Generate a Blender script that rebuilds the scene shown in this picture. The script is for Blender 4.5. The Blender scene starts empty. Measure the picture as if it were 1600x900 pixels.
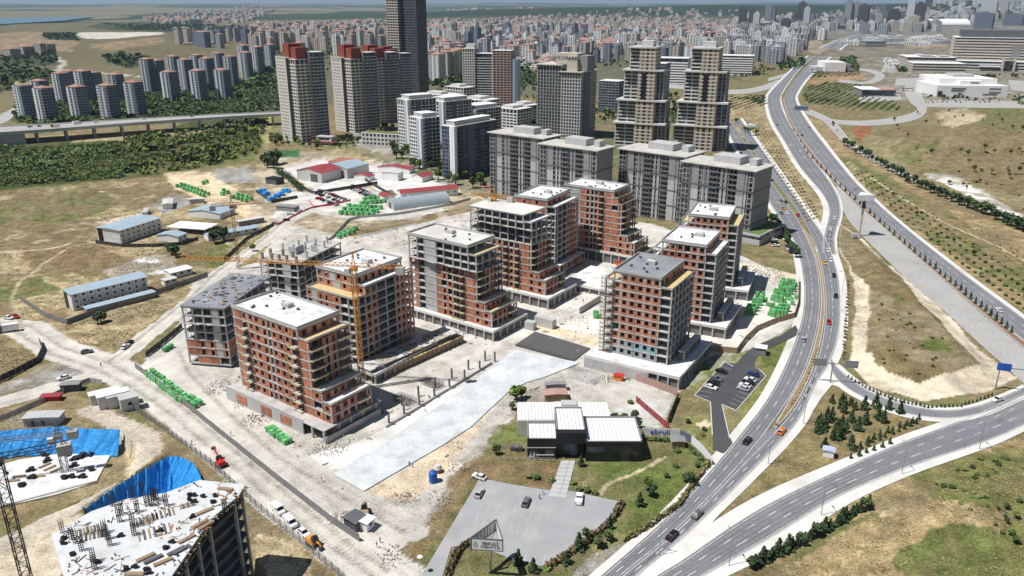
import bpy, bmesh, math, random
import numpy as np
from mathutils import Vector, Matrix
R = math.radians
random.seed(7)
rng = np.random.default_rng(11)
sc = bpy.context.scene
col = sc.collection

# ---------------- camera, sky, sun, exposure ----------------
FPX, CAMH = 1230.0, 128.0            # focal length in photo pixels, height of the drone
PITCH = math.atan(445 / FPX)
cam_d = bpy.data.cameras.new('camera'); cam = bpy.data.objects.new('camera', cam_d); col.objects.link(cam)
cam.location = (0, 0, CAMH); cam.rotation_euler = (R(90) - PITCH, 0, 0)
cam_d.sensor_width = 36; cam_d.lens = 36 * FPX / 1600; cam_d.clip_start = 1; cam_d.clip_end = 80000
sc.camera = cam
SUN_EL, SUN_AZ = 62.0, 251.0         # degrees; azimuth clockwise from +Y: light comes from the left, a little from the camera's side
world = bpy.data.worlds.new('World'); sc.world = world; world.use_nodes = True
wn = world.node_tree; bg = wn.nodes['Background']
sky = wn.nodes.new('ShaderNodeTexSky'); sky.sky_type = 'NISHITA'; sky.sun_disc = False
sky.sun_elevation = R(SUN_EL); sky.sun_rotation = R(SUN_AZ); sky.altitude = 200; sky.dust_density = 0.6
wn.links.new(sky.outputs[0], bg.inputs[0]); bg.inputs[1].default_value = 0.05
sd = bpy.data.lights.new('sun', 'SUN'); sun = bpy.data.objects.new('sun', sd); col.objects.link(sun)
sd.energy = 5.0; sd.angle = R(0.53); sd.color = (1.0, 0.975, 0.94)
sun.location = (-300, 0, 500); sun.rotation_euler = (R(90 - SUN_EL), 0, -R(SUN_AZ) + math.pi)
vs = sc.view_settings; vs.view_transform = 'Standard'; vs.look = 'None'; vs.gamma = 1; vs.exposure = 0.07; vs.use_curve_mapping = False
sc.cycles.max_bounces = 5; sc.cycles.diffuse_bounces = 3; sc.cycles.glossy_bounces = 2; sc.cycles.transmission_bounces = 2
sc.cycles.volume_bounces = 0; sc.cycles.caustics_reflective = False; sc.cycles.caustics_refractive = False

# ---------------- surveying: photo measurement -> point of the place at height z ----------------
_c, _s = math.cos(PITCH), math.sin(PITCH)
def G(px, py, z=0.0):
    dx, dy = (px - 800) / FPX, -(py - 450) / FPX
    t = (z - CAMH) / (-_s + dy * _c)
    return Vector((dx * t, (_c + dy * _s) * t, z))
def PR(x, y, z):
    Z = z - CAMH; d = y * _c - Z * _s
    return (800 + FPX * x / d, 450 - FPX * (y * _s + Z * _c) / d)
def height_of(base, top_y, z0=0):
    b = G(base[0], base[1], z0); z = z0
    while z < 260 and PR(b.x, b.y, z)[1] > top_y: z += 0.2
    return z - z0

# ---------------- mesh helpers ----------------
class MB:
    def __init__(s): s.v = []; s.f = []; s.m = []
    def poly(s, pts, m=0):
        n = len(s.v); s.v += [tuple(p) for p in pts]; s.f.append(tuple(range(n, n + len(pts)))); s.m.append(m)
    def box(s, x0, x1, y0, y1, z0, z1, m=0, rz=0, c=None):
        if x0 > x1: x0, x1 = x1, x0
        if y0 > y1: y0, y1 = y1, y0
        n = len(s.v)
        P = [(x0, y0, z0), (x1, y0, z0), (x1, y1, z0), (x0, y1, z0), (x0, y0, z1), (x1, y0, z1), (x1, y1, z1), (x0, y1, z1)]
        if rz:
            cx, cy = c if c else ((x0 + x1) / 2, (y0 + y1) / 2); ca, sa = math.cos(rz), math.sin(rz)
            P = [(cx + (x - cx) * ca - (y - cy) * sa, cy + (x - cx) * sa + (y - cy) * ca, z) for x, y, z in P]
        s.v += P
        for q in ((0, 3, 2, 1), (4, 5, 6, 7), (0, 1, 5, 4), (1, 2, 6, 5), (2, 3, 7, 6), (3, 0, 4, 7)):
            s.f.append(tuple(n + i for i in q)); s.m.append(m)
        return s
    def prism(s, pts, z0, z1, m=0, mtop=None):
        n = len(s.v); k = len(pts)
        s.v += [(p[0], p[1], z0) for p in pts] + [(p[0], p[1], z1) for p in pts]
        for i in range(k):
            j = (i + 1) % k; s.f.append((n + i, n + j, n + k + j, n + k + i)); s.m.append(m)
        s.f.append(tuple(n + k + i for i in range(k))); s.m.append(m if mtop is None else mtop)
        s.f.append(tuple(n + i for i in reversed(range(k)))); s.m.append(m)
        return s
    def bar(s, a, b, w, m=0, h=None):
        a, b = Vector(a), Vector(b); d = b - a
        if d.length < 1e-6: return s
        d.normalize(); up = Vector((0, 0, 1)) if abs(d.z) < .95 else Vector((1, 0, 0))
        e = d.cross(up).normalized() * w / 2; f = e.cross(d).normalized() * (h or w) / 2
        n = len(s.v)
        for p in (a, b): s.v += [tuple(p - e - f), tuple(p + e - f), tuple(p + e + f), tuple(p - e + f)]
        for q in ((0, 1, 2, 3), (7, 6, 5, 4), (0, 4, 5, 1), (1, 5, 6, 2), (2, 6, 7, 3), (3, 7, 4, 0)):
            s.f.append(tuple(n + i for i in q)); s.m.append(m)
        return s
    def cyl(s, x, y, z0, z1, r0, r1=None, k=10, m=0):
        r1 = r0 if r1 is None else r1; n = len(s.v)
        for z, r in ((z0, r0), (z1, r1)):
            s.v += [(x + r * math.cos(2 * math.pi * i / k), y + r * math.sin(2 * math.pi * i / k), z) for i in range(k)]
        for i in range(k):
            j = (i + 1) % k; s.f.append((n + i, n + j, n + k + j, n + k + i)); s.m.append(m)
        s.f.append(tuple(n + k + i for i in range(k))); s.m.append(m)
        s.f.append(tuple(n + i for i in reversed(range(k)))); s.m.append(m)
        return s
    def mesh(s, name, mats):
        me = bpy.data.meshes.new(name); me.from_pydata(s.v, [], s.f)
        for x in (mats if isinstance(mats, (list, tuple)) else [mats]): me.materials.append(x)
        if any(s.m): me.polygons.foreach_set('material_index', s.m)
        me.update(); return me
    def build(s, name, mats, parent=None, loc=None): return link(name, s.mesh(name, mats), parent, loc)

def link(name, me, parent=None, loc=None, rz=0):
    o = bpy.data.objects.new(name, me); col.objects.link(o)
    if parent is not None: o.parent = parent
    if loc is not None: o.location = loc
    if rz: o.rotation_euler.z = rz
    return o
def tag(o, label, cat, group=None):
    o['label'] = label; o['category'] = cat
    if group: o['group'] = group
    return o
def thing(name, label, cat, loc=(0, 0, 0), rz=0, group=None):
    o = link(name, None, None, loc, rz); return tag(o, label, cat, group)
def structure(name, mb, mats):
    o = mb.build(name, mats) if isinstance(mb, MB) else link(name, mb); o['kind'] = 'structure'; return o
def copy_tree(root, loc=None, rz=None, label=None, cat=None, group=None):
    c = root.copy(); col.objects.link(c)
    if loc is not None: c.location = loc
    if rz is not None: c.rotation_euler = (0, 0, rz)
    if label: c['label'] = label
    if cat: c['category'] = cat
    if group: c['group'] = group
    for ch in root.children:
        d = ch.copy(); col.objects.link(d); d.parent = c
        for g in ch.children:
            e = g.copy(); col.objects.link(e); e.parent = d
    return c
ORD = ['first', 'second', 'third', 'fourth', 'fifth', 'sixth', 'seventh', 'eighth', 'ninth', 'tenth', 'eleventh', 'twelfth', 'thirteenth', 'fourteenth', 'fifteenth', 'sixteenth', 'seventeenth', 'eighteenth', 'nineteenth', 'twentieth']
for _t in ('twenty', 'thirty', 'forty', 'fifty', 'sixty', 'seventy', 'eighty', 'ninety'):
    if _t != 'twenty': ORD.append(_t[:-1] + 'ieth')
    ORD += [_t + '-' + w for w in ORD[:9]]
def bundle(name, mb_or_me, label): return 0

# ---------------- materials ----------------
def mat(name, c, rough=.85, var=.18, scale=.35, fine=3.0, spec=.25, metal=0.0, bump=0.0, stretch=None, dirt=None, rnd=0):
    m = bpy.data.materials.new(name); m.use_nodes = True; nt = m.node_tree; N = nt.nodes; L = nt.links
    b = N['Principled BSDF']; b.inputs['Roughness'].default_value = rough; b.inputs['Metallic'].default_value = metal
    b.inputs['Specular IOR Level'].default_value = spec
    geo = N.new('ShaderNodeNewGeometry'); src = geo.outputs['Position']
    if stretch:
        mp = N.new('ShaderNodeVectorMath'); mp.operation = 'MULTIPLY'; mp.inputs[1].default_value = stretch
        L.new(src, mp.inputs[0]); src = mp.outputs[0]
    n1 = N.new('ShaderNodeTexNoise'); n1.inputs['Scale'].default_value = scale; n1.inputs['Detail'].default_value = 4; L.new(src, n1.inputs['Vector'])
    n2 = N.new('ShaderNodeTexNoise'); n2.inputs['Scale'].default_value = fine; n2.inputs['Detail'].default_value = 3; L.new(src, n2.inputs['Vector'])
    ad = N.new('ShaderNodeMath'); ad.operation = 'ADD'; L.new(n1.outputs['Fac'], ad.inputs[0]); L.new(n2.outputs['Fac'], ad.inputs[1])
    mr = N.new('ShaderNodeMapRange'); mr.inputs['From Min'].default_value = .65; mr.inputs['From Max'].default_value = 1.35
    mr.inputs['To Min'].default_value = 1 - var; mr.inputs['To Max'].default_value = 1 + var; L.new(ad.outputs[0], mr.inputs['Value'])
    vm = N.new('ShaderNodeVectorMath'); vm.operation = 'SCALE'; vm.inputs[0].default_value = c[:3]; L.new(mr.outputs[0], vm.inputs['Scale'])
    out = vm.outputs[0]
    if dirt:
        n3 = N.new('ShaderNodeTexNoise'); n3.inputs['Scale'].default_value = dirt[1]; n3.inputs['Detail'].default_value = 6; L.new(src, n3.inputs['Vector'])
        m3 = N.new('ShaderNodeMapRange'); m3.inputs['From Min'].default_value = .5; m3.inputs['From Max'].default_value = .68; m3.inputs['To Max'].default_value = dirt[2]; L.new(n3.outputs['Fac'], m3.inputs['Value'])
        mx = N.new('ShaderNodeMix'); mx.data_type = 'RGBA'; L.new(m3.outputs[0], mx.inputs['Factor']); L.new(out, mx.inputs[6]); mx.inputs[7].default_value = (*dirt[0], 1); out = mx.outputs[2]
    if rnd:
        oi = N.new('ShaderNodeObjectInfo'); rr = N.new('ShaderNodeMapRange'); rr.inputs['To Min'].default_value = 1 - rnd; rr.inputs['To Max'].default_value = 1 + rnd; L.new(oi.outputs['Random'], rr.inputs['Value'])
        v2 = N.new('ShaderNodeVectorMath'); v2.operation = 'SCALE'; L.new(out, v2.inputs[0]); L.new(rr.outputs[0], v2.inputs['Scale']); out = v2.outputs[0]
    L.new(out, b.inputs['Base Color'])
    if bump:
        bp = N.new('ShaderNodeBump'); bp.inputs['Strength'].default_value = bump; bp.inputs['Distance'].default_value = .3; L.new(n2.outputs['Fac'], bp.inputs['Height']); L.new(bp.outputs[0], b.inputs['Normal'])
    return m
M = {}
def defm(k, *a, **kw): M[k] = mat(k, *a, **kw)
defm('asphalt', (.195, .20, .215), .9, .2, .05, .9, dirt=((.25, .25, .25), .04, .7))
defm('asphalt_dark', (.075, .076, .08), .9, .2, .1, 1.5)
defm('asphalt_old', (.37, .365, .35), .9, .16, .06, .7, dirt=((.42, .40, .36), .05, .7))
defm('paint', (.55, .55, .54), .7, .3, .4, 3, dirt=((.24, .24, .24), .5, .9))
defm('concrete_pale', (.66, .645, .61), .9, .14, .08, 1.2, dirt=((.45, .42, .37), .05, .6))
defm('kerb', (.58, .56, .52), .9, .15, .3, 3)
defm('concrete', (.47, .455, .43), .9, .2, .22, 1.6, dirt=((.27, .26, .25), .16, .7))
defm('concrete_wall', (.44, .44, .435), .9, .16, .15, 2.2, dirt=((.30, .30, .30), .12, .6), stretch=(1, 1, .35))
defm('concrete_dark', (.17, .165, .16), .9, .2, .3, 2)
defm('roof_white', (.72, .715, .70), .85, .12, .12, 1.0, dirt=((.46, .44, .41), .25, .75))
defm('roof_grey', (.25, .26, .28), .8, .2, .15, 1.0, dirt=((.16, .18, .24), .12, .7))
defm('brick', (.42, .16, .09), .9, .2, .5, 4.0, dirt=((.50, .30, .22), .5, .7), rnd=.2)
defm('brick_pale', (.42, .26, .22), .9, .15, .5, 4.0)
defm('panel_teal', (.20, .38, .42), .8, .1)
defm('panel_grey', (.30, .33, .35), .8, .1)
defm('formwork', (.58, .46, .22), .8, .2, .6, 3)
defm('timber', (.34, .25, .16), .85, .25, .6, 4)
defm('steel_dark', (.06, .06, .065), .6, .2)
defm('steel_grey', (.30, .31, .32), .5, .15, metal=.3)
defm('rust', (.30, .13, .06), .8, .3, .5, 2)
defm('crane_orange', (.58, .27, .06), .6, .25, .5, 2)
defm('glass', (.025, .032, .042), .18, .3, .25, .6, spec=.5)
defm('glass_blue', (.035, .05, .085), .18, .25, .25, .6, spec=.5)
defm('asphalt_worn', (.16, .163, .172), .9, .22, .08, .9, dirt=((.20, .20, .205), .06, .8))
defm('showwall', (.022, .023, .026), .35, .2, .2, 2)
defm('cabin', (.72, .72, .71), .7, .1, .3, 2, rnd=.08)
defm('white', (.78, .78, .77), .7, .07, .2, 2)
defm('offwhite', (.56, .55, .53), .8, .1, .2, 2)
defm('cream', (.53, .48, .41), .85, .1, .2, 2)
defm('beige', (.36, .29, .20), .85, .1, .2, 2)
defm('greyface', (.25, .25, .25), .8, .1, .2, 2)
defm('lightgrey', (.46, .46, .46), .8, .1, .2, 2)
defm('darkgrey', (.11, .115, .125), .7, .15, .2, 2)
defm('bluegrey', (.125, .155, .20), .7, .12, .2, 2)
defm('palebluewall', (.40, .47, .58), .8, .1, .2, 2)
defm('redroof', (.30, .055, .06), .7, .18, .3, 2)
defm('redbox', (.26, .065, .05), .8, .12, .3, 2)
defm('tileroof', (.36, .15, .11), .85, .2, .3, 2)
defm('bluesheet', (.40, .50, .57), .5, .1, .2, 2, metal=.2)
defm('silver', (.48, .55, .58), .45, .1, .3, 2, metal=.4)
defm('green_wrap', (.125, .41, .15), .6, .3, .8, 4, rnd=.25)
defm('tarp', (.035, .30, .72), .42, .22, .35, 1.5, spec=.4, bump=.6)
defm('fence_grey', (.20, .20, .20), .8, .2, .3, 2)
defm('fence_dark', (.05, .05, .05), .8, .2)
defm('rubble', (.42, .37, .31), .95, .3, .8, 4)
defm('red', (.50, .03, .03), .5, .1)
defm('blue', (.02, .10, .45), .5, .15)
defm('orange', (.75, .20, .02), .45, .1)
defm('yellow', (.75, .48, .03), .45, .1)
defm('black', (.018, .018, .02), .4, .1)
defm('tyre', (.02, .02, .02), .9, .1)
defm('lamp', (.35, .35, .34), .3, .05)
defm('car_glass', (.012, .014, .017), .06, .2, .5, 2, spec=.5)
defm('taillamp', (.4, .02, .02), .3, .05)
defm('bark', (.10, .07, .045), .95, .25, 2, 8)
for k, c in (('leaf_dark', (.042, .070, .024)), ('leaf', (.075, .115, .03)), ('leaf_olive', (.13, .14, .045)), ('leaf_bright', (.16, .23, .04)), ('leaf_brown', (.17, .125, .06)), ('pine', (.036, .060, .026))):
    defm(k, tuple(x * 1.35 for x in c), .8, .35, .5, 2.2, rnd=.22)
CARP = {}
for k, c in (('white', (.8, .8, .8)), ('silver', (.42, .43, .45)), ('grey', (.13, .135, .145)), ('black', (.012, .012, .014)), ('red', (.45, .012, .012)), ('yellow', (.75, .42, .02)), ('orange', (.72, .17, .015)), ('blue', (.02, .05, .16))):
    CARP[k] = mat('carpaint_' + k, c, .3, .04, .5, 2, spec=.5)

def pane_variation(m, cell=3.1, lo=.35, hi=3.2):
    # rooms behind the glass differ: blinds, curtains
    nt = m.node_tree; N = nt.nodes; L = nt.links; b = N['Principled BSDF']; src = b.inputs['Base Color'].links[0].from_socket
    g = N.new('ShaderNodeNewGeometry'); d = N.new('ShaderNodeVectorMath'); d.operation = 'DIVIDE'; d.inputs[1].default_value = (cell * .8, cell * .8, cell); L.new(g.outputs['Position'], d.inputs[0])
    f = N.new('ShaderNodeVectorMath'); f.operation = 'FLOOR'; L.new(d.outputs[0], f.inputs[0]); w = N.new('ShaderNodeTexWhiteNoise'); w.noise_dimensions = '3D'; L.new(f.outputs[0], w.inputs['Vector'])
    p = N.new('ShaderNodeMath'); p.operation = 'POWER'; p.inputs[1].default_value = 3.0; L.new(w.outputs['Value'], p.inputs[0]); r = N.new('ShaderNodeMapRange'); r.inputs['To Min'].default_value = lo; r.inputs['To Max'].default_value = hi; L.new(p.outputs[0], r.inputs['Value'])
    v = N.new('ShaderNodeVectorMath'); v.operation = 'SCALE'; L.new(src, v.inputs[0]); L.new(r.outputs[0], v.inputs['Scale']); L.new(v.outputs[0], b.inputs['Base Color'])
pane_variation(M['glass']); pane_variation(M['glass_blue'])
# ---------------- ground ----------------
def vnoise(x, y, seed=0):
    xi = np.floor(x).astype(np.int64); yi = np.floor(y).astype(np.int64); fx = x - xi; fy = y - yi
    def h(a, b):
        n = (a * 374761393 + b * 668265263 + seed * 1442695041) & 0xffffffff
        n = ((n ^ (n >> 13)) * 1274126177) & 0xffffffff
        return ((n ^ (n >> 16)) & 0xffff) / 65535.0
    u = fx * fx * (3 - 2 * fx); v = fy * fy * (3 - 2 * fy)
    return (h(xi, yi) * (1 - u) + h(xi + 1, yi) * u) * (1 - v) + (h(xi, yi + 1) * (1 - u) + h(xi + 1, yi + 1) * u) * v
def fbm(x, y, s, o=4, seed=0):
    t = 0; a = .5
    for i in range(o): t = t + a * vnoise(x * s, y * s, seed + i * 17); s *= 2.03; a *= .5
    return t / (1 - .5 ** o)
def inside(x, y, pts):
    r = np.zeros(x.shape, bool); n = len(pts)
    for i in range(n):
        (x0, y0), (x1, y1) = pts[i], pts[(i + 1) % n]
        if y0 == y1: continue
        c = ((y0 > y) != (y1 > y)) & (x < (x1 - x0) * (y - y0) / (y1 - y0) + x0); r ^= c
    return r
def seg_dist(x, y, pts):
    d = np.full(x.shape, 1e9)
    for (x0, y0), (x1, y1) in zip(pts[:-1], pts[1:]):
        dx, dy = x1 - x0, y1 - y0; t = np.clip(((x - x0) * dx + (y - y0) * dy) / (dx * dx + dy * dy), 0, 1)
        d = np.minimum(d, np.hypot(x - x0 - t * dx, y - y0 - t * dy))
    return d
def gp(s): return [tuple(G(a, b).xy) for a, b in s]
DRY = (.27, .22, .125); STRAW = (.36, .29, .17); GRN = (.115, .145, .04); DGRN = (.05, .07, .025); DIRT = (.48, .39, .27); PALE = (.55, .525, .475)
ROADD = (.58, .55, .495); WHT = (.72, .70, .66); SLAB = (.66, .69, .70); GRAV = (.34, .33, .31); PEACH = (.66, .53, .36); ROCK = (.64, .56, .43); BRN = (.21, .15, .08); OLIVE = (.15, .155, .06)
# (colour, edge wander in m, noise-broken strength, outline measured on the photograph)
ZONES = [
 # far country
 ((.185, .175, .095), 60, .5, [(-400, 40), (640, 30), (640, 150), (300, 190), (-400, 190)]),
 ((.40, .30, .19), 30, .3, [(-60, 56), (60, 48), (125, 62), (110, 78), (-60, 92)]),
 ((.40, .29, .17), 30, .3, [(140, 70), (250, 58), (260, 66), (160, 78)]),
 ((.75, .70, .60), 12, 0, [(118, 55), (130, 50), (250, 50), (255, 55), (165, 61), (135, 60)]),
 ((.7, .66, .58), 10, 0, [(275, 47), (400, 45), (420, 50), (300, 52)]),
 ((.05, .075, .035), 40, .3, [(160, 36), (330, 38), (400, 50), (250, 50), (200, 48), (140, 44)]),
 ((.05, .07, .03), 20, .2, [(62, 52), (118, 55), (125, 63), (75, 62)]),
 ((.05, .07, .03), 10, .2, [(160, 88), (232, 88), (235, 98), (200, 107), (175, 100)]),
 ((.06, .08, .035), 10, .3, [(-60, 92), (85, 80), (90, 102), (-60, 104)]),
 ((.05, .07, .03), 10, .3, [(-60, 106), (70, 105), (90, 130), (40, 135), (-60, 160)]),
 ((.055, .075, .03), 8, .2, [(20, 165), (120, 150), (300, 130), (420, 125), (440, 178), (60, 196), (20, 190)]),
 ((.13, .14, .09), 30, .3, [(380, 60), (1150, 60), (1150, 130), (850, 150), (380, 170)]),
 ((.33, .27, .20), 40, .5, [(540, 15), (760, 25), (700, 50), (400, 45), (380, 30)]),
 ((.24, .22, .17), 30, .3, [(650, 22), (1180, 22), (1180, 60), (900, 60)]),
 ((.27, .265, .24), 30, .3, [(1140, 30), (1700, 30), (1700, 60), (1150, 60)]),
 ((.45, .38, .29), 8, .3, [(1230, 66), (1270, 60), (1300, 72), (1280, 85), (1235, 78)]),
 ((.30, .28, .23), 10, .5, [(1300, 62), (1700, 62), (1700, 175), (1440, 170), (1380, 150), (1310, 160), (1270, 110)]),
 ((.46, .37, .26), 8, .3, [(1400, 62), (1480, 60), (1480, 74), (1420, 74)]),
 # near country, left
 (STRAW, 6, .95, [(-300, 300), (60, 296), (260, 270), (420, 255), (440, 330), (330, 440), (200, 520), (-300, 560)]),
 (OLIVE, 6, .7, [(-60, 325), (130, 290), (200, 315), (110, 350), (-60, 365)]),
 (OLIVE, 5, .6, [(-80, 455), (60, 430), (110, 450), (20, 470), (-80, 490)]),
 (BRN, 5, .6, [(40, 380), (150, 380), (220, 415), (150, 430), (40, 420)]),
 (GRN, 4, .55, [(260, 390), (330, 375), (370, 390), (375, 420), (280, 415)]),
 ((.055, .075, .022), 4, .2, [(-300, 230), (0, 222), (200, 218), (300, 190), (410, 180), (430, 205), (400, 240), (300, 268), (200, 280), (0, 296), (-300, 310)]),
 ((.15, .16, .06), 5, .55, [(190, 248), (400, 215), (400, 250), (290, 270), (200, 275)]),
 ((.40, .33, .2), 3, .3, [(-300, 226), (-40, 216), (60, 214), (200, 206), (300, 200), (400, 190), (420, 200), (300, 212), (180, 220), (60, 222), (-300, 236)]),
 ((.34, .31, .14), 4, .5, [(395, 195), (425, 180), (430, 215), (415, 235)]),
 (ROCK, 3, .45, [(125, 348), (200, 338), (240, 330), (240, 340), (160, 358)]),
 (GRAV, 3, .3, [(235, 320), (270, 300), (305, 315), (260, 335)]),
 (WHT, 3, .5, [(165, 420), (250, 395), (275, 400), (270, 425), (180, 440)]),
 (PEACH, 3, .2, [(255, 270), (330, 268), (420, 330), (440, 350), (400, 345), (330, 320), (275, 295)]),
 (GRAV, 2, .2, [(325, 268), (390, 258), (400, 285), (350, 285)]),
 (STRAW, 2, .3, [(60, 515), (150, 490), (255, 470), (300, 440), (320, 450), (270, 480), (170, 555), (120, 545)]),
 ((.30, .25, .15), 2, .5, [(90, 500), (200, 480), (280, 455), (285, 462), (190, 510)]),
 (DRY, 2, .5, [(-200, 520), (60, 530), (68, 560), (-200, 620)]),
 (GRAV, 3, .4, [(70, 570), (130, 565), (140, 590), (20, 612), (-40, 620)]),
 (DRY, 2, .4, [(-200, 650), (95, 612), (140, 625), (180, 670), (200, 700), (150, 750), (-200, 760)]),
 ((.60, .49, .31), 2, .3, [(395, 835), (470, 845), (500, 905), (400, 905)]),
 ((.52, .45, .34), 2, .3, [(-40, 870), (60, 830), (130, 800), (150, 790), (140, 830), (90, 905), (-40, 905)]),
 ((.50, .42, .29), 2, .3, [(188, 668), (225, 690), (232, 705), (205, 735), (190, 705)]),
 # around the yards in the middle distance
 ((.50, .43, .32), 3, .35, [(400, 262), (470, 235), (720, 240), (770, 300), (740, 330), (560, 360), (420, 370), (395, 330)]),
 ((.62, .60, .56), 1.5, .15, [(455, 300), (560, 290), (590, 300), (640, 310), (690, 315), (700, 340), (560, 345), (470, 330), (440, 345), (425, 340), (440, 320)]),
 ((.60, .58, .55), 1, .1, [(440, 265), (520, 240), (590, 270), (590, 285), (500, 300)]),
 ((.62, .61, .58), 1, .1, [(550, 265), (610, 250), (700, 275), (720, 300), (600, 305)]),
 ((.4, .34, .18), 3, .4, [(490, 245), (540, 228), (600, 235), (575, 252), (520, 252)]),
 (GRN, 1, .1, [(592, 300), (613, 296), (622, 305), (600, 309)]),
 (BRN, 1.5, .45, [(500, 368), (560, 355), (700, 328), (735, 318), (740, 330), (620, 352), (510, 385)]),
 (PEACH, 2, .3, [(500, 375), (560, 368), (740, 330), (745, 350), (640, 372), (560, 400), (500, 410)]),
 (GRAV, .6, 0, [(560, 367), (640, 350), (700, 342), (702, 346), (640, 356), (562, 372)]),
 ((.30, .27, .14), 2, .4, [(350, 390), (415, 350), (440, 360), (430, 390), (370, 420)]),
 # housing estate ground
 ((.13, .14, .075), 3, .5, [(420, 215), (600, 200), (850, 180), (1130, 180), (1190, 300), (1000, 340), (760, 310), (640, 270), (520, 225)]),
 ((.42, .40, .37), 2, .3, [(540, 205), (620, 215), (615, 240), (560, 232)]),
 ((.05, .16, .06), .5, 0, [(412, 236), (464, 232), (468, 244), (418, 250)]),
 ((.30, .16, .12), .8, 0, [(745, 290), (775, 283), (790, 292), (760, 300)]),
 # the building site
 (PALE, 2, .1, [(215, 575), (290, 500), (300, 440), (400, 410), (445, 350), (560, 372), (735, 330), (800, 320), (1020, 350), (1160, 400), (1245, 440), (1250, 500), (1160, 560), (1060, 612), (1030, 668), (980, 672), (870, 610), (830, 605), (790, 650), (720, 720), (640, 850), (600, 880), (560, 845)]),
 ((.66, .63, .57), 2, .12, [(1060, 470), (1180, 420), (1240, 450), (1240, 490), (1150, 545), (1060, 560)]),
 (ROCK, 2, .2, [(1150, 410), (1190, 415), (1245, 430), (1240, 450), (1190, 432)]),
 ((.72, .69, .63), 1.5, .2, [(870, 505), (940, 490), (950, 530), (900, 535)]),
 (PEACH, 1.5, .3, [(832, 512), (845, 502), (935, 528), (930, 542)]),
 ((.73, .71, .68), 2, .08, [(480, 710), (560, 690), (640, 650), (700, 600), (720, 610), (610, 700), (560, 730), (520, 730)]),
 (PEACH, .8, .15, [(800, 608), (740, 666), (640, 730), (562, 774), (600, 785), (640, 785), (690, 745), (770, 640)]),
 (GRAV, 2, .35, [(590, 780), (650, 775), (660, 790), (620, 800)]),
 ((.5, .47, .42), 2, .3, [(770, 640), (800, 612), (870, 600), (930, 615), (900, 640), (820, 632), (780, 680), (640, 850), (620, 840), (690, 745)]),
 (GRAV, 2, .3, [(880, 560), (940, 585), (930, 600), (890, 590)]),
 ((.60, .60, .58), 1.5, .3, [(960, 640), (1000, 630), (1055, 620), (1035, 668), (985, 665)]),
 (STRAW, 2, .5, [(900, 640), (985, 655), (1040, 690), (1000, 690), (930, 665)]),
 # showroom garden
 ((.15, .17, .055), 2, .4, [(770, 665), (820, 660), (1010, 670), (1100, 690), (1112, 720), (1050, 790), (960, 870), (880, 920), (700, 920), (770, 800), (720, 790)]),
 (GRN, 2, .35, [(900, 735), (1020, 700), (1095, 700), (1105, 720), (1030, 800), (985, 840), (975, 790), (900, 765)]),
 (BRN, 2, .4, [(700, 745), (780, 715), (880, 725), (860, 770), (760, 750)]),
 ((.28, .2, .13), 1.5, .4, [(895, 745), (925, 740), (925, 765), (900, 768)]),
 (BRN, 2, .45, [(705, 745), (760, 700), (775, 745), (740, 770), (660, 900), (625, 900), (650, 850)]),
 (OLIVE, 1, .4, [(640, 900), (735, 755), (745, 760), (668, 900)]),
 (GRAV, 2, .3, [(920, 870), (980, 845), (1010, 850), (960, 890), (880, 910)]),
 (OLIVE, .5, .3, [(690, 900), (720, 850), (745, 845), (820, 880), (880, 905), (880, 940), (690, 940)]),
 # lawns by the avenue
 ((.20, .205, .075), 1.5, .4, [(1060, 620), (1100, 560), (1180, 545), (1245, 500), (1240, 560), (1190, 640), (1165, 680), (1130, 720), (1105, 700), (1050, 672)]),
 (GRN, 1.5, .35, [(1190, 545), (1235, 530), (1225, 570), (1185, 575)]),
 (GRN, 1.5, .4, [(1100, 555), (1140, 550), (1120, 575), (1095, 580)]),
 ((.62, .52, .38), .6, 0, [(1085, 662), (1100, 655), (1112, 662), (1100, 672)]),
 ((.55, .47, .35), 1, .3, [(1240, 520), (1250, 520), (1215, 620), (1170, 690), (1140, 715), (1165, 665), (1205, 600)]),
 # right: verges, interchange and fields
 (STRAW, 3, .5, [(1140, 150), (1210, 150), (1240, 240), (1295, 330), (1275, 360), (1230, 300), (1180, 230), (1135, 190)]),
 ((.33, .25, .14), 3, .5, [(1250, 180), (1290, 190), (1330, 235), (1480, 320), (1700, 400), (1700, 540), (1500, 430), (1380, 320), (1290, 240)]),
 ((.34, .24, .13), 3, .4, [(1380, 290), (1480, 340), (1620, 390), (1620, 420), (1500, 380), (1400, 330)]),
 (OLIVE, 3, .5, [(1300, 240), (1340, 250), (1480, 330), (1620, 420), (1700, 500), (1560, 440), (1460, 380), (1380, 310)]),
 ((.24, .21, .115), 5, .6, [(1330, 215), (1350, 190), (1460, 170), (1800, 170), (1800, 420), (1600, 345), (1480, 300), (1400, 265)]),
 ((.19, .145, .075), 6, .6, [(1360, 205), (1480, 190), (1700, 220), (1700, 330), (1560, 300), (1460, 260)]),
 (OLIVE, 6, .6, [(1380, 240), (1450, 235), (1480, 280), (1430, 275)]),
 (OLIVE, 6, .5, [(1490, 165), (1600, 165), (1700, 230), (1560, 225)]),
 ((.28, .11, .05), 4, .3, [(1330, 200), (1355, 190), (1365, 205), (1345, 220)]),
 ((.50, .42, .28), 4, .3, [(1460, 175), (1510, 168), (1540, 182), (1500, 205), (1475, 195)]),
 (WHT, 3, .4, [(1440, 270), (1490, 275), (1570, 320), (1600, 335), (1600, 340), (1530, 315)]),
 ((.40, .27, .15), 4, .4, [(1262, 112), (1300, 105), (1350, 112), (1348, 122), (1270, 135)]),
 ((.13, .14, .06), 4, .4, [(1255, 135), (1350, 125), (1400, 150), (1395, 175), (1255, 160)]),
 ((.15, .17, .075), 4, .4, [(1310, 100), (1335, 90), (1345, 110), (1320, 112)]),
 # traffic island
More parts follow.
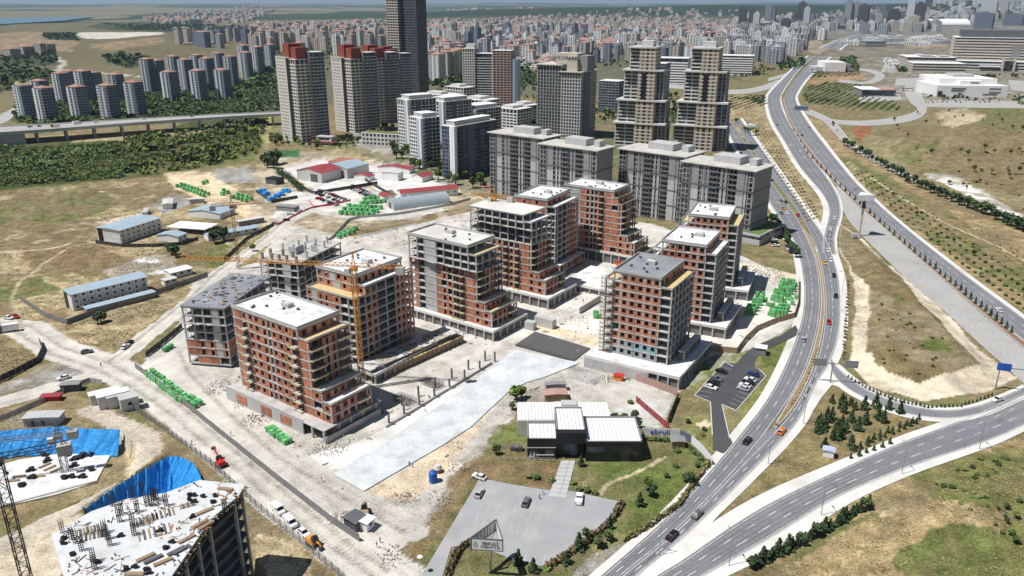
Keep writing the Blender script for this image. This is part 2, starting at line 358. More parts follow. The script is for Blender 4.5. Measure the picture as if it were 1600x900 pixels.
 (ROCK, 1.5, .1, [(1312, 350), (1345, 372), (1420, 440), (1490, 500), (1530, 545), (1590, 590), (1540, 612), (1440, 625), (1370, 605), (1325, 570), (1338, 480), (1330, 420), (1310, 390)]),
 ((.19, .15, .075), 2, .15, [(1312, 352), (1345, 376), (1400, 430), (1440, 480), (1490, 535), (1532, 578), (1480, 590), (1430, 600), (1395, 590), (1350, 550), (1358, 500), (1358, 450), (1335, 425), (1310, 385)]),
 (GRN, 2, .5, [(1355, 385), (1370, 385), (1405, 418), (1385, 415)]),
 (GRN, 2, .5, [(1435, 530), (1460, 540), (1500, 570), (1480, 580), (1445, 555)]),
 (GRN, 2, .5, [(1385, 468), (1400, 468), (1418, 485), (1400, 482)]),
 # triangle and lower right
 ((.22, .175, .085), 1.5, .45, [(1298, 602), (1460, 662), (1400, 690), (1282, 745), (1200, 783), (1100, 832), (1180, 740), (1250, 650)]),
 ((.34, .26, .135), 3, .6, [(1100, 910), (1230, 835), (1310, 790), (1420, 735), (1560, 690), (1700, 650), (1700, 960), (1100, 960)]),
 ((.145, .15, .05), 5, .35, [(1430, 735), (1540, 700), (1700, 690), (1700, 960), (1580, 960), (1540, 850), (1530, 815), (1470, 790)]),
 ((.125, .14, .045), 4, .35, [(1400, 880), (1450, 840), (1530, 838), (1560, 870), (1560, 960), (1440, 960), (1430, 900)]),
 (OLIVE, 2, .4, [(1170, 900), (1280, 840), (1360, 800), (1372, 805), (1220, 890), (1200, 910)]),
 ((.55, .45, .29), 3, .4, [(1370, 800), (1400, 795), (1390, 810), (1365, 812)]),
]
TRACKS = [  # (colour, width m, edge wander, polyline)
 (ROADD, 15, .8, [(-60, 503), (40, 512), (90, 545), (170, 572), (262, 625), (345, 695), (430, 765), (520, 838), (600, 895), (680, 950)]),
 (ROADD, 9, 1, [(175, 568), (235, 520), (300, 468), (345, 425), (420, 372), (450, 345), (480, 330)]),
 (ROADD, 9, 1, [(185, 572), (100, 602), (0, 628), (-120, 660)]),
 (ROADD, 10, 1, [(285, 545), (300, 580), (370, 650), (440, 710), (520, 760), (590, 800), (640, 830)]),
 (PALE, 9, 1, [(300, 500), (285, 530), (280, 560)]),
 ((.52, .46, .37), 7, 1, [(140, 640), (230, 680), (235, 705), (150, 765), (60, 825), (-20, 860)]),
 ((.50, .42, .28), 1.6, .4, [(35, 512), (18, 465), (30, 440), (60, 420), (62, 415), (110, 385), (150, 378)]),
 ((.56, .47, .33), 3, 1, [(-60, 395), (20, 393), (80, 388), (110, 380)]),
 ((.66, .63, .57), 9, 1, [(1185, 420), (1205, 445), (1195, 475), (1150, 520), (1080, 560), (1060, 585)]),
 ((.56, .47, .3), 1.2, .3, [(940, 770), (950, 755), (990, 740), (1020, 725), (1040, 712)]),
 ((.5, .42, .28), 2.2, .3, [(1290, 232), (1380, 290), (1430, 322), (1480, 350), (1560, 385), (1610, 412)]),
 ((.44, .40, .34), 1.3, .5, [(-74, 509), (26, 518), (76, 551), (156, 578), (248, 631), (331, 701), (416, 771), (506, 844), (586, 901)]),
 ((.62, .58, .51), 1.3, .5, [(-68, 506), (32, 515), (82, 548), (162, 575), (254, 628), (337, 698), (422, 768), (512, 841), (592, 898)]),
 ((.45, .41, .35), 1.3, .5, [(-54, 500), (46, 509), (96, 542), (176, 569), (268, 622), (351, 692), (436, 762), (526, 835), (606, 892)]),
 ((.61, .57, .50), 1.3, .5, [(-47, 497), (53, 506), (103, 539), (183, 566), (275, 619), (358, 689), (443, 759), (533, 832), (613, 889)]),
 ((.45, .41, .35), 1.2, .5, [(280, 548), (295, 583), (365, 653), (435, 713), (515, 763), (585, 803), (635, 833)]),
 ((.62, .58, .52), 1.2, .5, [(290, 542), (305, 577), (375, 647), (445, 707), (525, 757), (595, 797), (645, 827)]),
 ((.44, .40, .34), 1.2, .5, [(170, 566), (230, 518), (295, 466), (340, 423), (415, 370), (445, 343)]),
 ((.62, .58, .51), 1.2, .5, [(180, 570), (240, 522), (305, 470), (350, 427), (425, 374), (455, 347)]),
 ((.5, .44, .34), 8, 3, [(-50, 112), (20, 128), (25, 135), (55, 125)]),
 ((.6, .57, .5), 12, 3, [(90, 88), (100, 100), (90, 110), (180, 116), (220, 120)]),
]
PIT_A = gp([(-40, 672), (40, 669), (95, 665), (190, 668), (216, 700), (205, 740), (120, 785), (0, 835), (-40, 850)])
PIT_B = gp([(132, 792), (168, 767), (203, 744), (262, 710), (286, 712), (305, 722), (322, 752)]) + [(-57, 150), (-57, 112), (-93, 112), (-93, 150)]
MOUND = [(G(1500, 235), 85, 60, 17), (G(1590, 250), 80, 60, 12), (G(1420, 250), 60, 40, 7)]
ISLE = gp([(1325, 365), (1420, 440), (1500, 520), (1560, 585), (1480, 600), (1430, 606), (1385, 595), (1345, 560), (1348, 480), (1340, 420)])
LOWER = (G(1590, 800), 38, 32, 5)
FLAT = []
HWN = gp([(1640, 545), (1500, 432), (1385, 335), (1325, 277), (1285, 235), (1255, 195), (1235, 155)]); SERV = gp([(1650, 366), (1525, 320), (1412, 272), (1333, 227), (1308, 200)]); LOWR = gp([(1027, 915), (1200, 812), (1400, 714), (1600, 640), (1680, 600)])
def terrain(x, y, near=True):
    z = np.zeros(x.shape)
    for c, a, b, h in MOUND + [LOWER]:
        d2 = ((x - c.x) / a) ** 2 + ((y - c.y) / b) ** 2
        z += h * np.clip(np.exp(-d2 * 1.3) - .12, 0, 1) / .88 * (1 + .9 * (fbm(x, y, 1 / 26., 5, 5) - .5))
    z = z * np.clip((seg_dist(x, y, HWN) - 20) / 30, 0, 1)
    z = z * np.clip((seg_dist(x, y, SERV) - 6) / 22, 0, 1) * np.clip((seg_dist(x, y, LOWR) - 12) / 18, 0, 1)
    if near:
        d = seg_dist(x, y, ISLE + ISLE[:1]); ins = inside(x, y, ISLE)
        z += np.where(ins, np.clip(d / 9, 0, 1), 0) * 3.5
        for P, dep in ((PIT_A, 7.0), (PIT_B, 11.0)):
            d = seg_dist(x, y, P + P[:1]); ins = inside(x, y, P)
            z -= np.where(ins, np.clip((d + 1.2) / (dep * .3), 0, 1), 0) * dep
    r = np.hypot(x, y)
    far = np.clip((r - 5200) / 4000, 0, 1); n = fbm(x, y, 1 / 3400., 4, 9)
    z += far * (np.clip(n - .32, 0, 1) * 130 + 4)
    rid = np.exp(-((r - 8300) / 1300) ** 2) * np.clip((x + 1500) / 1500, 0, 1); z += rid * (35 + 75 * fbm(x, y, 1 / 2500., 3, 3))
    z += 75 * np.clip((r - 15000) / 9000, 0, 1) * (0.6 + .7 * fbm(x, y, 1 / 5000., 3, 21))
    m = np.clip((r - 1500) / 1500, 0, 1); z += m * (1 - far) * (fbm(x, y, 1 / 600., 3, 13) - .5) * 14 * (y > 0)
    return z
def ground_colour(x, y):
    n1, n2, n3 = [np.clip((n - .5) * 2.3 + .5, 0, 1) for n in (fbm(x, y, 1 / 45., 5, 1), fbm(x, y, 1 / 9., 5, 2), fbm(x, y, 1 / 2.6, 3, 31))]
    c = np.array(DRY)[None] * (0.75 + .5 * n1)[:, None]
    k = np.clip((n1 * .6 + n2 * .4 - .5) * 6, 0, 1)[:, None] * .75; c = c * (1 - k) + np.array(OLIVE)[None] * k
    k = np.clip((.42 - n2) * 5, 0, 1)[:, None] * .55; c = c * (1 - k) + np.array(BRN)[None] * k
    r = np.hypot(x, y)
    wx, wy = (fbm(x, y, 1 / 14., 4, 40) - .5) * 2, (fbm(x, y, 1 / 14., 4, 50) - .5) * 2
    fx, fy = (fbm(x, y, 1 / 70., 4, 60) - .5) * 2, (fbm(x, y, 1 / 70., 4, 70) - .5) * 2
    rough = np.ones(x.shape)
    def put(mask, colr, strength):
        nonlocal c, rough
        if not mask.any(): return
        w = np.where(mask, 1.0, 0.0)
        if strength: w = w * np.clip(1 - strength * 1.5 * np.clip((.58 - (.6 * n2 + .4 * n1)) * 5, -.2, 1), 0, 1)
        tint = (1 + .14 * (n1 - .5) + .22 * (n2 - .5) + (.12 + .5 * strength) * (n3 - .5))[:, None]
        c = c * (1 - w[:, None]) + np.array(colr)[None] * tint * w[:, None]
        rough = np.where(mask, min(1, .15 + 1.7 * strength), rough)
    for colr, warp, st, pts in ZONES:
        P = gp(pts); big = warp > 6
        put(inside(x + (fx if big else wx) * warp, y + (fy if big else wy) * warp, P), colr, st)
    for colr, w, warp, pts in TRACKS:
        P = gp(pts); put(seg_dist(x, y, P) + wx * warp < w / 2, colr, .0)
        d = seg_dist(x, y, P)
        rut = np.exp(-((d - w * .2) / .6) ** 2) * .14 + np.exp(-((d - w * .36) / .5) ** 2) * .08 - np.exp(-((d - w * .28) / .6) ** 2) * .06; c = c * (1 - rut[:, None])
    f1 = np.clip((r - 6000) / 900, 0, 1)[:, None]; fr = fbm(x, y, 1 / 1500., 4, 77)[:, None]
    fc = np.where(fr > .5, np.array([.05, .075, .035])[None], np.array([.26, .23, .14])[None])
    fc = np.where((x[:, None] > -900) & ((fr > .36) | (r[:, None] < 9500)), np.array([.035, .058, .03])[None], fc)
    c = c * (1 - f1) + fc * f1
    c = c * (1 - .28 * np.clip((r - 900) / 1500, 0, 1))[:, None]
    return np.clip(c, .004, .95), rough
def grid_mesh(name, X, Y, Z, C):
    h, w = X.shape; v = np.stack([X.ravel(), Y.ravel(), Z.ravel()], 1)
    i = np.arange(h * w).reshape(h, w); q = np.stack([i[:-1, :-1], i[:-1, 1:], i[1:, 1:], i[1:, :-1]], -1).reshape(-1, 4)
    me = bpy.data.meshes.new(name); me.vertices.add(len(v)); me.vertices.foreach_set('co', v.ravel().astype(np.float32))
    me.loops.add(q.size); me.loops.foreach_set('vertex_index', q.ravel().astype(np.int32)); me.polygons.add(len(q))
    me.polygons.foreach_set('loop_start', np.arange(0, q.size, 4, dtype=np.int32)); me.polygons.foreach_set('loop_total', np.full(len(q), 4, np.int32))
    a = me.attributes.new('soil', 'FLOAT_COLOR', 'POINT'); a.data.foreach_set('color', np.concatenate([C, np.ones((len(C), 1))], 1).ravel().astype(np.float32))
    me.update(calc_edges=True); me.polygons.foreach_set('use_smooth', np.ones(len(q), bool)); return me
def soil_mat():
    m = bpy.data.materials.new('soil'); m.use_nodes = True; N = m.node_tree.nodes; L = m.node_tree.links; b = N['Principled BSDF']
    b.inputs['Roughness'].default_value = .95; b.inputs['Specular IOR Level'].default_value = .1
    at = N.new('ShaderNodeAttribute'); at.attribute_name = 'soil'; geo = N.new('ShaderNodeNewGeometry')
    def nz(sc_, det, ro=.6):
        n = N.new('ShaderNodeTexNoise'); n.inputs['Scale'].default_value = sc_; n.inputs['Detail'].default_value = det; n.inputs['Roughness'].default_value = ro; L.new(geo.outputs['Position'], n.inputs['Vector']); return n
    def ramp(n, a, b_, c, d):
        r = N.new('ShaderNodeMapRange'); r.inputs['From Min'].default_value = a; r.inputs['From Max'].default_value = b_; r.inputs['To Min'].default_value = c; r.inputs['To Max'].default_value = d; L.new(n.outputs['Fac'], r.inputs['Value']); return r
    n1 = nz(1.5, 3, .7); n2 = nz(.16, 5, .7)
    r1 = ramp(n1, .34, .62, .58, 1.28); r2 = ramp(n2, .36, .64, .68, 1.25)
    ml = N.new('ShaderNodeMath'); ml.operation = 'MULTIPLY'; L.new(r1.outputs[0], ml.inputs[0]); L.new(r2.outputs[0], ml.inputs[1])
    # smooth concrete and hardcore (pale soil) shows less of the grain than grassland
    sp = N.new('ShaderNodeSeparateColor'); L.new(at.outputs['Color'], sp.inputs[0])
    mg = N.new('ShaderNodeMapRange'); mg.inputs['From Min'].default_value = .25; mg.inputs['From Max'].default_value = .5; mg.inputs['To Min'].default_value = 1.0; mg.inputs['To Max'].default_value = .24; L.new(sp.outputs[2], mg.inputs['Value'])
    mxx = N.new('ShaderNodeMix'); mxx.data_type = 'FLOAT'; L.new(mg.outputs[0], mxx.inputs[0]); mxx.inputs[2].default_value = 1.0; L.new(ml.outputs[0], mxx.inputs[3])
    vm = N.new('ShaderNodeVectorMath'); vm.operation = 'SCALE'; L.new(at.outputs['Color'], vm.inputs[0]); L.new(mxx.outputs[0], vm.inputs['Scale']); L.new(vm.outputs[0], b.inputs['Base Color'])
    bp = N.new('ShaderNodeBump'); bp.inputs['Strength'].default_value = .5; bp.inputs['Distance'].default_value = .4; L.new(n1.outputs['Fac'], bp.inputs['Height']); L.new(bp.outputs[0], b.inputs['Normal'])
    return m
M['soil'] = soil_mat()
# ---------------- roads ----------------
def smooth(pts, it=2):
    for _ in range(it):
        q = [pts[0]]
        for a, b in zip(pts[:-1], pts[1:]): q += [a.lerp(b, .25), a.lerp(b, .75)]
        q.append(pts[-1]); pts = q
    return pts
def resample(pts, n):
    d = [0]
    for a, b in zip(pts[:-1], pts[1:]): d.append(d[-1] + (b - a).length)
    out = []; j = 0
    for i in range(n):
        t = d[-1] * i / (n - 1)
        while j < len(d) - 2 and d[j + 1] < t: j += 1
        k = (t - d[j]) / max(1e-6, d[j + 1] - d[j]); out.append(pts[j].lerp(pts[j + 1], min(1, max(0, k))))
    return out
def edge(px, z=0): return smooth([G(a, b, z) for a, b in px], 2)
class Road:
    """two surveyed edges; sheets, kerbs and paint are laid between or beside them"""
    def __init__(s, left, right, n=90, z=0):
        s.l = resample(edge(left, z), n); s.r = resample(edge(right, z), n); s.n = n
    def at(s, i, t, off=0):
        a, b = s.l[i], s.r[i]; d = (b - a); L = d.length
        return a + d * t + d / max(L, 1e-6) * off
    def strip(s, mb, t0, o0, t1, o1, z, m=0, i0=0, i1=None):
        i1 = s.n - 1 if i1 is None else i1
        for i in range(i0, i1):
            q = [s.at(i, t0, o0), s.at(i, t1, o1), s.at(i + 1, t1, o1), s.at(i + 1, t0, o0)]
            mb.poly([(p.x, p.y, p.z + z) for p in q], m)
    def wall(s, mb, t, o, w, z0, z1, m=0):
        for i in range(s.n - 1):
            a, b, c_, d_ = s.at(i, t, o), s.at(i, t, o + w), s.at(i + 1, t, o + w), s.at(i + 1, t, o)
            k = len(mb.v)
            for zz in (z0, z1): mb.v += [(p.x, p.y, p.z + zz) for p in (a, b, c_, d_)]
            for f in ((4, 5, 6, 7), (0, 1, 5, 4), (2, 3, 7, 6), (1, 2, 6, 5), (3, 0, 4, 7)): mb.f.append(tuple(k + x for x in f)); mb.m.append(m)
    def dashes(s, mb, t, dash=3.5, gap=6, w=.22, z=.036, m=0, off=0, solid=False):
        pts = [s.at(i, t, off) for i in range(s.n)]; L = sum((b - a).length for a, b in zip(pts[:-1], pts[1:])); k = max(2, int(L / 1.5)); P = resample(pts, k)
        acc = 0
        for a, b in zip(P[:-1], P[1:]):
            st = (b - a).length
            if solid or acc % (dash + gap) < dash:
                d = (b - a).normalized() * 1; nrm = Vector((-d.y, d.x, 0)) * w / 2
                mb.poly([(p.x, p.y, p.z + z) for p in (a - nrm, a + nrm, b + nrm, b - nrm)][::-1], m)
            acc += st
def sheet(name, px, z, m, wander=0):
    mb = MB(); P = [G(a, b) for a, b in px]; mb.poly([(p.x, p.y, z) for p in P]); FLAT.append([(p.x, p.y) for p in P]); return structure(name, mb, M[m] if isinstance(m, str) else m)
def road(name, left, right, surf='asphalt', lanes=(), sh_l=0, sh_r=0, n=90, edge_lines=True, kerbs=True, z=0.0, base=0):
    r = Road(left, right, n, base)
    st = max(1, n // 45); ii = list(range(0, n, st)) + [n - 1]
    FLAT.append([tuple(r.at(i, 0, -sh_l - .6).xy) for i in ii] + [tuple(r.at(i, 1, sh_r + .6).xy) for i in reversed(ii)])
    a = MB(); r.strip(a, 0, 0, 1, 0, .03 + z); structure(name, a, M[surf])
    if sh_l or sh_r:
        b = MB()
        if sh_l: r.strip(b, 0, -sh_l, 0, 0, .02 + z)
        if sh_r: r.strip(b, 1, 0, 1, sh_r, .02 + z)
        structure('concrete_verge', b, M['concrete_pale'])
    if kerbs:
        k = MB()
        if sh_l: r.wall(k, 0, -.35, .3, -.05 + z, .15 + z)
        if sh_r: r.wall(k, 1, .05, .3, -.05 + z, .15 + z)
        if k.v: structure('kerb', k, M['kerb'])
    if lanes and surf == 'asphalt':
        w_ = MB(); ed = [0] + list(lanes) + [1]
        for a_, b_ in zip(ed[:-1], ed[1:]):
            c_ = (a_ + b_) / 2
            for o_ in (-1.05, .45): r.strip(w_, c_, o_, c_, o_ + .6, .033 + z)
        for _ in range(max(3, n // 14)):
            i_ = random.randrange(2, n - 4); t_ = random.uniform(.05, .7); r.strip(w_, t_, 0, t_ + random.uniform(.1, .25), 0, .0345 + z, 0, i_, i_ + random.choice((1, 1, 2)))
        structure('worn_wheel_track', w_, M['asphalt_worn'])
    p = MB()
    if edge_lines: r.dashes(p, 0, off=.5, solid=True, w=.2, z=.036 + z); r.dashes(p, 1, off=-.5, solid=True, w=.2, z=.036 + z)
    for t in lanes: r.dashes(p, t, z=.036 + z, w=.24)
    if p.v: structure('road_marking', p, M['paint'])
    return r
# avenue: west carriageway, and the merged stretch near the bottom of the photograph
av_w = road('avenue_west', [(905, 930), (940, 900), (1010, 840), (1060, 793), (1117, 730), (1163, 673), (1197, 630), (1222, 585), (1243, 535), (1256, 490), (1258, 450), (1250, 400), (1237, 367), (1213, 333), (1192, 300), (1170, 265), (1152, 235), (1137, 205), (1130, 185)],
            [(938, 930), (970, 900), (1040, 845), (1092, 795), (1150, 735), (1200, 672), (1233, 625), (1256, 585), (1272, 540), (1282, 490), (1282, 450), (1276, 405), (1262, 372), (1243, 335), (1217, 300), (1193, 265), (1172, 235), (1152, 205), (1140, 185)], lanes=(.5,), sh_l=3.2, n=160, edge_lines=True)
av_e = road('avenue_east', [(938, 930), (970, 900), (1040, 845), (1092, 795), (1150, 735), (1213, 672), (1243, 637), (1262, 600), (1277, 565), (1290, 500), (1289, 455), (1283, 410), (1270, 372), (1250, 335), (1224, 300), (1198, 265), (1177, 235), (1157, 205), (1145, 185)],
            [(968, 930), (993, 900), (1060, 847), (1133, 777), (1177, 733), (1220, 690), (1253, 650), (1273, 600), (1297, 567), (1312, 520), (1313, 460), (1308, 420), (1290, 372), (1263, 335), (1237, 300), (1213, 265), (1192, 235), (1170, 205), (1156, 185)], lanes=(.5,), sh_r=3.5, n=160, z=.006)
sheet('avenue_merge', [(905, 932), (940, 902), (1012, 841), (1062, 794), (1119, 731), (1165, 674), (1214, 669), (1220, 690), (1177, 733), (1133, 777), (1060, 847), (993, 900), (966, 932)], .023, 'asphalt')
md = MB(); r_ = Road([(1209, 668), (1233, 625), (1257, 585), (1273, 540), (1283, 490), (1283, 450), (1277, 408), (1263, 374), (1252, 356)], [(1212, 670), (1241, 638), (1261, 600), (1276, 565), (1289, 500), (1288, 455), (1282, 410), (1269, 373), (1254, 355)], 80)
r_.strip(md, 0, 0, 1, 0, .2); r_.wall(md, 0, 0, .25, 0, .24, 1); r_.wall(md, 1, -.25, .25, 0, .24, 1); structure('median_strip', md, [mat('median_soil', (.30, .22, .14), .95, .3, .5, 3), M['kerb']])
# slip road from the highway and the highway carriageways
hw_s = road('highway_south', [(1286, 395), (1287, 372), (1293, 350), (1297, 335), (1295, 320), (1286, 303), (1268, 283), (1251, 263), (1237, 241), (1225, 219), (1210, 197), (1201, 174), (1198, 152), (1207, 140), (1220, 127), (1236, 111), (1255, 93), (1280, 76), (1307, 63), (1332, 56), (1345, 53)],
            [(1306, 398), (1302, 372), (1309, 350), (1314, 335), (1313, 320), (1308, 303), (1296, 283), (1281, 263), (1264, 241), (1250, 219), (1236, 197), (1223, 174), (1218, 155), (1222, 144), (1233, 128), (1246, 111), (1265, 93), (1290, 76), (1316, 63), (1342, 56), (1352, 53)], lanes=(.36, .66), sh_l=4, sh_r=1.5, n=200, z=.012)
hw_n = road('highway_north', [(1640, 565), (1600, 532), (1497, 450), (1425, 388), (1375, 345), (1340, 315), (1309, 286), (1290, 263), (1272, 241), (1254, 219), (1239, 197), (1229, 174), (1225, 155), (1228, 145), (1239, 128), (1253, 111), (1271, 93), (1294, 76), (1320, 63), (1345, 56), (1358, 53)],
            [(1640, 528), (1600, 498), (1530, 447), (1450, 385), (1395, 340), (1358, 306), (1337, 286), (1318, 263), (1300, 241), (1283, 219), (1266, 197), (1251, 174), (1242, 155), (1244, 147), (1255, 129), (1272, 111), (1291, 93), (1313, 76), (1331, 63), (1352, 56), (1363, 53)], lanes=(.34, .64), sh_r=6, n=200)
old = road('closed_carriageway', [(1670, 660), (1600, 600), (1580, 580), (1525, 532), (1487, 495), (1432, 450), (1400, 420), (1350, 372), (1322, 340), (1316, 322), (1305, 300)],
           [(1640, 578), (1600, 547), (1590, 538), (1535, 492), (1487, 450), (1440, 408), (1400, 373), (1362, 340), (1335, 318), (1318, 300), (1307, 290)], surf='asphalt_old', lanes=(.3, .6), n=90, kerbs=False)
md = MB(); r_ = Road([(1640, 577), (1600, 546), (1487, 449), (1400, 372), (1335, 317), (1300, 283), (1265, 245), (1240, 207), (1226, 176), (1220, 155)], [(1640, 567), (1600, 534), (1496, 450), (1412, 377), (1340, 316), (1308, 286), (1272, 243), (1244, 205), (1229, 175), (1224, 155)], 120)
r_.strip(md, 0, 0, 1, 0, .14); r_.wall(md, 0, 0, .3, 0, .5, 1); r_.wall(md, 1, -.3, .3, 0, .5, 1); structure('median_strip', md, [mat('median_red', (.24, .15, .11), .95, .3, .5, 3), M['kerb']])
# lower right road and the curved ramp into it
s2 = road('lower_road', [(985, 932), (1027, 900), (1067, 877), (1133, 830), (1200, 788), (1282, 749), (1400, 695), (1475, 668), (1540, 643), (1600, 615), (1680, 580)],
          [(1050, 932), (1098, 900), (1133, 880), (1220, 830), (1300, 778), (1407, 733), (1500, 703), (1557, 684), (1600, 664), (1680, 630)], lanes=(.34, .66), sh_l=4.5, sh_r=4.5, n=120)
rc = road('curved_ramp', [(1300, 560), (1304, 570), (1325, 590), (1355, 611), (1400, 629), (1450, 641), (1500, 642), (1545, 630), (1600, 606)],
          [(1297, 568), (1301, 586), (1320, 605), (1350, 622), (1400, 643), (1450, 653), (1500, 654), (1550, 642), (1602, 617)], sh_l=3, sh_r=3, n=60, z=.012)
sheet('concrete_apron',  [(1283, 580), (1300, 588), (1318, 607), (1300, 601), (1283, 622), (1262, 655), (1256, 648), (1274, 605)], .0295, 'concrete_pale')
sheet('concrete_apron',  [(993, 903), (1060, 849), (1135, 779), (1180, 738), (1150, 775), (1102, 828), (1066, 876), (1020, 905)], .022, 'concrete_pale')
road('service_road', [(1650, 362), (1600, 346), (1525, 317), (1475, 297), (1412, 269), (1375, 249), (1333, 225), (1316, 205), (1308, 195), (1300, 187), (1282, 178), (1262, 170)], [(1650, 371), (1600, 355), (1525, 324), (1475, 304), (1412, 276), (1365, 253), (1322, 227), (1303, 207), (1293, 196), (1285, 188), (1270, 182), (1256, 176)], surf='asphalt_old', sh_l=2, n=70)
road('service_road', [(1300, 186), (1340, 190), (1400, 184), (1440, 172), (1420, 160), (1412, 140), (1418, 125)], [(1300, 193), (1345, 198), (1420, 192), (1450, 178), (1445, 160), (1438, 140), (1436, 125)], surf='asphalt_old', n=40, kerbs=False)
road('service_road', [(1292, 104), (1320, 105), (1350, 107), (1372, 110), (1385, 118), (1375, 128), (1345, 133), (1310, 128)], [(1290, 108), (1320, 109), (1350, 111), (1362, 114), (1370, 119), (1362, 125), (1345, 129), (1312, 124)], surf='asphalt_old', n=30, kerbs=False)
road('service_road', [(1200, 122), (1225, 116), (1245, 106)], [(1200, 127), (1228, 120), (1250, 109)], surf='asphalt_old', n=20, kerbs=False, z=-.01)
road('service_road', [(1216, 124), (1195, 133), (1160, 141), (1120, 139), (1060, 132), (1000, 130)], [(1222, 130), (1203, 140), (1160, 148), (1120, 146), (1060, 138), (1000, 136)], surf='asphalt_old', n=20, kerbs=False, z=-.01)
# parking lot by the showroom and the one by the avenue
M['paver'] = mat('paver', (.33, .335, .34), .9, .12, .15, 2.0, dirt=((.42, .41, .39), .12, .7))
sheet('car_park', [(750, 747), (800, 757), (850, 765), (895, 768), (975, 785), (945, 830), (890, 870), (845, 885), (790, 870), (740, 850), (705, 855), (690, 905), (655, 905)], .03, 'paver')
pk = MB()
def line(mb, a, b, w=.12, z=.049):
    a, b = G(*a), G(*b); d = (b - a).normalized(); n_ = Vector((-d.y, d.x, 0)) * w / 2
    mb.poly([(p.x, p.y, z) for p in (a + n_, a - n_, b - n_, b + n_)])
for i in range(8): line(pk, (748 + i * 13, 804 + i * 2.8), (741 + i * 13.2, 819 + i * 2.9))
for i in range(8): line(pk, (768 + i * 13, 784 + i * 2.6), (761 + i * 13.2, 797 + i * 2.7))
for i in range(5): line(pk, (797 + i * 14, 856 + i * 2.6), (790 + i * 14, 873 + i * 2.8))
structure('road_marking', pk, M['paint'])
sheet('car_park', [(1133, 565), (1186, 577), (1197, 588), (1150, 642), (1128, 632), (1136, 672), (1146, 695), (1130, 709), (1113, 702), (1114, 690), (1110, 628), (1085, 618), (1110, 590)], .0445, 'asphalt_dark')
road('park_drive', [(1145, 575), (1165, 550), (1190, 535), (1220, 525), (1243, 508)], [(1178, 578), (1180, 560), (1200, 543), (1228, 533), (1250, 522)], surf='asphalt_dark', n=30, z=.017, sh_l=0, kerbs=False, edge_lines=False)
pk = MB()
for i in range(9): t = i / 8; line(pk, (1133 - 46 * t, 566 + 51 * t), (1148 - 40 * t, 572 + 48 * t))
for i in range(10): t = i / 9; line(pk, (1195 - 47 * t, 589 + 51 * t), (1180 - 46 * t, 584 + 50 * t))
structure('road_marking', pk, M['paint'])
kb = MB()
def kerbline(px, w=.3, h=.14):
    P = [G(*p) for p in px]
    for a, b in zip(P[:-1], P[1:]): kb.bar((a.x, a.y, h / 2), (b.x, b.y, h / 2), w, 0, h)
kerbline([(1085, 618), (1110, 590), (1133, 565), (1145, 573)]); kerbline([(1186, 577), (1197, 588), (1150, 642), (1128, 632), (1140, 685)]); kerbline([(1085, 618), (1110, 628), (1113, 680)])
structure('kerb', kb, M['kerb'])
defm('slab_cast', (.58, .605, .615), .85, .2, .12, 1.2, dirt=((.44, .45, .45), .14, .9))
sb_ = sheet('cast_slab', [(805, 547), (906, 567), (880, 578), (850, 590), (822, 598), (795, 612), (765, 640), (735, 668), (690, 697), (640, 726), (568, 768), (520, 741), (560, 716), (604, 692), (640, 664), (700, 626), (770, 572)], .16, 'slab_cast')
for q in ([(1376, 113), (1386, 91), (1402, 91), (1398, 114)], [(1440, 167), (1452, 157), (1640, 158), (1640, 170)], [(1400, 123), (1440, 121), (1444, 132), (1398, 134)], [(1340, 152), (1404, 146), (1410, 156), (1345, 160)], [(1575, 125), (1640, 128), (1640, 150), (1580, 140)]): sheet('far_car_park', q, .02, 'asphalt_old')
# path of paving slabs to the showroom
pv = link('garden_path', None); pv['kind'] = 'structure'
A_, B_, C_, D_ = G(877, 720), G(899, 720), G(884, 779), G(857, 776)
for i in range(9):
    t0, t1 = i / 9, (i + .93) / 9
    for u0, u1 in ((0, .58), (.6, 1)):
        q = [A_.lerp(D_, t0).lerp(B_.lerp(C_, t0), u0), A_.lerp(D_, t0).lerp(B_.lerp(C_, t0), u1), A_.lerp(D_, t1).lerp(B_.lerp(C_, t1), u1), A_.lerp(D_, t1).lerp(B_.lerp(C_, t1), u0)]
        if (q[0] - q[2]).length > .1: mb = MB(); mb.prism([(p.x, p.y) for p in q][::-1], 0, .12 + .02 * (i % 2)); mb.build('paving_slab', M['lightgrey'], pv)
# left: viaduct
vd = thing('viaduct', 'long grey concrete road viaduct on piers crossing in front of the wood', 'bridge')
VZ = 12.0
r_ = Road([(-60, 201), (60, 196), (200, 187), (330, 180), (440, 175)], [(-60, 211), (60, 204), (200, 193), (330, 184), (440, 178)], 60, VZ)
d = MB(); r_.strip(d, 0, 0, 1, 0, 0); d.build('roadway', M['asphalt_old'], vd)
g_ = MB(); r_.wall(g_, 1, -.1, 1.2, -2.2, .9); r_.wall(g_, 0, -1.1, 1.2, -2.2, .9); r_.strip(g_, 1, 0, 0, 0, -1.6); g_.build('girder', M['offwhite'], vd)
for i in range(12, 58, 5):
    p = MB(); a, b = r_.at(i, .15), r_.at(i, .85)
    for q in (a, b): p.cyl(q.x, q.y, -.5, VZ - 2.2, 1.3, k=8)
    p.bar((a.x, a.y, VZ - 2.6), (b.x, b.y, VZ - 2.6), 2.4, 0, 1.4); p.build('pier', M['concrete'], vd)
ab = MB(); a, b = r_.at(10, 1), r_.at(0, 1); c2, d2 = r_.at(0, 0), r_.at(10, 0); ab.prism([(p.x, p.y) for p in (a, d2, c2, b)][::-1], -.5, VZ - 2.2); ab.build('abutment', M['concrete'], vd)
road('service_road', [(-40, 195), (5, 178), (25, 165), (60, 152)], [(-40, 205), (12, 190), (22, 178), (62, 156)], surf='asphalt_old', n=30, kerbs=False, sh_r=2)
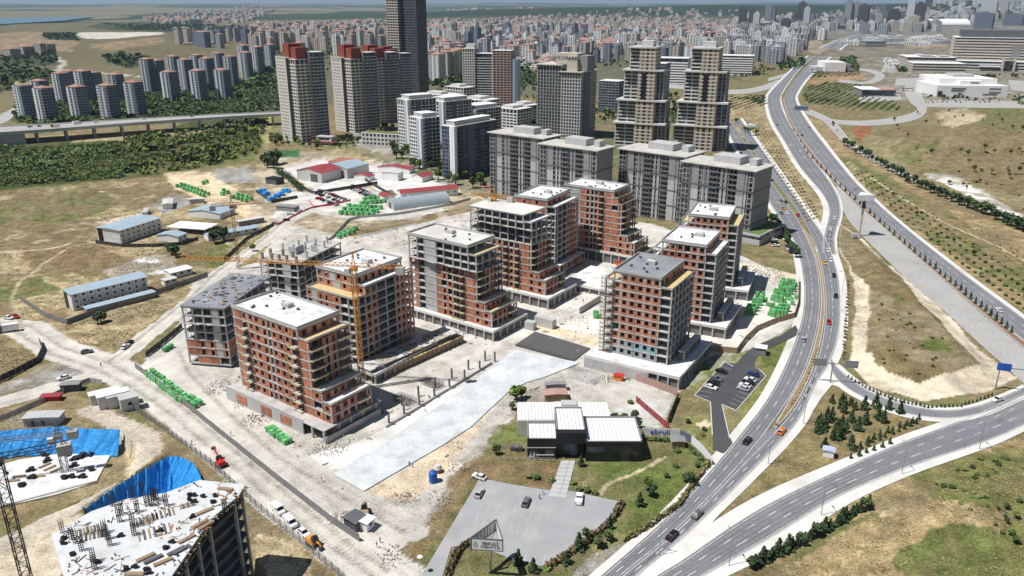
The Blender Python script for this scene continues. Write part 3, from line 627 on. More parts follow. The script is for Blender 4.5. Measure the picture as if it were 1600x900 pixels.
# ---------------- ground sheets ----------------
NX0, NX1, NY0, NY1, ST = -300., 340., 118., 600., 1.0
xs = np.arange(NX0, NX1 + .1, ST); ys = np.arange(NY0, NY1 + .1, ST); X, Y = np.meshgrid(xs, ys)
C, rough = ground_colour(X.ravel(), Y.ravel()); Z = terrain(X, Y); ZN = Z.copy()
Z += (rough.reshape(X.shape) * ((fbm(X, Y, 1 / 3.2, 3, 91) - .5) * .55 + (fbm(X, Y, 1 / 1.5, 2, 92) - .5) * .35)) * np.clip((np.abs(X) > -1), 0, 1)
fl = np.zeros(X.shape, bool)
for P in FLAT:
    ax = [p[0] for p in P]; ay = [p[1] for p in P]; bb = (X >= min(ax)) & (X <= max(ax)) & (Y >= min(ay)) & (Y <= max(ay))
    if bb.any(): fl[bb] |= inside(X[bb], Y[bb], P)
g2 = fl.copy(); g2[1:] |= fl[:-1]; g2[:-1] |= fl[1:]; g2[:, 1:] |= fl[:, :-1]; g2[:, :-1] |= fl[:, 1:]
Z = np.where(g2, -.02, Z)
me = grid_mesh('site_ground', X, Y, Z - .12, C); me.materials.append(M['soil']); structure('site_ground', me, None)
ang = np.concatenate([np.linspace(-180, -48, 45)[:-1], np.arange(-48, 48.01, .25), np.linspace(48, 180, 45)[1:]]); rad = 60 * 1.017 ** np.arange(0, 395)
A, RR = np.meshgrid(np.radians(ang), rad); X, Y = RR * np.sin(A), RR * np.cos(A)
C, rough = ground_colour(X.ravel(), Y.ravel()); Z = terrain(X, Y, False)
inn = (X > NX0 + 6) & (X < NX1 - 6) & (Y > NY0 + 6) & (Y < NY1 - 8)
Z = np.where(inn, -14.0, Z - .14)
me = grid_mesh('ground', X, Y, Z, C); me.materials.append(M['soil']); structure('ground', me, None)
ZF_ = terrain(X, Y, False); _ar = np.radians(ang)
def far_z(x, y):
    i = min(max(int(round(math.log(max(math.hypot(x, y), 61) / 60) / math.log(1.017))), 0), len(rad) - 1); j = int(np.argmin(np.abs(_ar - math.atan2(x, y)))); return float(ZF_[i, j])
def ground_z(x, y):
    if NX0 < x < NX1 and NY0 < y < NY1: return float(ZN[int((y - NY0) / ST + .5), int((x - NX0) / ST + .5)])
    return far_z(x, y)
# lake in the far left
M['water'] = mat('water', (.09, .19, .24), .25, .15, .002, .01, spec=.5)
P = [G(*p).xy for p in [(-250, 60), (-40, 44), (20, 40), (100, 35), (150, 28), (210, 24), (190, 22), (100, 26), (40, 29), (-60, 32), (-250, 36)]]
m_ = MB(); m_.poly([(p.x, p.y, 12.0) for p in P][::-1]); structure('lake', m_, M['water'])
# ---------------- the building site: concrete frames with brick infill ----------------
_pc = {}
def panel_mesh(code, w, h):
    k = (code, round(w, 2), round(h, 2))
    if k in _pc: return _pc[k]
    b = MB(); t = .22
    if code == 'B': b.box(.02, w - .02, 0, t, 0, h); ms = M['brick']
    elif code in 'WNTP':
        a0, a1 = w * .5 - min(.75, w * .26), w * .5 + min(.75, w * .26); s0, s1 = .75, h - .35
        b.box(.02, a0, 0, t, 0, h); b.box(a1, w - .02, 0, t, 0, h); b.box(a0, a1, 0, t, 0, s0); b.box(a0, a1, 0, t, s1, h)
        ms = {'W': M['brick'], 'N': M['panel_grey'], 'T': M['panel_teal'], 'P': M['brick_pale']}[code]
    elif code == 'D': b.box(.02, w * .42, 0, t, 0, h); b.box(w * .42, w * .78, 0, t, h - .5, h); b.box(w * .78, w - .02, 0, t, 0, h); ms = M['brick']
    elif code == 'C': b.box(0, w, 0, t + .1, -.1, h + .1); ms = M['concrete_wall']
    _pc[k] = b.mesh('brick_panel', ms); return _pc[k]
def balcony_mesh(w):
    k = ('bal', round(w, 2))
    if k not in _pc:
        b = MB(); b.box(.1, w - .1, -1.5, -.02, -.02, .16); b.box(.1, w - .1, -1.5, -1.38, .16, .55, 1); b.box(.1, .22, -1.38, -.02, .16, .55, 1); b.box(w - .22, w - .1, -1.38, -.02, .16, .55, 1)
        _pc[k] = b.mesh('balcony', [M['concrete'], M['formwork']])
    return _pc[k]
PNAME = {'B': 'brick_panel', 'W': 'brick_panel', 'D': 'brick_panel', 'P': 'brick_panel', 'N': 'grey_panel', 'T': 'teal_panel', 'C': 'concrete_wall'}
def bays(spec, L):
    """'BGWW..' (equal bays) or [('B',4.1),...] -> list of (code, start, width) covering 0..L"""
    if isinstance(spec, str): return [(c, i * L / len(spec), L / len(spec)) for i, c in enumerate(spec)]
    out = []; s = 0
    for c, w in spec:
        if s >= L - .3: break
        w = min(w, L - s); out.append((c, s, w)); s += w
    if s < L - .3: out.append(('O', s, L - s))
    return out
def frame_building(label, origin, yaw, levels, z0=0, fh=3.2, roof='roof_white', core=True, topper=True, colm='concrete', slabm='concrete', vents=7, name='unfinished_building'):
    """levels, bottom up: (floors, x0, x1, y0, y1, front spec, right spec[, left spec])"""
    t = thing(name, label, 'building', (origin[0], origin[1], 0), R(yaw))
    z = z0; prev = None; rnd = random.Random(label)
    for li, lv in enumerate(levels):
        n, x0, x1, y0, y1, fs, rs = lv[:7]; ls = lv[7] if len(lv) > 7 else None
        sl = MB(); sl.box(x0 - .12, x1 + .12, y0 - .12, y1 + .12, -.48, 0); slm = sl.mesh('floor_slab', M[slabm])
        for f in range(n + (1 if li == len(levels) - 1 else 0)): link('floor_slab', slm, t, (0, 0, z + f * fh + (0.002 * li)))
        H = n * fh; ph = fh - .48
        cm = MB(); cm.box(-.24, .24, -.24, .24, 0, H - .49); cm = cm.mesh('column', M[colm])
        done = set()
        def colat(x, y):
            k = (round(x, 1), round(y, 1))
            if k not in done: done.add(k); link('column', cm, t, (x, y, z))
        for spec, ox, oy, L, rz in ((fs, x0, y0, x1 - x0, 0), (rs, x1, y0, y1 - y0, R(90)), (ls, x0, y1, y1 - y0, R(-90)), (None, x1, y1, x1 - x0, R(180))):
            bb = bays(spec, L) if spec else bays('O' * max(2, int(L / 5)), L)
            ca, sa = math.cos(rz), math.sin(rz)
            for c, s, w in bb:
                px, py = ox + ca * s, oy + sa * s
                inx, iny = -sa * .26, ca * .26
                colat(px + inx + (ca * .24 if s == 0 else 0), py + iny + (sa * .24 if s == 0 else 0))
                for f in range(n):
                    if c == 'G':
                        link('balcony', balcony_mesh(w), t, (px, py, z + f * fh), rz)
                        link('brick_panel', panel_mesh('D', w, ph), t, (px - sa * 1.2, py + ca * 1.2, z + f * fh), rz)
                    elif c in 'WBDP' and rnd.random() < .035: continue
                    elif c != 'O': link(PNAME[c], panel_mesh(c, w, ph), t, (px - sa * .02, py + ca * .02, z + f * fh), rz)
            colat(ox + ca * (L - .24) - sa * .26, oy + sa * (L - .24) + ca * .26)
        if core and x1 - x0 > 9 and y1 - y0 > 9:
            cb = MB(); cb.box(x0 + 3.6, x1 - 3.6, y0 + 3.6, y1 - 3.6, z, z + H - .5); cb.build('inner_wall', M['concrete_dark'], t)  # solid core added; the dark of the interior is put into its colour
        if prev:
            p0, p1, q0, q1 = prev; te = MB()
            for a, b, c, d in ((p0, x0 - .15, q0, q1), (x1 + .15, p1, q0, q1), (max(p0, x0 - .15), min(p1, x1 + .15), q0, y0 - .15), (max(p0, x0 - .15), min(p1, x1 + .15), y1 + .15, q1)):
                if b - a > .8 and d - c > .8:
                    te.box(a, b, c, d, z + .004, z + .06)
                    e = .18
                    if b == p1: te.box(b - e, b, c, d, z + .06, z + .75, 1)
                    if a == p0: te.box(a, a + e, c, d, z + .06, z + .75, 1)
                    if c == q0: te.box(a + e, b - e, c, c + e, z + .06, z + .75, 1)
            if te.v: te.build('terrace', [M['roof_white'] if rnd.random() < .7 else M['formwork'], M['concrete']], t)
        z += H; prev = (x0, x1, y0, y1)
    x0, x1, y0, y1 = prev
    rb = MB(); rb.box(x0 - .3, x1 + .3, y0 - .3, y1 + .3, z + .01, z + .3); rb.build('roof', M[roof], t)
    if topper:
        pa = MB(); e = .25
        pa.box(x0 - .3, x1 + .3, y0 - .3, y0 - .3 + e, z + .3, z + 1.1); pa.box(x0 - .3, x1 + .3, y1 + .3 - e, y1 + .3, z + .3, z + 1.1)
        pa.box(x0 - .3, x0 - .3 + e, y0 - .05, y1 + .05, z + .3, z + 1.1); pa.box(x1 + .3 - e, x1 + .3, y0 - .05, y1 + .05, z + .3, z + 1.1); pa.build('parapet', M['concrete_wall'], t)
        cx, cy = (x0 + x1) / 2 + rnd.uniform(-2, 3), (y0 + y1) / 2 + rnd.uniform(1, 3)
        sb = MB(); sb.box(cx - 1.8, cx + 1.8, cy - 1.3, cy + 1.3, z + .3, z + 1.6); sb.box(cx - 1.3, cx + 1.3, cy - .9, cy + .9, z + 1.6, z + 1.75, 1); sb.build('roof_hatch', [M['lightgrey'], M['offwhite']], t)
        vm = MB(); vm.box(-.4, .4, -.3, .3, 0, .55); vm.box(-.5, .5, -.4, .4, .55, .65); vm = vm.mesh('roof_vent', M['darkgrey'])
        for _ in range(vents): link('roof_vent', vm, t, (rnd.uniform(x0 + 2, x1 - 2), rnd.uniform(y0 + 2, y1 - 2), z + .3), rnd.uniform(0, 3))
    return t, z
w = 4.12
F1 = [('B', w), ('G', 3.6), ('W', 3.2), ('W', 3.2), ('D', 3.6), ('O', 1.9), ('W', 3.2), ('W', 3.2), ('W', 3.2), ('G', 3.8), ('B', 4.4), ('W', 4.4), ('W', 4.4)]
FT = [('B', w), ('W', 3.6), ('W', 3.2), ('W', 3.2), ('D', 3.6), ('O', 1.9), ('W', 3.2), ('W', 3.2), ('W', 3.2), ('D', 3.8)]
RE = [('G', 6.0), ('D', 2.6), ('D', 2.6), ('G', 6.0)]
RL2 = [('D', 4.2), ('W', 3), ('W', 3), ('G', 5), ('W', 3)]
B1, z1 = frame_building('white roofed brick block with stepped terraces, nearest the dirt road and the orange crane', (-66.4, 224.2), -36.3, [
    (2, -33, 13, 0, 17, F1, RL2), (1, -33, 9, 0, 17, F1, RL2), (5, -33, 4.6, 0, 17, F1, RE), (1, -33, 0, 0, 17, FT, 'DDWD')], z0=4.4)
F4a = [('W', 5), ('O', 4), ('C', 6.6), ('B', 2), ('D', 3.6), ('W', 3), ('G', 3.6), ('G', 3), ('B', 4.2), ('W', 4.4), ('W', 4.4)]
F4b = [('O', 5), ('O', 4), ('C', 6.6), ('O', 4), ('O', 5), ('O', 4), ('O', 4), ('O', 4.2), ('O', 4)]
B4, _ = frame_building('brick block with a broad bare concrete wall and three raw concrete top floors', (-17.8, 301.5), -36, [
    (2, -32.5, 12, 0, 17.5, F4a, RL2), (1, -32.5, 8.5, 0, 17.5, F4a, RL2), (4, -32.5, 4.4, 0, 17.5, F4a, RE), (2, -32.5, 4.4, 0, 17.5, F4b, 'OOOO'), (1, -32.5, 0, 0, 17.5, F4b, 'OOO')], z0=4.2, roof='concrete_pale')
F5a = [('O', 5), ('O', 4), ('O', 3), ('D', 3.4), ('W', 3.2), ('G', 3.4), ('W', 3), ('G', 3.2), ('B', 4.2), ('W', 4.4), ('W', 4.4)]
B5, _ = frame_building('tall block with raw concrete upper floors and an orange crane mast on its front', (5.0, 337.5), -35, [
    (2, -30, 12, 0, 17, F5a, RL2), (1, -30, 8.5, 0, 17, F5a, 'DWWD'), (4, -30, 4.4, 0, 17, F5a, RE), (3, -30, 4.4, 0, 17, 'OOOOOOOO', 'OOOO'), (1, -30, 0, 0, 17, 'OOOOOOO', 'OOO')], z0=4.8, roof='concrete_pale', topper=False)
F6 = [('C', 10), ('B', 1.8), ('D', 4), ('O', 2), ('W', 2.6), ('G', 3.4), ('B', 4), ('B', 4.2), ('W', 4.2), ('W', 4.2)]
B6, _ = frame_building('stepped brick block with a tall blank concrete wall, farthest back before the grey flats', (51.8, 393.5), -34, [
    (2, -29, 13, 0, 17, F6, RL2), (1, -29, 9, 0, 17, F6, 'DWWD'), (5, -29, 5, 0, 17, F6, RE), (1, -29, 2.6, 0, 17, F6, 'DDD'), (1, -29, 0, 0, 17, F6, 'DDD')], z0=5.6)
OF = [('O', 4.4), ('P', 2.4), ('P', 2.4), ('P', 2.4), ('P', 2.4)]
OG = [('O', 2.6), ('O', 5), ('O', 5), ('W', 2.9), ('W', 2.9), ('W', 2.9), ('W', 2.9)]
B7, _ = frame_building('slim brick block with open shaded loggias, behind the one with raw upper floors', (16.9, 374.8), -30, [
    (1, -18, 9, -2, 27, 'WWWWWW', 'OWOWOWO'), (9, -18, 5, 0, 26, [('B', 3), ('W', 3), ('O', 2), ('B', 3), ('W', 3), ('B', 4), ('O', 5)], OG), (1, -18, 0, 0, 26, 'BWBWB', 'DDDDD')], z0=2.4)
B3, _ = frame_building('brown brick block behind the rusty crane mast, with a lower white front roof', (-56.6, 267.8), -34, [
    (8, -20, 4.6, -5.5, 26, [('W', 3), ('C', 2.6), ('D', 3), ('D', 3), ('B', 2.6), ('W', 3), ('O', 4)], [('O', 5.5), ('W', 3), ('W', 3), ('O', 5), ('O', 5), ('W', 2.6), ('W', 2.6), ('W', 2.6), ('W', 2.4)]),
    (1, -20, 4.6, 0, 26, 'WWCWBW', [('W', 3), ('W', 3), ('O', 5), ('O', 5), ('W', 2.6), ('W', 2.6), ('W', 2.6), ('W', 2.4)]), (1, -20, 0, 0, 25, 'WWCWWB', 'DDDDDDD')], z0=3.4)
TF = [('O', 3.2)] + [('W', 3)] * 6 + [('O', 4.4)]
def row_block(label, o, yaw, n, roof='roof_white', teal=False):
    lv = []
    if teal:
        lv.append((1, -21.2, 4.4, 0, 23.5, [('O', 3.2)] + [('N', 3)] * 6 + [('O', 4.4)], 'OOOOOO')); lv.append((1, -21.2, 4.4, 0, 23.5, [('O', 3.2), ('P', 3), ('N', 3), ('N', 3), ('T', 3), ('T', 3), ('T', 3), ('O', 4.4)], 'OOOOOO')); n -= 2
    lv.append((n, -21.2, 4.4, 0, 23.5, TF, [('O', 3.9)] * 6)); lv.append((1, -18, 0, 0, 23.5, 'OWWWWW', 'WDBDDD'))
    return frame_building(label, o, yaw, lv, z0=4.6, roof=roof)
TR, _ = row_block('brick block with a grey roof and teal panels low down, beside the wooden hoarding', (52.4, 261), -31, 9, 'roof_grey', True)
R2, _ = row_block('middle one of the three brick blocks with white roofs and shaded right sides', (77.4, 300.5), -27, 9)
R3, _ = row_block('white roofed brick block farthest up the row, in front of the grey flats', (97.6, 343.5), -22, 9)
def podium(label, o, yaw, x0, x1, y0, y1, h, colonnade=True, terrace=None, wallm='concrete_wall'):
    t = thing('podium', label, 'building', (o[0], o[1], 0), R(yaw))
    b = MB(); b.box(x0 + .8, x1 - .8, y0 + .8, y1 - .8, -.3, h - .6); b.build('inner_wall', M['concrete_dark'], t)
    s = MB(); s.box(x0, x1, y0, y1, h - .6, h - .02); s.build('deck', M['roof_white'], t)
    p = MB(); p.box(x0, x1, y0, y0 + .3, h - .02, h + .45); p.box(x1 - .3, x1, y0 + .3, y1, h - .02, h + .45); p.build('parapet', M['concrete_pale'], t)
    c = MB(); c.box(-.3, .3, -.3, .3, -.3, h - .6); cm = c.mesh('column', M['concrete'])
    if colonnade:
        k = max(2, int((x1 - x0) / 4.6)); k2 = max(2, int((y1 - y0) / 4.6))
        for i in range(k + 1): link('column', cm, t, (x0 + .4 + (x1 - x0 - .8) * i / k, y0 + .4, 0))
        for i in range(1, k2 + 1): link('column', cm, t, (x1 - .4, y0 + .4 + (y1 - y0 - .8) * i / k2, 0))
    else:
        wl = MB(); wl.box(x0, x1 - 12, y0, y0 + .5, -.3, h - .61); wl.box(x0, x0 + .5, y0 + .5, y1, -.3, h - .61); wl.build('retaining_wall', M[wallm], t)
        for i in range(4): link('column', cm, t, (x1 - .4 - 3.8 * i, y0 + .4, 0))
        for i in range(7): link('column', cm, t, (x1 - .4, y0 + 3 + 3.9 * i, 0))
    if terrace:
        a, b2, c2, d2 = terrace
        tw = MB(); tw.box(a, b2, c2, d2, h + .02, h + 3.2); tw.box(a - .2, b2 + .2, c2 - .2, d2 + .2, h + 3.2, h + 3.6, 1); tw.build('side_terrace', [M['concrete_dark'], M['concrete_pale']], t)
        for i in range(5): link('column', cm, t, (b2, c2 + (d2 - c2) * i / 4, h - .5 - (h - .6) + h * 0 + .55 if False else h - 1.2))
    return t
podium('long white deck podium with grey wall under the block with teal panels', (52.4, 261), -31, -25, 12, -8, 29, 4.58, False, (6.2, 8.2, 7, 25))
podium('open colonnaded podium under the middle block of the row', (77.4, 300.5), -27, -24, 11.5, -3, 27, 4.58, True, (6.2, 8.2, 5, 24))
podium('open colonnaded podium under the block farthest up the row', (97.6, 343.5), -22, -24, 12, -3, 27, 4.58, True, (6.2, 8.2, 5, 24))
podium('raw concrete lower deck under the block with raw top floors', (-17.8, 301.5), -36, -36, 15, -3, 21, 4.18)
podium('raw concrete lower deck under the tall block with the crane mast', (5.0, 337.5), -35, -33, 16, -3.5, 21, 4.78)
podium('shaded concrete deck under the brown brick block', (-56.6, 267.8), -34, -24, 15, -8, 27, 3.38)
podium('broad white concrete deck between the back blocks', (27, 352), -33, -4, 26, 0, 30, 3.0)
podium('pale concrete base under the stepped block at the back', (51.8, 393.5), -34, -31, 15, -2, 20, 5.58)
# retaining wall podium of the front block
t = thing('podium', 'grey retaining wall podium with brick patches below the front brick block', 'building', (-66.4, 224.2, 0), R(-36.3))
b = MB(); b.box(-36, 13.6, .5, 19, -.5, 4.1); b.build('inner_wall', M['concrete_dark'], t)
b = MB(); b.box(-36, 14, -4.5, 20, 4.1, 4.38); b.build('deck', M['concrete'], t)
b = MB(); b.box(-36, 4, -4.5, -4.1, -.5, 4.1); b.box(-36, 4, -4.5, -4.2, 4.38, 5.0); b.box(-36, -35.6, -4.1, 19, -.5, 4.1); b.build('retaining_wall', M['concrete_wall'], t)
for x in (-30, -17, -7): b = MB(); b.box(x, x + 5.5, -4.62, -4.5, .8, 3.8); b.build('brick_panel', M['brick'], t)
c = MB(); c.box(-.3, .3, -.3, .3, -.5, 4.1); cm = c.mesh('column', M['concrete'])
for q in [(8, -4), (13.4, -4), (13.4, 2), (13.4, 7), (13.4, 12), (13.4, 18)]: link('column', cm, t, (q[0], q[1], 0))
b = MB(); b.box(14.2, 14.6, -4.5, 19, -.5, 2.2); b.build('low_wall', M['concrete'], t)
# left raw frame with the dark deck
B2, _ = frame_building('bare concrete frame with a dark cluttered roof deck, left of the front brick block', (-104.6, 266), -10, [
    (1, -17, 0, 0, 37, 'OBBO', 'OOOOOOO'), (2, -17, 0, 0, 37, [('B', 4.2), ('D', 4), ('D', 3.6), ('C', 2.6), ('D', 2.6)], [('B', 5), ('O', 5)]), (4, -17, 0, 0, 37, [('O', 4.2), ('O', 4), ('O', 3.6), ('C', 2.6), ('O', 2.6)], 'OOOOOOO')], z0=1.2, roof='roof_grey', topper=False)
dm = MB()
for i in range(70):
    x, y = random.uniform(-16, -1), random.uniform(1, 36); dm.box(x, x + random.uniform(.5, 2.2), y, y + random.uniform(.3, 1.6), 23.9, 23.9 + random.uniform(.1, .5), random.choice((0, 0, 1, 2)), random.uniform(0, 3))
o = dm.build('formwork_clutter', [M['darkgrey'], M['lightgrey'], M['timber']], B2); o['kind'] = 'stuff'
rl = MB()
for x in np.arange(-17, .1, 1.4): rl.bar((x, -.1, 23.8), (x, -.1, 25), .06)
for y in np.arange(0, 37, 1.4): rl.bar((-17.1, y, 23.8), (-17.1, y, 25), .06); rl.bar((.1, y, 23.8), (.1, y, 25), .06)
rl.build('guard_rail', M['fence_grey'], B2)
B0, _ = frame_building('bare concrete frame with columns rising above its top deck, behind the cluttered roof', (-95.0, 331), -20, [
    (4, -20, 0, 0, 36, [('O', 4.5), ('O', 4), ('O', 4), ('C', 2.6), ('O', 4)], 'OOOOOOO'), (2, -20, 0, 0, 36, 'OOOCO', 'OOOOOOO')], z0=.2, roof='concrete', topper=False)
b = MB(); b.box(-.35, .35, -.35, .35, 0, 3.4); cm = b.mesh('column', M['concrete_wall']); b = MB(); b.box(-.5, .5, -.5, .5, 0, 3.0); cm2 = b.mesh('column_shutter', M['timber'])
for i, (x, y) in enumerate([(-19, 1), (-14, 1), (-10, 1), (-6, 1), (-1, 1), (-19, 7), (-13, 8), (-7, 7), (-1, 9), (-18, 15), (-12, 15), (-6, 15), (-9, 20), (-4, 20), (-14, 22), (-2, 25), (-8, 27), (-15, 30), (-5, 32)]):
    link('column_shutter' if i < 8 else 'column', cm2 if i < 8 else cm, B0, (x, y, 19.7))
for q in ((-12, -8, 11, 11.4), (-8.4, -8, 11.42, 17), (-4, -1, 17, 17.3)): sw = MB(); sw.box(*q, 19.7, 23.1); sw.build('shear_wall', M['concrete_wall'], B0)
# long formwork deck between the blocks, court with columns
t = thing('formwork_deck', 'rough timber formwork deck of scaffolding in front of the brown brick block', 'building')
A0, A1 = G(583, 600), G(725, 535); d_ = (A1 - A0).normalized(); nn = Vector((-d_.y, d_.x, 0)); L_ = (A1 - A0).length
for k, (zz, off) in enumerate(((2.6, 0), (4.6, 1.2))):
    b = MB()
    for i in range(7):
        a = A0 + d_ * (L_ * i / 7) + nn * off; c_ = A0 + d_ * (L_ * (i + .97) / 7) + nn * off; w_ = 8.5
        b.prism([(p.x, p.y) for p in (a, c_, c_ + nn * w_, a + nn * w_)], zz + random.uniform(-.15, .15), zz + .3 + .1 * (i % 2), i % 2)
    b.build('deck_board', [M['timber'], M['formwork']] if k == 0 else [M['offwhite'], M['rubble']], t)
b = MB()
for i in range(20):
    a = A0 + d_ * (L_ * i / 19)
    for o_ in (.2, 4, 8): b.bar((a.x + nn.x * o_, a.y + nn.y * o_, 0), (a.x + nn.x * o_, a.y + nn.y * o_, 4.6), .14)
b.build('scaffold_prop', M['steel_dark'], t)
b = MB(); a = A0 + nn * .6; c_ = A1 + nn * .6; b.bar((a.x, a.y, 1.2), (c_.x, c_.y, 1.2), .25, 0, 2.2); b.build('formwork_wall', M['timber'], t)
b = MB()
for i in range(60):
    p = A0 + d_ * random.uniform(1, L_ - 1) + nn * random.uniform(1.5, 8.5); b.box(p.x, p.x + random.uniform(.5, 3), p.y, p.y + random.uniform(.15, .5), 5.05, 5.05 + random.uniform(.08, .4), random.randint(0, 2), random.uniform(0, 3.1))
o = b.build('loose_board', [M['timber'], M['offwhite'], M['steel_dark']], t); o['kind'] = 'stuff'
b = MB(); b.box(-.24, .24, -.24, .24, 0, 3.9); cmesh = b.mesh('concrete_column', M['darkgrey']); k = 0
for i in range(8):
    p = G(608 + i * 23.6, 664 - i * 14.2)
    tag(link('concrete_column', cmesh, None, (p.x, p.y, 0), R(-36)), f'{ORD[i]} free standing dark column along the white slab, counted from the front brick block', 'column', 'free standing columns by the white slab')
for i in range(6):
    p = G(628 + i * 26, 633 - i * 14)
    tag(link('concrete_column', cmesh, None, (p.x, p.y, 0), R(-36)), f'{ORD[i]} dark column of the inner line in the white court, counted from the orange crane', 'column', 'columns of the inner line in the white court')
b = MB(); A0, A1 = G(603, 668), G(768, 568); b.bar((A0.x, A0.y, .35), (A1.x, A1.y, .35), .6, 0, .9); tag(b.build('low_concrete_wall', M['concrete']), 'low straight concrete upstand between the white court and the big slab', 'wall')
for i, p in enumerate(((633, 628), (676, 602))):
    p = G(*p); t = thing('rebar_cage', ('rebar forest cage nearer the front brick block', 'rebar forest cage farther along the white court')[i], 'rebar cage', p, R(-36), 'rebar cages in the white court'); b = MB()
    for x in np.arange(-4, 4.1, .55):
        for y in (-1.8, -.6, .6, 1.8): b.bar((x, y, 0), (x + random.uniform(-.1, .1), y, 2.2), .07)
    b.build('upright_bar', M['steel_dark'], t); b = MB()
    for zz in (.6, 1.3, 1.9):
        for y in (-1.8, -.6, .6, 1.8): b.bar((-4, y, zz), (4, y, zz), .06)
        for x in (-4, -2, 0, 2, 4): b.bar((x, -1.8, zz), (x, 1.8, zz), .06)
    b.build('tie_bar', M['steel_dark'], t)
M['slab_dark'] = mat('slab_dark', (.10, .10, .10), .85, .12, .2, 2)
P = [G(*p) for p in [(805, 540), (836, 519), (922, 545), (896, 565)]]
t = thing('basement_slab', 'dark grey freshly cast slab with starter bars beside the white slab', 'slab')
b = MB(); b.prism([(p.x, p.y) for p in P][::-1], -.1, .35); b.build('slab', M['slab_dark'], t)
b = MB()
for i in range(34):
    p = P[0].lerp(P[3], i / 33); b.bar((p.x, p.y, .3), (p.x, p.y, 1.5), .12)
b.build('starter_bar', M['steel_dark'], t)
for nm, lab, px, h, m_ in (('retaining_wall', 'pale timbered retaining wall behind the dark slab', [(838, 505), (866, 513)], 4, 'lightgrey'), ('retaining_wall', 'grey block wall beside the deck of the raw frame', [(822, 512), (836, 515)], 3.5, 'concrete_wall'), ('retaining_wall', 'concrete ramp wall near the blue bin', [(905, 490), (938, 470)], 3, 'concrete')):
    a, c_ = G(*px[0]), G(*px[1]); b = MB(); b.bar((a.x, a.y, h / 2 - .2), (c_.x, c_.y, h / 2 - .2), 3 if h > 3.2 else .5, 0, h); tag(b.build(nm, M[m_]), lab, 'wall')

# safety nets round raw floors, props under fresh decks, loose site material
M['net'] = mat('net', (.50, .50, .49), .9, .25, .6, 3)
def net(t, x0, x1, y0, y1, z):
    b = MB(); P = [(x0, y1), (x0, y0), (x1, y0), (x1, y1)]; n = 12
    for (ax, ay), (bx_, by) in zip(P[:-1], P[1:]):
        ex, ey = (by - ay), -(bx_ - ax); L = math.hypot(ex, ey); ex, ey = -ex / L, -ey / L
        if (ax + bx_) / 2 + ex * 5 > x0 and (ax + bx_) / 2 + ex * 5 < x1 and y0 < (ay + by) / 2 + ey * 5 < y1: ex, ey = -ex, -ey
        for i in range(n):
            u0, u1 = i / n, (i + 1) / n; q0, q1 = (random.uniform(1.3, 2.3), random.uniform(1.3, 2.3)); 
            if i == 0 or True:
                w0 = 1.8 + .4 * math.sin(i * 1.7); w1 = 1.8 + .4 * math.sin((i + 1) * 1.7)
                a0 = (ax + (bx_ - ax) * u0, ay + (by - ay) * u0); a1 = (ax + (bx_ - ax) * u1, ay + (by - ay) * u1)
                b.poly([(a0[0], a0[1], z), (a1[0], a1[1], z), (a1[0] + ex * w1, a1[1] + ey * w1, z + .7 + .2 * math.sin((i + 1) * 2.3)), (a0[0] + ex * w0, a0[1] + ey * w0, z + .7 + .2 * math.sin(i * 2.3))])
    b.build('safety_net', M['net'], t)
net(B4, -32.6, 4.5, -.1, 17.6, 4.2 + 7 * 3.2 - .2); net(B5, -30.1, 4.5, -.1, 17.1, 4.8 + 9 * 3.2 - .2); net(B2, -17.1, .1, -.1, 37, 1.2 + 5 * 3.2 - .2); net(B0, -20.1, .1, -.1, 36, .2 + 4 * 3.2 - .2)
def props(t, x0, x1, y0, z0, n, fh=3.2):
    b = MB()
    for f in range(n):
        for x in np.arange(x0, x1, 1.1): b.bar((x + random.uniform(-.2, .2), y0 + random.uniform(.8, 3), z0 + f * fh), (x + random.uniform(-.2, .2), y0 + random.uniform(.8, 3), z0 + f * fh + fh - .5), .1)
    o = b.build('scaffold_prop', M['steel_dark'], t); o['kind'] = 'stuff'
props(B4, -32, 4, 0, 4.2 + 7 * 3.2, 2); props(B5, -30, 4, 0, 4.8 + 7 * 3.2, 3); props(B2, -17, 0, 0, 1.2 + 3 * 3.2, 4); props(B0, -20, 0, 0, .2, 6)
b = MB()   # tube scaffold on the open left bay of the block with teal panels
for zz in np.arange(4.7, 34, 1.6):
    for y in (-1.0, -.2): b.bar((-22.5, y, zz), (-17.8, y, zz), .07)
    b.bar((-22.5, -1.0, zz), (-22.5, 10, zz), .07); b.bar((-22.5, -.6, zz), (-17.8, -.6, zz), .5, 1, .06)
for x in np.arange(-22.5, -17.5, 1.5):
    for y in (-1.0, -.2): b.bar((x, y, 4.6), (x, y, 34.5), .08)
for y in np.arange(.5, 10, 1.8): b.bar((-22.5, y, 4.6), (-22.5, y, 34.5), .08)
o = b.build('tube_scaffold', [M['steel_grey'], M['timber']], TR)
b = MB(); P_ = gp([(300, 520), (450, 360), (740, 335), (1010, 360), (1150, 420), (1235, 470), (1060, 600), (960, 600), (880, 600), (780, 650), (600, 800), (520, 760), (380, 650)]); xs_ = [p[0] for p in P_]; ys_ = [p[1] for p in P_]; X_ = rng.uniform(min(xs_), max(xs_), 2600); Y_ = rng.uniform(min(ys_), max(ys_), 2600); S1_ = gp([(805, 545), (905, 566), (735, 668), (568, 767), (516, 738), (700, 600)]); ok = inside(X_, Y_, P_) & ((fbm(X_, Y_, 1 / 14., 3, 8) > .5) | (rng.random(2600) < .15)) & ~(inside(X_, Y_, S1_) & (rng.random(2600) < .85))
for x, y in zip(X_[ok], Y_[ok]):
    k = random.random(); w_ = random.uniform(.2, .7) if k < .6 else random.uniform(1, 2.6); b.box(x, x + w_, y, y + random.uniform(.12, .5), -.1, random.uniform(.08, .45), random.choice((0, 0, 1, 1, 2, 3, 4)), random.uniform(0, 3.1))
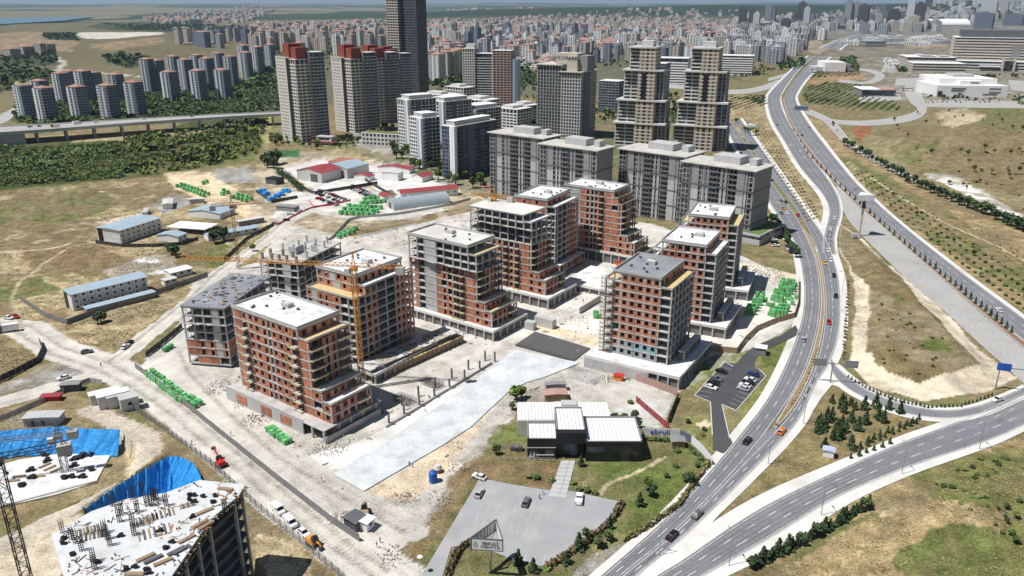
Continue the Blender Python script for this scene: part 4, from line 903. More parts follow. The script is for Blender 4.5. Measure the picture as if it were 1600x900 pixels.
o = b.build('site_debris', [M['rubble'], M['timber'], M['concrete_dark'], M['offwhite'], M['rust']]); o['kind'] = 'stuff'; o['label'] = 'loose boards, blocks and scraps lying about the building site'; o['category'] = 'debris'
# ---------------- finished buildings ----------------
def text_mesh(txt, size, depth=.12):
    cu = bpy.data.curves.new('lettering', 'FONT'); cu.body = txt; cu.size = size; cu.extrude = depth; cu.align_x = 'CENTER'; cu.align_y = 'CENTER'; cu.resolution_u = 2
    o = bpy.data.objects.new('tmp', cu); col.objects.link(o); dg = bpy.context.evaluated_depsgraph_get(); dg.update()
    me = bpy.data.meshes.new_from_object(o.evaluated_get(dg)); bpy.data.objects.remove(o); return me
def letters(txt, size, m, parent, loc, rot, depth=.12):
    me = text_mesh(txt, size, depth); me.materials.clear(); me.materials.append(M[m]); o = link('lettering', me, parent, loc); o.rotation_euler = rot; return o
_bc = {}
def shared(key, fn):
    if key not in _bc: _bc[key] = fn()
    return _bc[key]
def block(t, x0, x1, y0, y1, z0, z1, fh=3.1, band='offwhite', bh=1.0, glass='glass', fp=3.2, rp=3.2, lp=3.2, pier='offwhite', pw=.9, out=.35, roofm='roof_white', skip=(), bandskip=0):
    """glass core with a projecting band at each floor and upright piers: all real depth"""
    c = MB(); c.box(x0, x1, y0, y1, z0, z1); c.build('glazing', M[glass], t)
    bm = MB(); bm.box(x0 - out, x1 + out, y0 - out, y1 + out, 0, bh); me = bm.mesh('floor_band', M[band]); n = int((z1 - z0) / fh)
    for i in range(n): link('floor_band', me, t, (0, 0, z0 + i * fh))
    b = MB(); b.box(x0 - out - .1, x1 + out + .1, y0 - out - .1, y1 + out + .1, z1 - .02, z1 + .5); b.build('roof', M[roofm], t)
    H = z1 - z0; pm = MB(); pm.box(-pw / 2, pw / 2, -out + .05, .0, 0, H - .03); me = pm.mesh('pier', M[pier])
    for sp, ox, oy, L, rz, fc in ((fp, x0, y0, x1 - x0, 0, 'F'), (rp, x1, y0, y1 - y0, R(90), 'R'), (lp, x0, y1, y1 - y0, R(-90), 'L')):
        if fc in skip or not sp: continue
        k = max(1, round(L / sp))
        for i in range(k + 1):
            s = min(max(i * L / k, pw / 2 - out), L - pw / 2 + out); link('pier', me, t, (ox + math.cos(rz) * s, oy + math.sin(rz) * s, z0), rz)
def wallbox(t, name, x0, x1, y0, y1, z0, z1, m): b = MB(); b.box(x0, x1, y0, y1, z0, z1); return b.build(name, M[m], t)
def bld(label, p, yaw, name='apartment_tower', cat='tower', group=None): return thing(name, label, cat, (p[0], p[1], 0), R(yaw), group)
# grey slab flats behind the site
defm('slabroof', (.52, .50, .46), .85, .15, .2, 1, dirt=((.36, .34, .31), .15, .7)); defm('panelwhite', (.43, .425, .415), .8, .1, .2, 2); defm('slabgrey', (.29, .285, .28), .8, .1, .2, 2)
def slab_pair(label, p, yaw, L, d, h):
    t = bld(label, p, yaw, 'apartment_block', 'building')
    block(t, -L, 0, 0, d, 0, h, 3.05, 'greyface', .65, fp=2.5, rp=0, lp=2.6, pier='slabgrey', pw=.55, out=.3, skip=('R',), roofm='concrete_pale')
    wallbox(t, 'end_wall', .25, .75, -.2, d + .2, 0, h - .05, 'greyface')
    for s in (.14, .78): wallbox(t, 'wall_panel', -L * (1 - s), -L * (1 - s) + 4.6, -.62, -.28, 0, h * .64, 'panelwhite'); wallbox(t, 'wall_panel', -L * (1 - s), -L * (1 - s) + 4.6, -.60, -.28, h * .64, h - .1, 'greyface')
    for s in (.30, .36, .56, .62, .9): wallbox(t, 'wall_panel', -L * (1 - s), -L * (1 - s) + 1.1, -.60, -.28, 0, h * .66, 'panelwhite'); wallbox(t, 'wall_panel', -L * (1 - s), -L * (1 - s) + 1.1, -.58, -.28, h * .66, h - .1, 'greyface')
    for s in (.10, .49): wallbox(t, 'recess_shade', -L * (1 - s), -L * (1 - s) + 1.5, -.66, -.28, 0, h - .06, 'darkgrey')  # dark strips set proud of the front; recess shade painted as colour
    bm = MB(); w_ = 5.2; bm.box(0, w_, -1.5, -.3, 0, .22); bm.box(0, w_, -1.5, -1.42, .22, 1.0, 1); me = bm.mesh('balcony', [M['greyface'], M['darkgrey']])
    for s in (.40, .66):
        for i in range(int(h / 3.05)): link('balcony', me, t, (-L * (1 - s), 0, i * 3.05 + .3))
    for k in (1, 2, 3): wallbox(t, 'dark_band', -L - .7, .9, -.75, d + .5, h * k * .235, h * k * .235 + .7, 'darkgrey')
    wallbox(t, 'eaves', -L - 1.6, 2.0, -1.7, d + 1.6, h + .3, h + .9, 'slabroof')
    wallbox(t, 'lift_house', -L * .68, -L * .30, d * .42, d * .95, h + .9, h + 5, 'lightgrey'); wallbox(t, 'lift_house', -L * .2, -L * .1, d * .55, d * .9, h + .9, h + 4.4, 'lightgrey')
    return t
slab_pair('grey slab of flats under a flat pale roof, left half of the left pair', (20.7, 524.3), -38, 45.5, 18.5, 43)
slab_pair('grey slab of flats stepped forward, right half of the left pair', (51.4, 479.3), -38, 42, 18.5, 43)
slab_pair('long grey slab of flats, left half of the right pair', (104, 472), -40, 46, 23, 40.5)
slab_pair('long grey slab of flats with a blank end wall beside the avenue', (134.3, 432), -41, 44, 22, 40)
wallbox(thing('retail_podium', 'low grey shop podium with a planted roof at the foot of the end slab', 'building', (134.3, 432, 0), R(-41)), 'wall', -12, 9, -4, 30, 0, 6, 'lightgrey')
o = bpy.data.objects['retail_podium']; wallbox(o, 'planted_roof', -10, 8, -3, 28, 6.02, 6.3, 'leaf'); wallbox(o, 'window_strip', -11, 9.05, -4.06, 28, 3.4, 4.8, 'glass')
# tower with the big roof sign
t = bld('dark gridded tower with big letters on its roof box', (67.8, 791), -29)
block(t, -48, -22, 0, 34, 0, 70, 3.2, 'greyface', .7, 'glass', fp=3.4, rp=0, lp=3.2, pier='lightgrey', pw=.55); block(t, -21, 0, -1.5, 36, 0, 64, 3.2, 'lightgrey', .9, fp=3.0, rp=5, lp=0, pier='lightgrey', pw=.9)
wallbox(t, 'recess_shade', -22.3, -20.7, -.6, 1, 0, 64, 'darkgrey'); wallbox(t, 'side_wall', .4, .9, 6, 20, 0, 64, 'bluegrey')  # dark box over the gap between blocks, its colour standing for shade
wallbox(t, 'eaves', -50, -20, -2, 35, 70.5, 71.2, 'cream'); wallbox(t, 'eaves', -23, 2, -3.5, 37, 64.5, 65.3, 'cream'); wallbox(t, 'roof_box', -30, -6, 3, 20, 71.3, 82, 'cream'); wallbox(t, 'roof_box', -16, -5, 0, 3, 65.4, 79, 'cream'); wallbox(t, 'roof_box', -5, 4, 4, 22, 65.4, 80, 'greyface')
letters('VIDAPARK', 5.2, 'darkgrey', t, (-17, 2.8 - 3.0, 77.5), (R(90), 0, 0), .25)
# pair of stepped beige towers
def beige(label, p, yaw, sign, group):
    t = bld(label, p, yaw, group=group)
    for z0, z1, a, lw, rw in ((0, 22, 0, 20, 11), (22, 43, .5, 18, 10), (43, 70, 1.5, 14, 7), (70, 90, 2.5, 10, 0)):
        x0, x1 = -17 + a * .6, -a * .4
        block(t, x0, x1, a * .6, 20, z0, z1, 3.2, 'offwhite', 1.0, fp=5.6, rp=3.6, lp=3.4, pier='beige', pw=2.8, roofm='offwhite')
        block(t, x0 - lw, x0 - .4, 5, 22, z0, z1, 3.2, 'offwhite', 1.2, fp=9, rp=0, lp=4, pier='lightgrey', pw=1.0, roofm='offwhite')
        if rw: block(t, x1 + .4, x1 + rw, 7, 22, z0, z1, 3.2, 'greyface', .9, 'glass_blue', fp=4, rp=4, lp=0, pier='lightgrey', pw=.8, roofm='offwhite')
        wallbox(t, 'cornice', x0 - lw - 1, x1 + rw + 1, a * .6 - 1.1, 23, z1 - .4, z1 + 1.0, 'offwhite')
    wallbox(t, 'roof_box', -16, -5, 6, 18, 91, 96, 'offwhite')
    wallbox(t, 'recess_shade', -12.5, -8.5, .2, 2.4, 44, 68, 'black')  # black box on the front; the shade of a recess is its colour
    if sign:
        b = MB(); n = 20; b.v += [(-10.4 + 4.2 * math.cos(2 * math.pi * i / n), 1.95, 80 + 3.0 * math.sin(2 * math.pi * i / n)) for i in range(n)] + [(-10.4 + 3.2 * math.cos(2 * math.pi * i / n), 1.95, 80 + 2.0 * math.sin(2 * math.pi * i / n)) for i in range(n)]
        for i in range(n): j = (i + 1) % n; b.f.append((i, j, n + j, n + i)); b.m.append(0)
        b.box(-14, -6.8, 1.8, 1.95, 79.4, 80.6); b.box(-14, -6.8, 1.8, 1.95, 84.4, 85.6); b.build('emblem', M['bluegrey'], t)
beige('beige stepped tower with white cornices, the one nearer the letter-topped tower', tuple(G(1017, 232).xy), -24, False, 'pair of stepped beige towers')
beige('beige stepped tower with an oval emblem near its top', (183, 722), -24, True, 'pair of stepped beige towers')
# cream towers with dark red roof boxes
defm('towerwall', (.62, .585, .53), .85, .1, .2, 2)
def redtop(label, px, top, group):
    p = G(*px); h = height_of(px, top); t = bld(label, (p.x, p.y), -48, group=group)
    block(t, -20, 0, 0, 20, 0, h, 3.15, 'towerwall', 1.6, fp=3.6, rp=0, lp=3.6, pier='towerwall', pw=1.9)
    block(t, .9, 13, 3, 17, 0, h - 1, 3.15, 'towerwall', 1.35, fp=4, rp=4.5, lp=0, pier='towerwall', pw=.9)
    block(t, 1.5, 14, 18, 33, 0, h + 5, 3.15, 'lightgrey', .85, 'glass_blue', fp=0, rp=4, lp=0, pier='greyface', pw=.6, skip=('F', 'L'))
    wallbox(t, 'recess_shade', .1, 1.0, -.2, 15, 0, h - .3, 'darkgrey'); wallbox(t, 'stair_tower', -2, 15, 16.9, 18.2, 0, h + 6, 'greyface')  # dark filler in the slit: shade put into the colour
    wallbox(t, 'red_roof_box', -12, 0, 4, 17, h + .5, h + 13, 'redbox'); wallbox(t, 'red_roof_box', 2, 12, 5, 16, h - .5, h + 10, 'redbox'); wallbox(t, 'parapet', -20.5, .5, -.5, .0, h + .5, h + 1.4, 'cream')
G_R = 'cream towers with dark red roof boxes'
redtop('cream tower with dark red roof boxes, first of the row and nearest', (458, 221), 91, G_R); redtop('cream tower with dark red roof boxes, second of the row', (541, 206), 91, G_R)
redtop('narrow cream tower with red roof boxes, third of the row', (577, 192), 90, G_R); redtop('narrow cream tower with red roof boxes beside the tall dark tower', (600, 180), 91, G_R)
# very tall dark tower
p = G(628, 163); t = bld('very tall dark glass tower rising out of the top of the photograph', (p.x, p.y), -30)
block(t, -18, 0, 0, 26, 0, 158, 3.3, 'cream', 1.3, fp=4.5, rp=0, lp=4, pier='greyface', pw=1.1, skip=('R',)); block(t, .3, 25, 6, 28, 0, 156, 3.3, 'bluegrey', .7, 'glass', fp=2.6, rp=4, lp=0, pier='darkgrey', pw=.5)
for zz in (62, 118): wallbox(t, 'plant_floor_band', -18.42, .42, -.42, 26.42, zz, zz + 3, 'greyface')
# striped broad tower
p = G(752, 166); h = height_of((752, 166), 84); t = bld('broad white tower with dark window stripes left of the letter-topped tower', (p.x, p.y), -14)
block(t, -24, -8, -2, 18, 0, h + 6, 3.2, 'offwhite', 1.2, fp=3, rp=0, lp=3, pier='cream', pw=1.2); block(t, -7.7, 16, 0, 18, 0, h, 3.2, 'offwhite', 1.0, fp=24, rp=0, lp=0, pier='cream', pw=1.5); block(t, 16.3, 40, 0, 18, 0, h + 4, 3.2, 'brick_pale', 1.3, fp=5, rp=4, lp=0, pier='offwhite', pw=.5)
b = MB(); b.cyl(43, 9, 0, h - 6, 8, k=14); b.build('round_end', M['palebluewall'], t); wallbox(t, 'roof_box', -20, -9, 2, 14, h + 6.5, h + 12, 'offwhite')
# white and blue flats in the middle
def flats(label, px, top, L, d, yaw, band='white', face='palebluewall', glass='glass', rw='bluegrey', group='white and blue flats'):
    p = G(*px); h = height_of(px, top); t = bld(label, (p.x, p.y), yaw, 'apartment_block', 'building', group)
    block(t, -L, 0, 0, d, 0, h, 3.05, band, .85, glass, fp=3.1, rp=3.6, lp=3.1, pier=band, pw=.7)
    wallbox(t, 'wall_panel', -L * .32, -L * .1, -.9, -.3, 0, h - .1, face); wallbox(t, 'corner_wall', -2.2, .8, -.7, 2.4, 0, h - .04, 'white'); wallbox(t, 'side_wall', .32, .9, d * .3, d * .45, 0, h - .1, rw)
    wallbox(t, 'penthouse', -L * .85, -2, 3, d * .9, h + .5, h + 3.6, 'lightgrey'); wallbox(t, 'penthouse_roof', -L * .87, -1.6, 2.6, d * .92, h + 3.6, h + 4.0, 'white')
    bm = MB(); bm.box(0, 1.4, -2.2, 2.2, 0, .2); bm.box(1.3, 1.4, -2.2, 2.2, .2, 1.1, 1); me = bm.mesh('balcony', [M[band], M['glass_blue']])
    for k in (.16, .6, .82):
        for i in range(int(h / 3.05)): link('balcony', me, t, (.3, d * k, i * 3.05 + .6))
flats('white block of flats with pale blue stripe, between the sheds and the blue flats', (660, 262), 186, 18, 18, -52)
flats('white block of flats just behind the one with the pale blue stripe', (640, 236), 157, 18, 30, -52)
flats('blue grey block of flats with a bright white corner', (711, 281), 199, 12, 50, -38, 'bluegrey', 'white', 'glass_blue')
flats('low white flats with roof terraces behind the blue block, left one', (694, 222), 160, 20, 36, -46); flats('low white flats with roof terraces behind the blue block, right one', (742, 216), 172, 24, 36, -46)
for i, (px, top, L, d) in enumerate((((700, 186), 150, 40, 22), ((760, 196), 158, 36, 26), ((808, 202), 172, 30, 26), ((725, 175), 138, 34, 20), ((822, 192), 166, 26, 22))):
    p = G(*px); h = height_of(px, top); t = bld(f'low white terraced apartment house, {ORD[i]} counted from the tall dark tower', (p.x, p.y), -30 - 4 * i, 'apartment_house', 'building', 'low white terraced houses')
    block(t, -L, 0, 0, d, 0, h, 3.1, 'white', 1.1, fp=5, rp=5, lp=5, pier='white', pw=.9); wallbox(t, 'penthouse', -L * .8, -L * .3, 4, d - 3, h + .5, h + 3.3, 'offwhite')
# grey flats, white school and small houses around them
p = G(572, 228); t = bld('long low white school like block with a green flat roof', (p.x, p.y), -18, 'school_block', 'building'); block(t, -4, 44, 0, 14, 0, 12, 3.8, 'offwhite', 1.7, fp=4, rp=4, lp=4, pier='offwhite', pw=1.6); wallbox(t, 'green_roof', -3, 43, 1, 13, 12.5, 12.8, 'leaf_olive')
p = G(505, 226); t = bld('small white house with red verandah roofs at the foot of the nearest red topped tower', (p.x, p.y), -18, 'house', 'house'); wallbox(t, 'wall', -8, 8, 2, 10, 0, 7, 'white'); wallbox(t, 'window', -6, 6, 1.94, 2.0, 4, 6, 'glass'); wallbox(t, 'roof', -13, 13, -2, 14, 2.6, 3.1, 'redroof'); wallbox(t, 'upper_roof', -8.5, 8.5, 1.5, 10.5, 7.0, 7.4, 'lightgrey')
for i, (px, top, L, d, yaw, nm) in enumerate((((965, 178), 128, 26, 22, -30, 'dark tower with white balconies between the letter-topped tower and the beige tower'), ((1035, 175), 100, 16, 26, -24, 'slim dark blue tower right behind the first beige tower'))):
    p = G(*px); h = height_of(px, top); t = bld(nm, (p.x, p.y), yaw); block(t, -L, 0, 0, d, 0, h, 3.2, 'greyface', .9, 'glass_blue', fp=4, rp=4, lp=4, pier='bluegrey', pw=.8)
for i, (px, top, L, d, nm) in enumerate((((1072, 132), 92, 62, 40, 'white office block with dark window bands left of the emblem tower'), ((1174, 118), 88, 60, 44, 'white office block with dark window bands right of the emblem tower'))):
    p = G(*px); h = height_of(px, top); t = bld(nm, (p.x, p.y), -20, 'office_block', 'building'); block(t, -L, 0, 0, d, 0, h, 4.2, 'white', 2.1, fp=0, rp=0, lp=0, skip=('F', 'R', 'L'))
# hospital and white hall on the right
t = bld('huge beige hospital slab with long dark window bands', (908, 1690), -24, 'hospital', 'building')
block(t, 0, 260, 0, 90, 18, 62, 5.4, 'cream', 3.0, fp=0, rp=0, lp=9, pier='cream', pw=4, skip=('F', 'R')); block(t, -10, 260, -22, 0, 0, 17.5, 5.6, 'offwhite', 2.6, fp=0, rp=0, lp=8, pier='cream', pw=3, skip=('F', 'R'))
wallbox(t, 'roof_storey', 12, 250, 20, 80, 62.5, 76, 'darkgrey'); wallbox(t, 'entrance_gate', 92, 108, -28, -21, 0, 20, 'glass'); wallbox(t, 'gate_pillar', 88, 92, -29, -20, 0, 24, 'cream'); wallbox(t, 'gate_pillar', 108, 112, -29, -20, 0, 24, 'cream'); wallbox(t, 'dark_bay', 104, 120, -.8, 3, 26, 50, 'greyface'); wallbox(t, 'canopy', 50, 86, -34, -21, 8, 9.5, 'white')
t = bld('low beige hospital wing with rooftop courtyards', tuple(G(1425, 112).xy), -14, 'hospital_wing', 'building')
block(t, 0, 96, 0, 60, 0, 16, 5.3, 'cream', 2.6, fp=0, rp=0, lp=8, pier='cream', pw=3, skip=('F', 'R')); block(t, 0, 92, 62, 150, 0, 24, 5.3, 'cream', 2.8, fp=0, rp=0, lp=8, pier='cream', pw=3, skip=('F', 'R')); wallbox(t, 'courtyard', 30, 60, 80, 120, 24.5, 25, 'glass'); wallbox(t, 'courtyard', 66, 86, 80, 120, 24.5, 25, 'redbox')
t = bld('big plain white hall with narrow slit windows in front of the hospital', tuple(G(1462, 151).xy), -6, 'exhibition_hall', 'building')
wallbox(t, 'main_hall', 0, 98, 0, 80, 0, 16, 'white'); wallbox(t, 'upper_hall', 10, 90, 20, 100, 16, 24, 'white'); wallbox(t, 'upper_hall', 34, 66, 8, 19.9, 16, 22, 'white'); wallbox(t, 'roof_plant', 40, 70, 50, 80, 24, 28, 'lightgrey'); wallbox(t, 'entrance', 2, 8, -.3, 0, 0, 8, 'glass')
for a, b_, z in ((20, 40, 11), (20, 38, 8), (48, 60, 18.5), (72, 88, 11), (72, 88, 6), (30, 36, 4), (64, 84, 3)): wallbox(t, 'slit_window', a, b_, (7.7 if z > 16 and a > 40 else -.3), (8 if z > 16 and a > 40 else 0), z, z + 1.6, 'darkgrey')
t = bld('white box building with a blank front beside the highway', tuple(G(1288, 112).xy), -6, 'showroom', 'building'); wallbox(t, 'hall', 0, 40, 0, 60, 0, 18, 'white'); wallbox(t, 'side_hall', 40.1, 52, 8, 80, 0, 14, 'greyface'); wallbox(t, 'low_hall', -16, -.1, 10, 60, 0, 8, 'lightgrey')
t = bld('white roofed dealership hall with parked cars around it', tuple(G(1345, 150).xy), -8, 'dealership', 'building'); wallbox(t, 'hall', 0, 48, 0, 45, 0, 9, 'greyface'); wallbox(t, 'roof', -1, 26, -1, 46, 9, 9.8, 'white'); wallbox(t, 'roof', 26.2, 49, -1, 46, 9, 9.6, 'brick_pale'); wallbox(t, 'glass_front', 2, 46, -.3, 0, 1, 7, 'glass')
t = bld('long low grey roofed hall beside the far highway', tuple(G(1352, 72).xy), -4, 'warehouse', 'building'); wallbox(t, 'hall', 0, 62, 0, 60, 0, 14, 'greyface'); wallbox(t, 'roof', -1, 63, -1, 61, 14, 14.8, 'silver')
t = bld('long white stadium like roof far behind the hospital', tuple(G(1455, 41).xy), 0, 'stadium', 'building')
b = MB(); N_ = 16
for i in range(N_):
    a0, a1 = math.pi * i / N_, math.pi * (i + 1) / N_
    b.poly([(0, 70 - 70 * math.cos(a0), 6 + 34 * math.sin(a0)), (230, 70 - 70 * math.cos(a0), 6 + 34 * math.sin(a0)), (230, 70 - 70 * math.cos(a1), 6 + 34 * math.sin(a1)), (0, 70 - 70 * math.cos(a1), 6 + 34 * math.sin(a1))])
b.build('roof', M['white'], t); wallbox(t, 'wall', 0, 230, 4, 136, 0, 16, 'lightgrey')
# mosque in the far left
t = bld('small grey mosque with a dome and two minarets far left', tuple(G(312, 69).xy), 10, 'mosque', 'mosque'); wallbox(t, 'hall', -20, 20, 0, 36, 0, 16, 'lightgrey'); wallbox(t, 'court', -50, 45, -20, -.1, 0, 6, 'lightgrey')
b = MB()
for i in range(5):
    a0, a1 = math.pi / 2 * i / 5, math.pi / 2 * (i + 1) / 5; b.cyl(0, 18, 16 + 14 * math.sin(a0), 16 + 14 * math.sin(a1), 14 * math.cos(a0), max(.2, 14 * math.cos(a1)), 14)
b.build('dome', M['silver'], t)
for x in (-22, 22): b = MB(); b.cyl(x, 36, 0, 44, 1.7, 1.4, 8); b.cyl(x, 36, 44, 56, 1.5, .1, 8); b.build('minaret', M['offwhite'], t)
# ---------------- low buildings, yards, site equipment ----------------
def part(t, name, m, *boxes):
    b = MB()
    for q in boxes: b.box(*q)
    return b.build(name, M[m] if isinstance(m, str) else m, t)
def shed(label, px, yaw, L, d, h, wall='white', roof='bluesheet', rise=1.2, name='shed', cat='shed', doors=(), windows=0, group=None, z=0):
    """gabled shed: front corner at px, front from x=-L to 0, ridge along y"""
    p = G(*px, z); t = thing(name, label, cat, (p.x, p.y, z), R(yaw), group)
    b = MB(); b.box(-L, 0, 0, d, 0, h); b.poly([(-L, 0, h), (0, 0, h), (-L / 2, 0, h + rise)]); b.poly([(0, d, h), (-L, d, h), (-L / 2, d, h + rise)]); b.build('wall', M[wall], t)
    r = MB(); e = .35
    for s in (-1, 1):
        x0 = -L / 2 + s * (L / 2 + e); zl = h - e * rise / (L / 2)
        q = [(x0, -e, zl), (-L / 2, -e, h + rise), (-L / 2, d + e, h + rise), (x0, d + e, zl)]
        n = len(r.v); r.v += q + [(a, b_, c + .14) for a, b_, c in q]
        for f in ((0, 1, 2, 3), (7, 6, 5, 4), (0, 4, 5, 1), (1, 5, 6, 2), (2, 6, 7, 3), (3, 7, 4, 0)): r.f.append(tuple(n + i for i in f)); r.m.append(0)
    r.build('roof', M[roof], t)
    for a, w_, hh in doors: part(t, 'door', 'darkgrey', (-L + a, -L + a + w_, -.08, 0, 0, hh))
    for i in range(windows): y = d * (i + .5) / windows; part(t, 'window', 'glass', (0, .06, y - .6, y + .6, h * .45, h * .45 + 1.1))
    return t
def cabins(label, px, yaw, L, d, rows, cols, roof='bluesheet', fh=2.6):
    """stacked site cabins: right face shows every cabin end"""
    p = G(*px); t = thing('cabin_block', label, 'building', (p.x, p.y, 0), R(yaw)); h = rows * fh
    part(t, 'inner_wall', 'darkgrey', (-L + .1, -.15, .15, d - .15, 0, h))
    cb = MB(); w = d / cols; cb.box(-.5, .0, .08, w - .08, .08, fh - .08); cm = cb.mesh('cabin', M['cabin']); wb = MB(); wb.box(0, .06, w * .32, w * .68, 1.0, 2.0); wm = wb.mesh('window', M['glass'])
    fb = MB(); k = max(2, round(L / 6)); lw = L / k; fb.box(.08, lw - .08, -.1, .3, .08, fh - .08); fm = fb.mesh('cabin_side', M['cabin'])
    for r_ in range(rows):
        for c_ in range(cols): o = link('cabin', cm, t, (0.1, c_ * w, r_ * fh)); link('window', wm, o)
        for c_ in range(k): link('cabin_side', fm, t, (-L + c_ * lw, 0, r_ * fh))
    part(t, 'stairwell', 'black', (-L + 1.0, -L + 4.2, -.4, -.11, 0, h - .4))
    r = MB(); r.v += [(-L - .5, -.7, h), (.5, -.7, h), (.5, d + .5, h), (-L - .5, d + .5, h), (-L / 2, -.7, h + .9), (-L / 2, d + .5, h + .9)]
    r.f += [(0, 4, 5, 3), (4, 1, 2, 5), (0, 1, 4), (2, 3, 5), (3, 2, 1, 0)]; r.m += [0] * 5; r.build('roof', M[roof], t)
    return t
cabins('three storey stack of grey site cabins with a pale blue roof, by the upper camp', (190, 381), -22, 17.5, 30, 3, 8)
cabins('long two storey stack of site cabins with a pale blue roof, lower camp', (116, 486), -43, 9.5, 33, 3, 10)
shed('long grey lean-to in front of the lower cabin stack', (137, 492), -43, 4.5, 30, 2.6, 'greyface', 'bluesheet', .3)
shed('small white office hut beside the lower cabin camp', (268, 436), -43, 7, 11, 3, 'white', 'white', .3, 'site_hut', 'hut', windows=3); shed('white container cabin below the small white office hut', (258, 447), -43, 4, 6, 2.6, 'white', 'offwhite', .2, 'site_hut', 'hut', windows=2)
shed('white hut with a pale blue hipped roof in front of the upper camp', (279, 379), -14, 14, 8, 3.4, 'white', 'bluesheet', 1.2, 'site_hut', 'hut', windows=2)
shed('broad pale blue roofed canteen hall at the back of the upper camp', (344, 343), -18, 24, 16, 3.6, 'white', 'bluesheet', 1.6, windows=2); shed('long pale blue roofed hut on the right of the upper camp', (326, 377), -50, 7, 30, 3, 'white', 'bluesheet', 1.0, windows=6)
shed('grey container hut alone left of the upper camp', (230, 338), 15, 3, 12, 2.6, 'lightgrey', 'lightgrey', .1, 'container', 'container'); shed('white roofed store behind the blue roofed canteen', (270, 326), 20, 6, 16, 3.4, 'white', 'offwhite', .4)
shed('small white container pair beside the green pallets', (318, 317), 10, 9, 4, 2.7, 'lightgrey', 'offwhite', .1, 'container', 'container'); shed('grey striped container by the far crane', (374, 354), -50, 4, 16, 3, 'greyface', 'offwhite', .1, 'container', 'container')
part(thing('canopy_roof', 'broad flat white canopy in the middle of the upper camp', 'canopy', G(262, 365), R(-14)), 'sheet', 'white', (-2, 24, 2, 16, 3.2, 3.5)); o = bpy.data.objects['canopy_roof']
for q in ((-1, 3), (23, 3), (23, 15), (-1, 15)): part(o, 'post', 'steel_grey', (q[0], q[0] + .3, q[1], q[1] + .3, 0, 3.2))
shed('white warehouse with a dark red roof', (503, 286), -30, 25, 24, 7.5, 'offwhite', 'redroof', 2.4, 'warehouse', 'warehouse', doors=((14, 7, 6),)); shed('white warehouse with a grey blue roof', (543, 279), -30, 24, 26, 7.5, 'offwhite', 'bluesheet', 2.4, 'warehouse', 'warehouse', doors=((13, 8, 6),))
shed('long white barrack with a dark red roof behind the arched shed', (618, 313), 33, 0.1 + 8, 10, 3.4, 'white', 'redroof', 1.2)
t = shed('long white two storey barrack with a red roof', (690, 294), -57, 9, 42, 5, 'white', 'redroof', 1.8, 'barrack', 'building', windows=8); p = G(618, 313); t.location = (p.x + 4, p.y - 1, 0); t.rotation_euler.z = R(-66)
bpy.data.objects.remove(bpy.data.objects['shed.004']) if False else None
shed('small red roofed white house left of the barracks', (578, 283), -20, 14, 8, 3.4, 'white', 'redroof', 1.4, 'house', 'house'); shed('long dark red roofed house at the back of the yard', (640, 272), -24, 30, 9, 3.6, 'white', 'redroof', 1.6, 'house', 'house'); shed('red roofed white gabled house by the flats', (660, 285), -30, 10, 14, 4, 'white', 'redroof', 1.8, 'house', 'house')
shed('grey roofed white two storey house between the red roofs', (622, 283), -20, 14, 9, 6, 'white', 'offwhite', .5, 'house', 'house', windows=2)
part(thing('orange_roof', 'flat orange red roofed yard behind the warehouses', 'shed', G(530, 259), R(-25)), 'roof', 'tileroof', (-12, 12, 0, 20, 2.6, 3.0)); part(bpy.data.objects['orange_roof'], 'wall', 'offwhite', (-11.5, 11.5, .5, 19.5, 0, 2.6))
# arched warehouse
p = G(616, 329); t = thing('arched_warehouse', 'long silver arched warehouse beside the green pallets', 'warehouse', p, R(-60)); b = MB(); n = 14; Ls, rr = 41, 7.0
for i in range(n):
    a0, a1 = math.pi * i / n, math.pi * (i + 1) / n; x0, z0, x1, z1_ = -rr + rr * -math.cos(a0), 6.6 * math.sin(a0), -rr + rr * -math.cos(a1), 6.6 * math.sin(a1)
    for j in range(14): y0, y1 = Ls * j / 14, Ls * (j + .96) / 14; b.poly([(x0, y0, z0), (x0, y1, z0), (x1, y1, z1_), (x1, y0, z1_)])
b.build('roof', M['silver'], t); b = MB(); b.v += [(-rr + rr * -math.cos(math.pi * i / n), .05, 6.5 * math.sin(math.pi * i / n)) for i in range(n + 1)]; b.f.append(tuple(range(n + 1))); b.m.append(0); b.build('end_wall', M['lightgrey'], t); part(t, 'door', 'darkgrey', (-9, -5, -.05, .02, 0, 4))
part(t, 'inner_wall', 'silver', (-2 * rr + .4, -.4, .2, Ls - .2, 0, 1.0))
part(thing('site_hut', 'black cabin beside the blue tarpaulin heaps', 'hut', G(432, 289), R(-30)), 'wall', 'darkgrey', (-11, 0, 0, 8, 0, 4)); part(bpy.data.objects['site_hut.003'] if 'site_hut.003' in bpy.data.objects else o, 'roof', 'black', (-11.3, .3, -.3, 8.3, 4, 4.3))
shed('small grey office with a blue awning in the yard', (460, 331), -20, 14, 6, 2.8, 'greyface', 'greyface', .2, 'site_hut', 'hut')
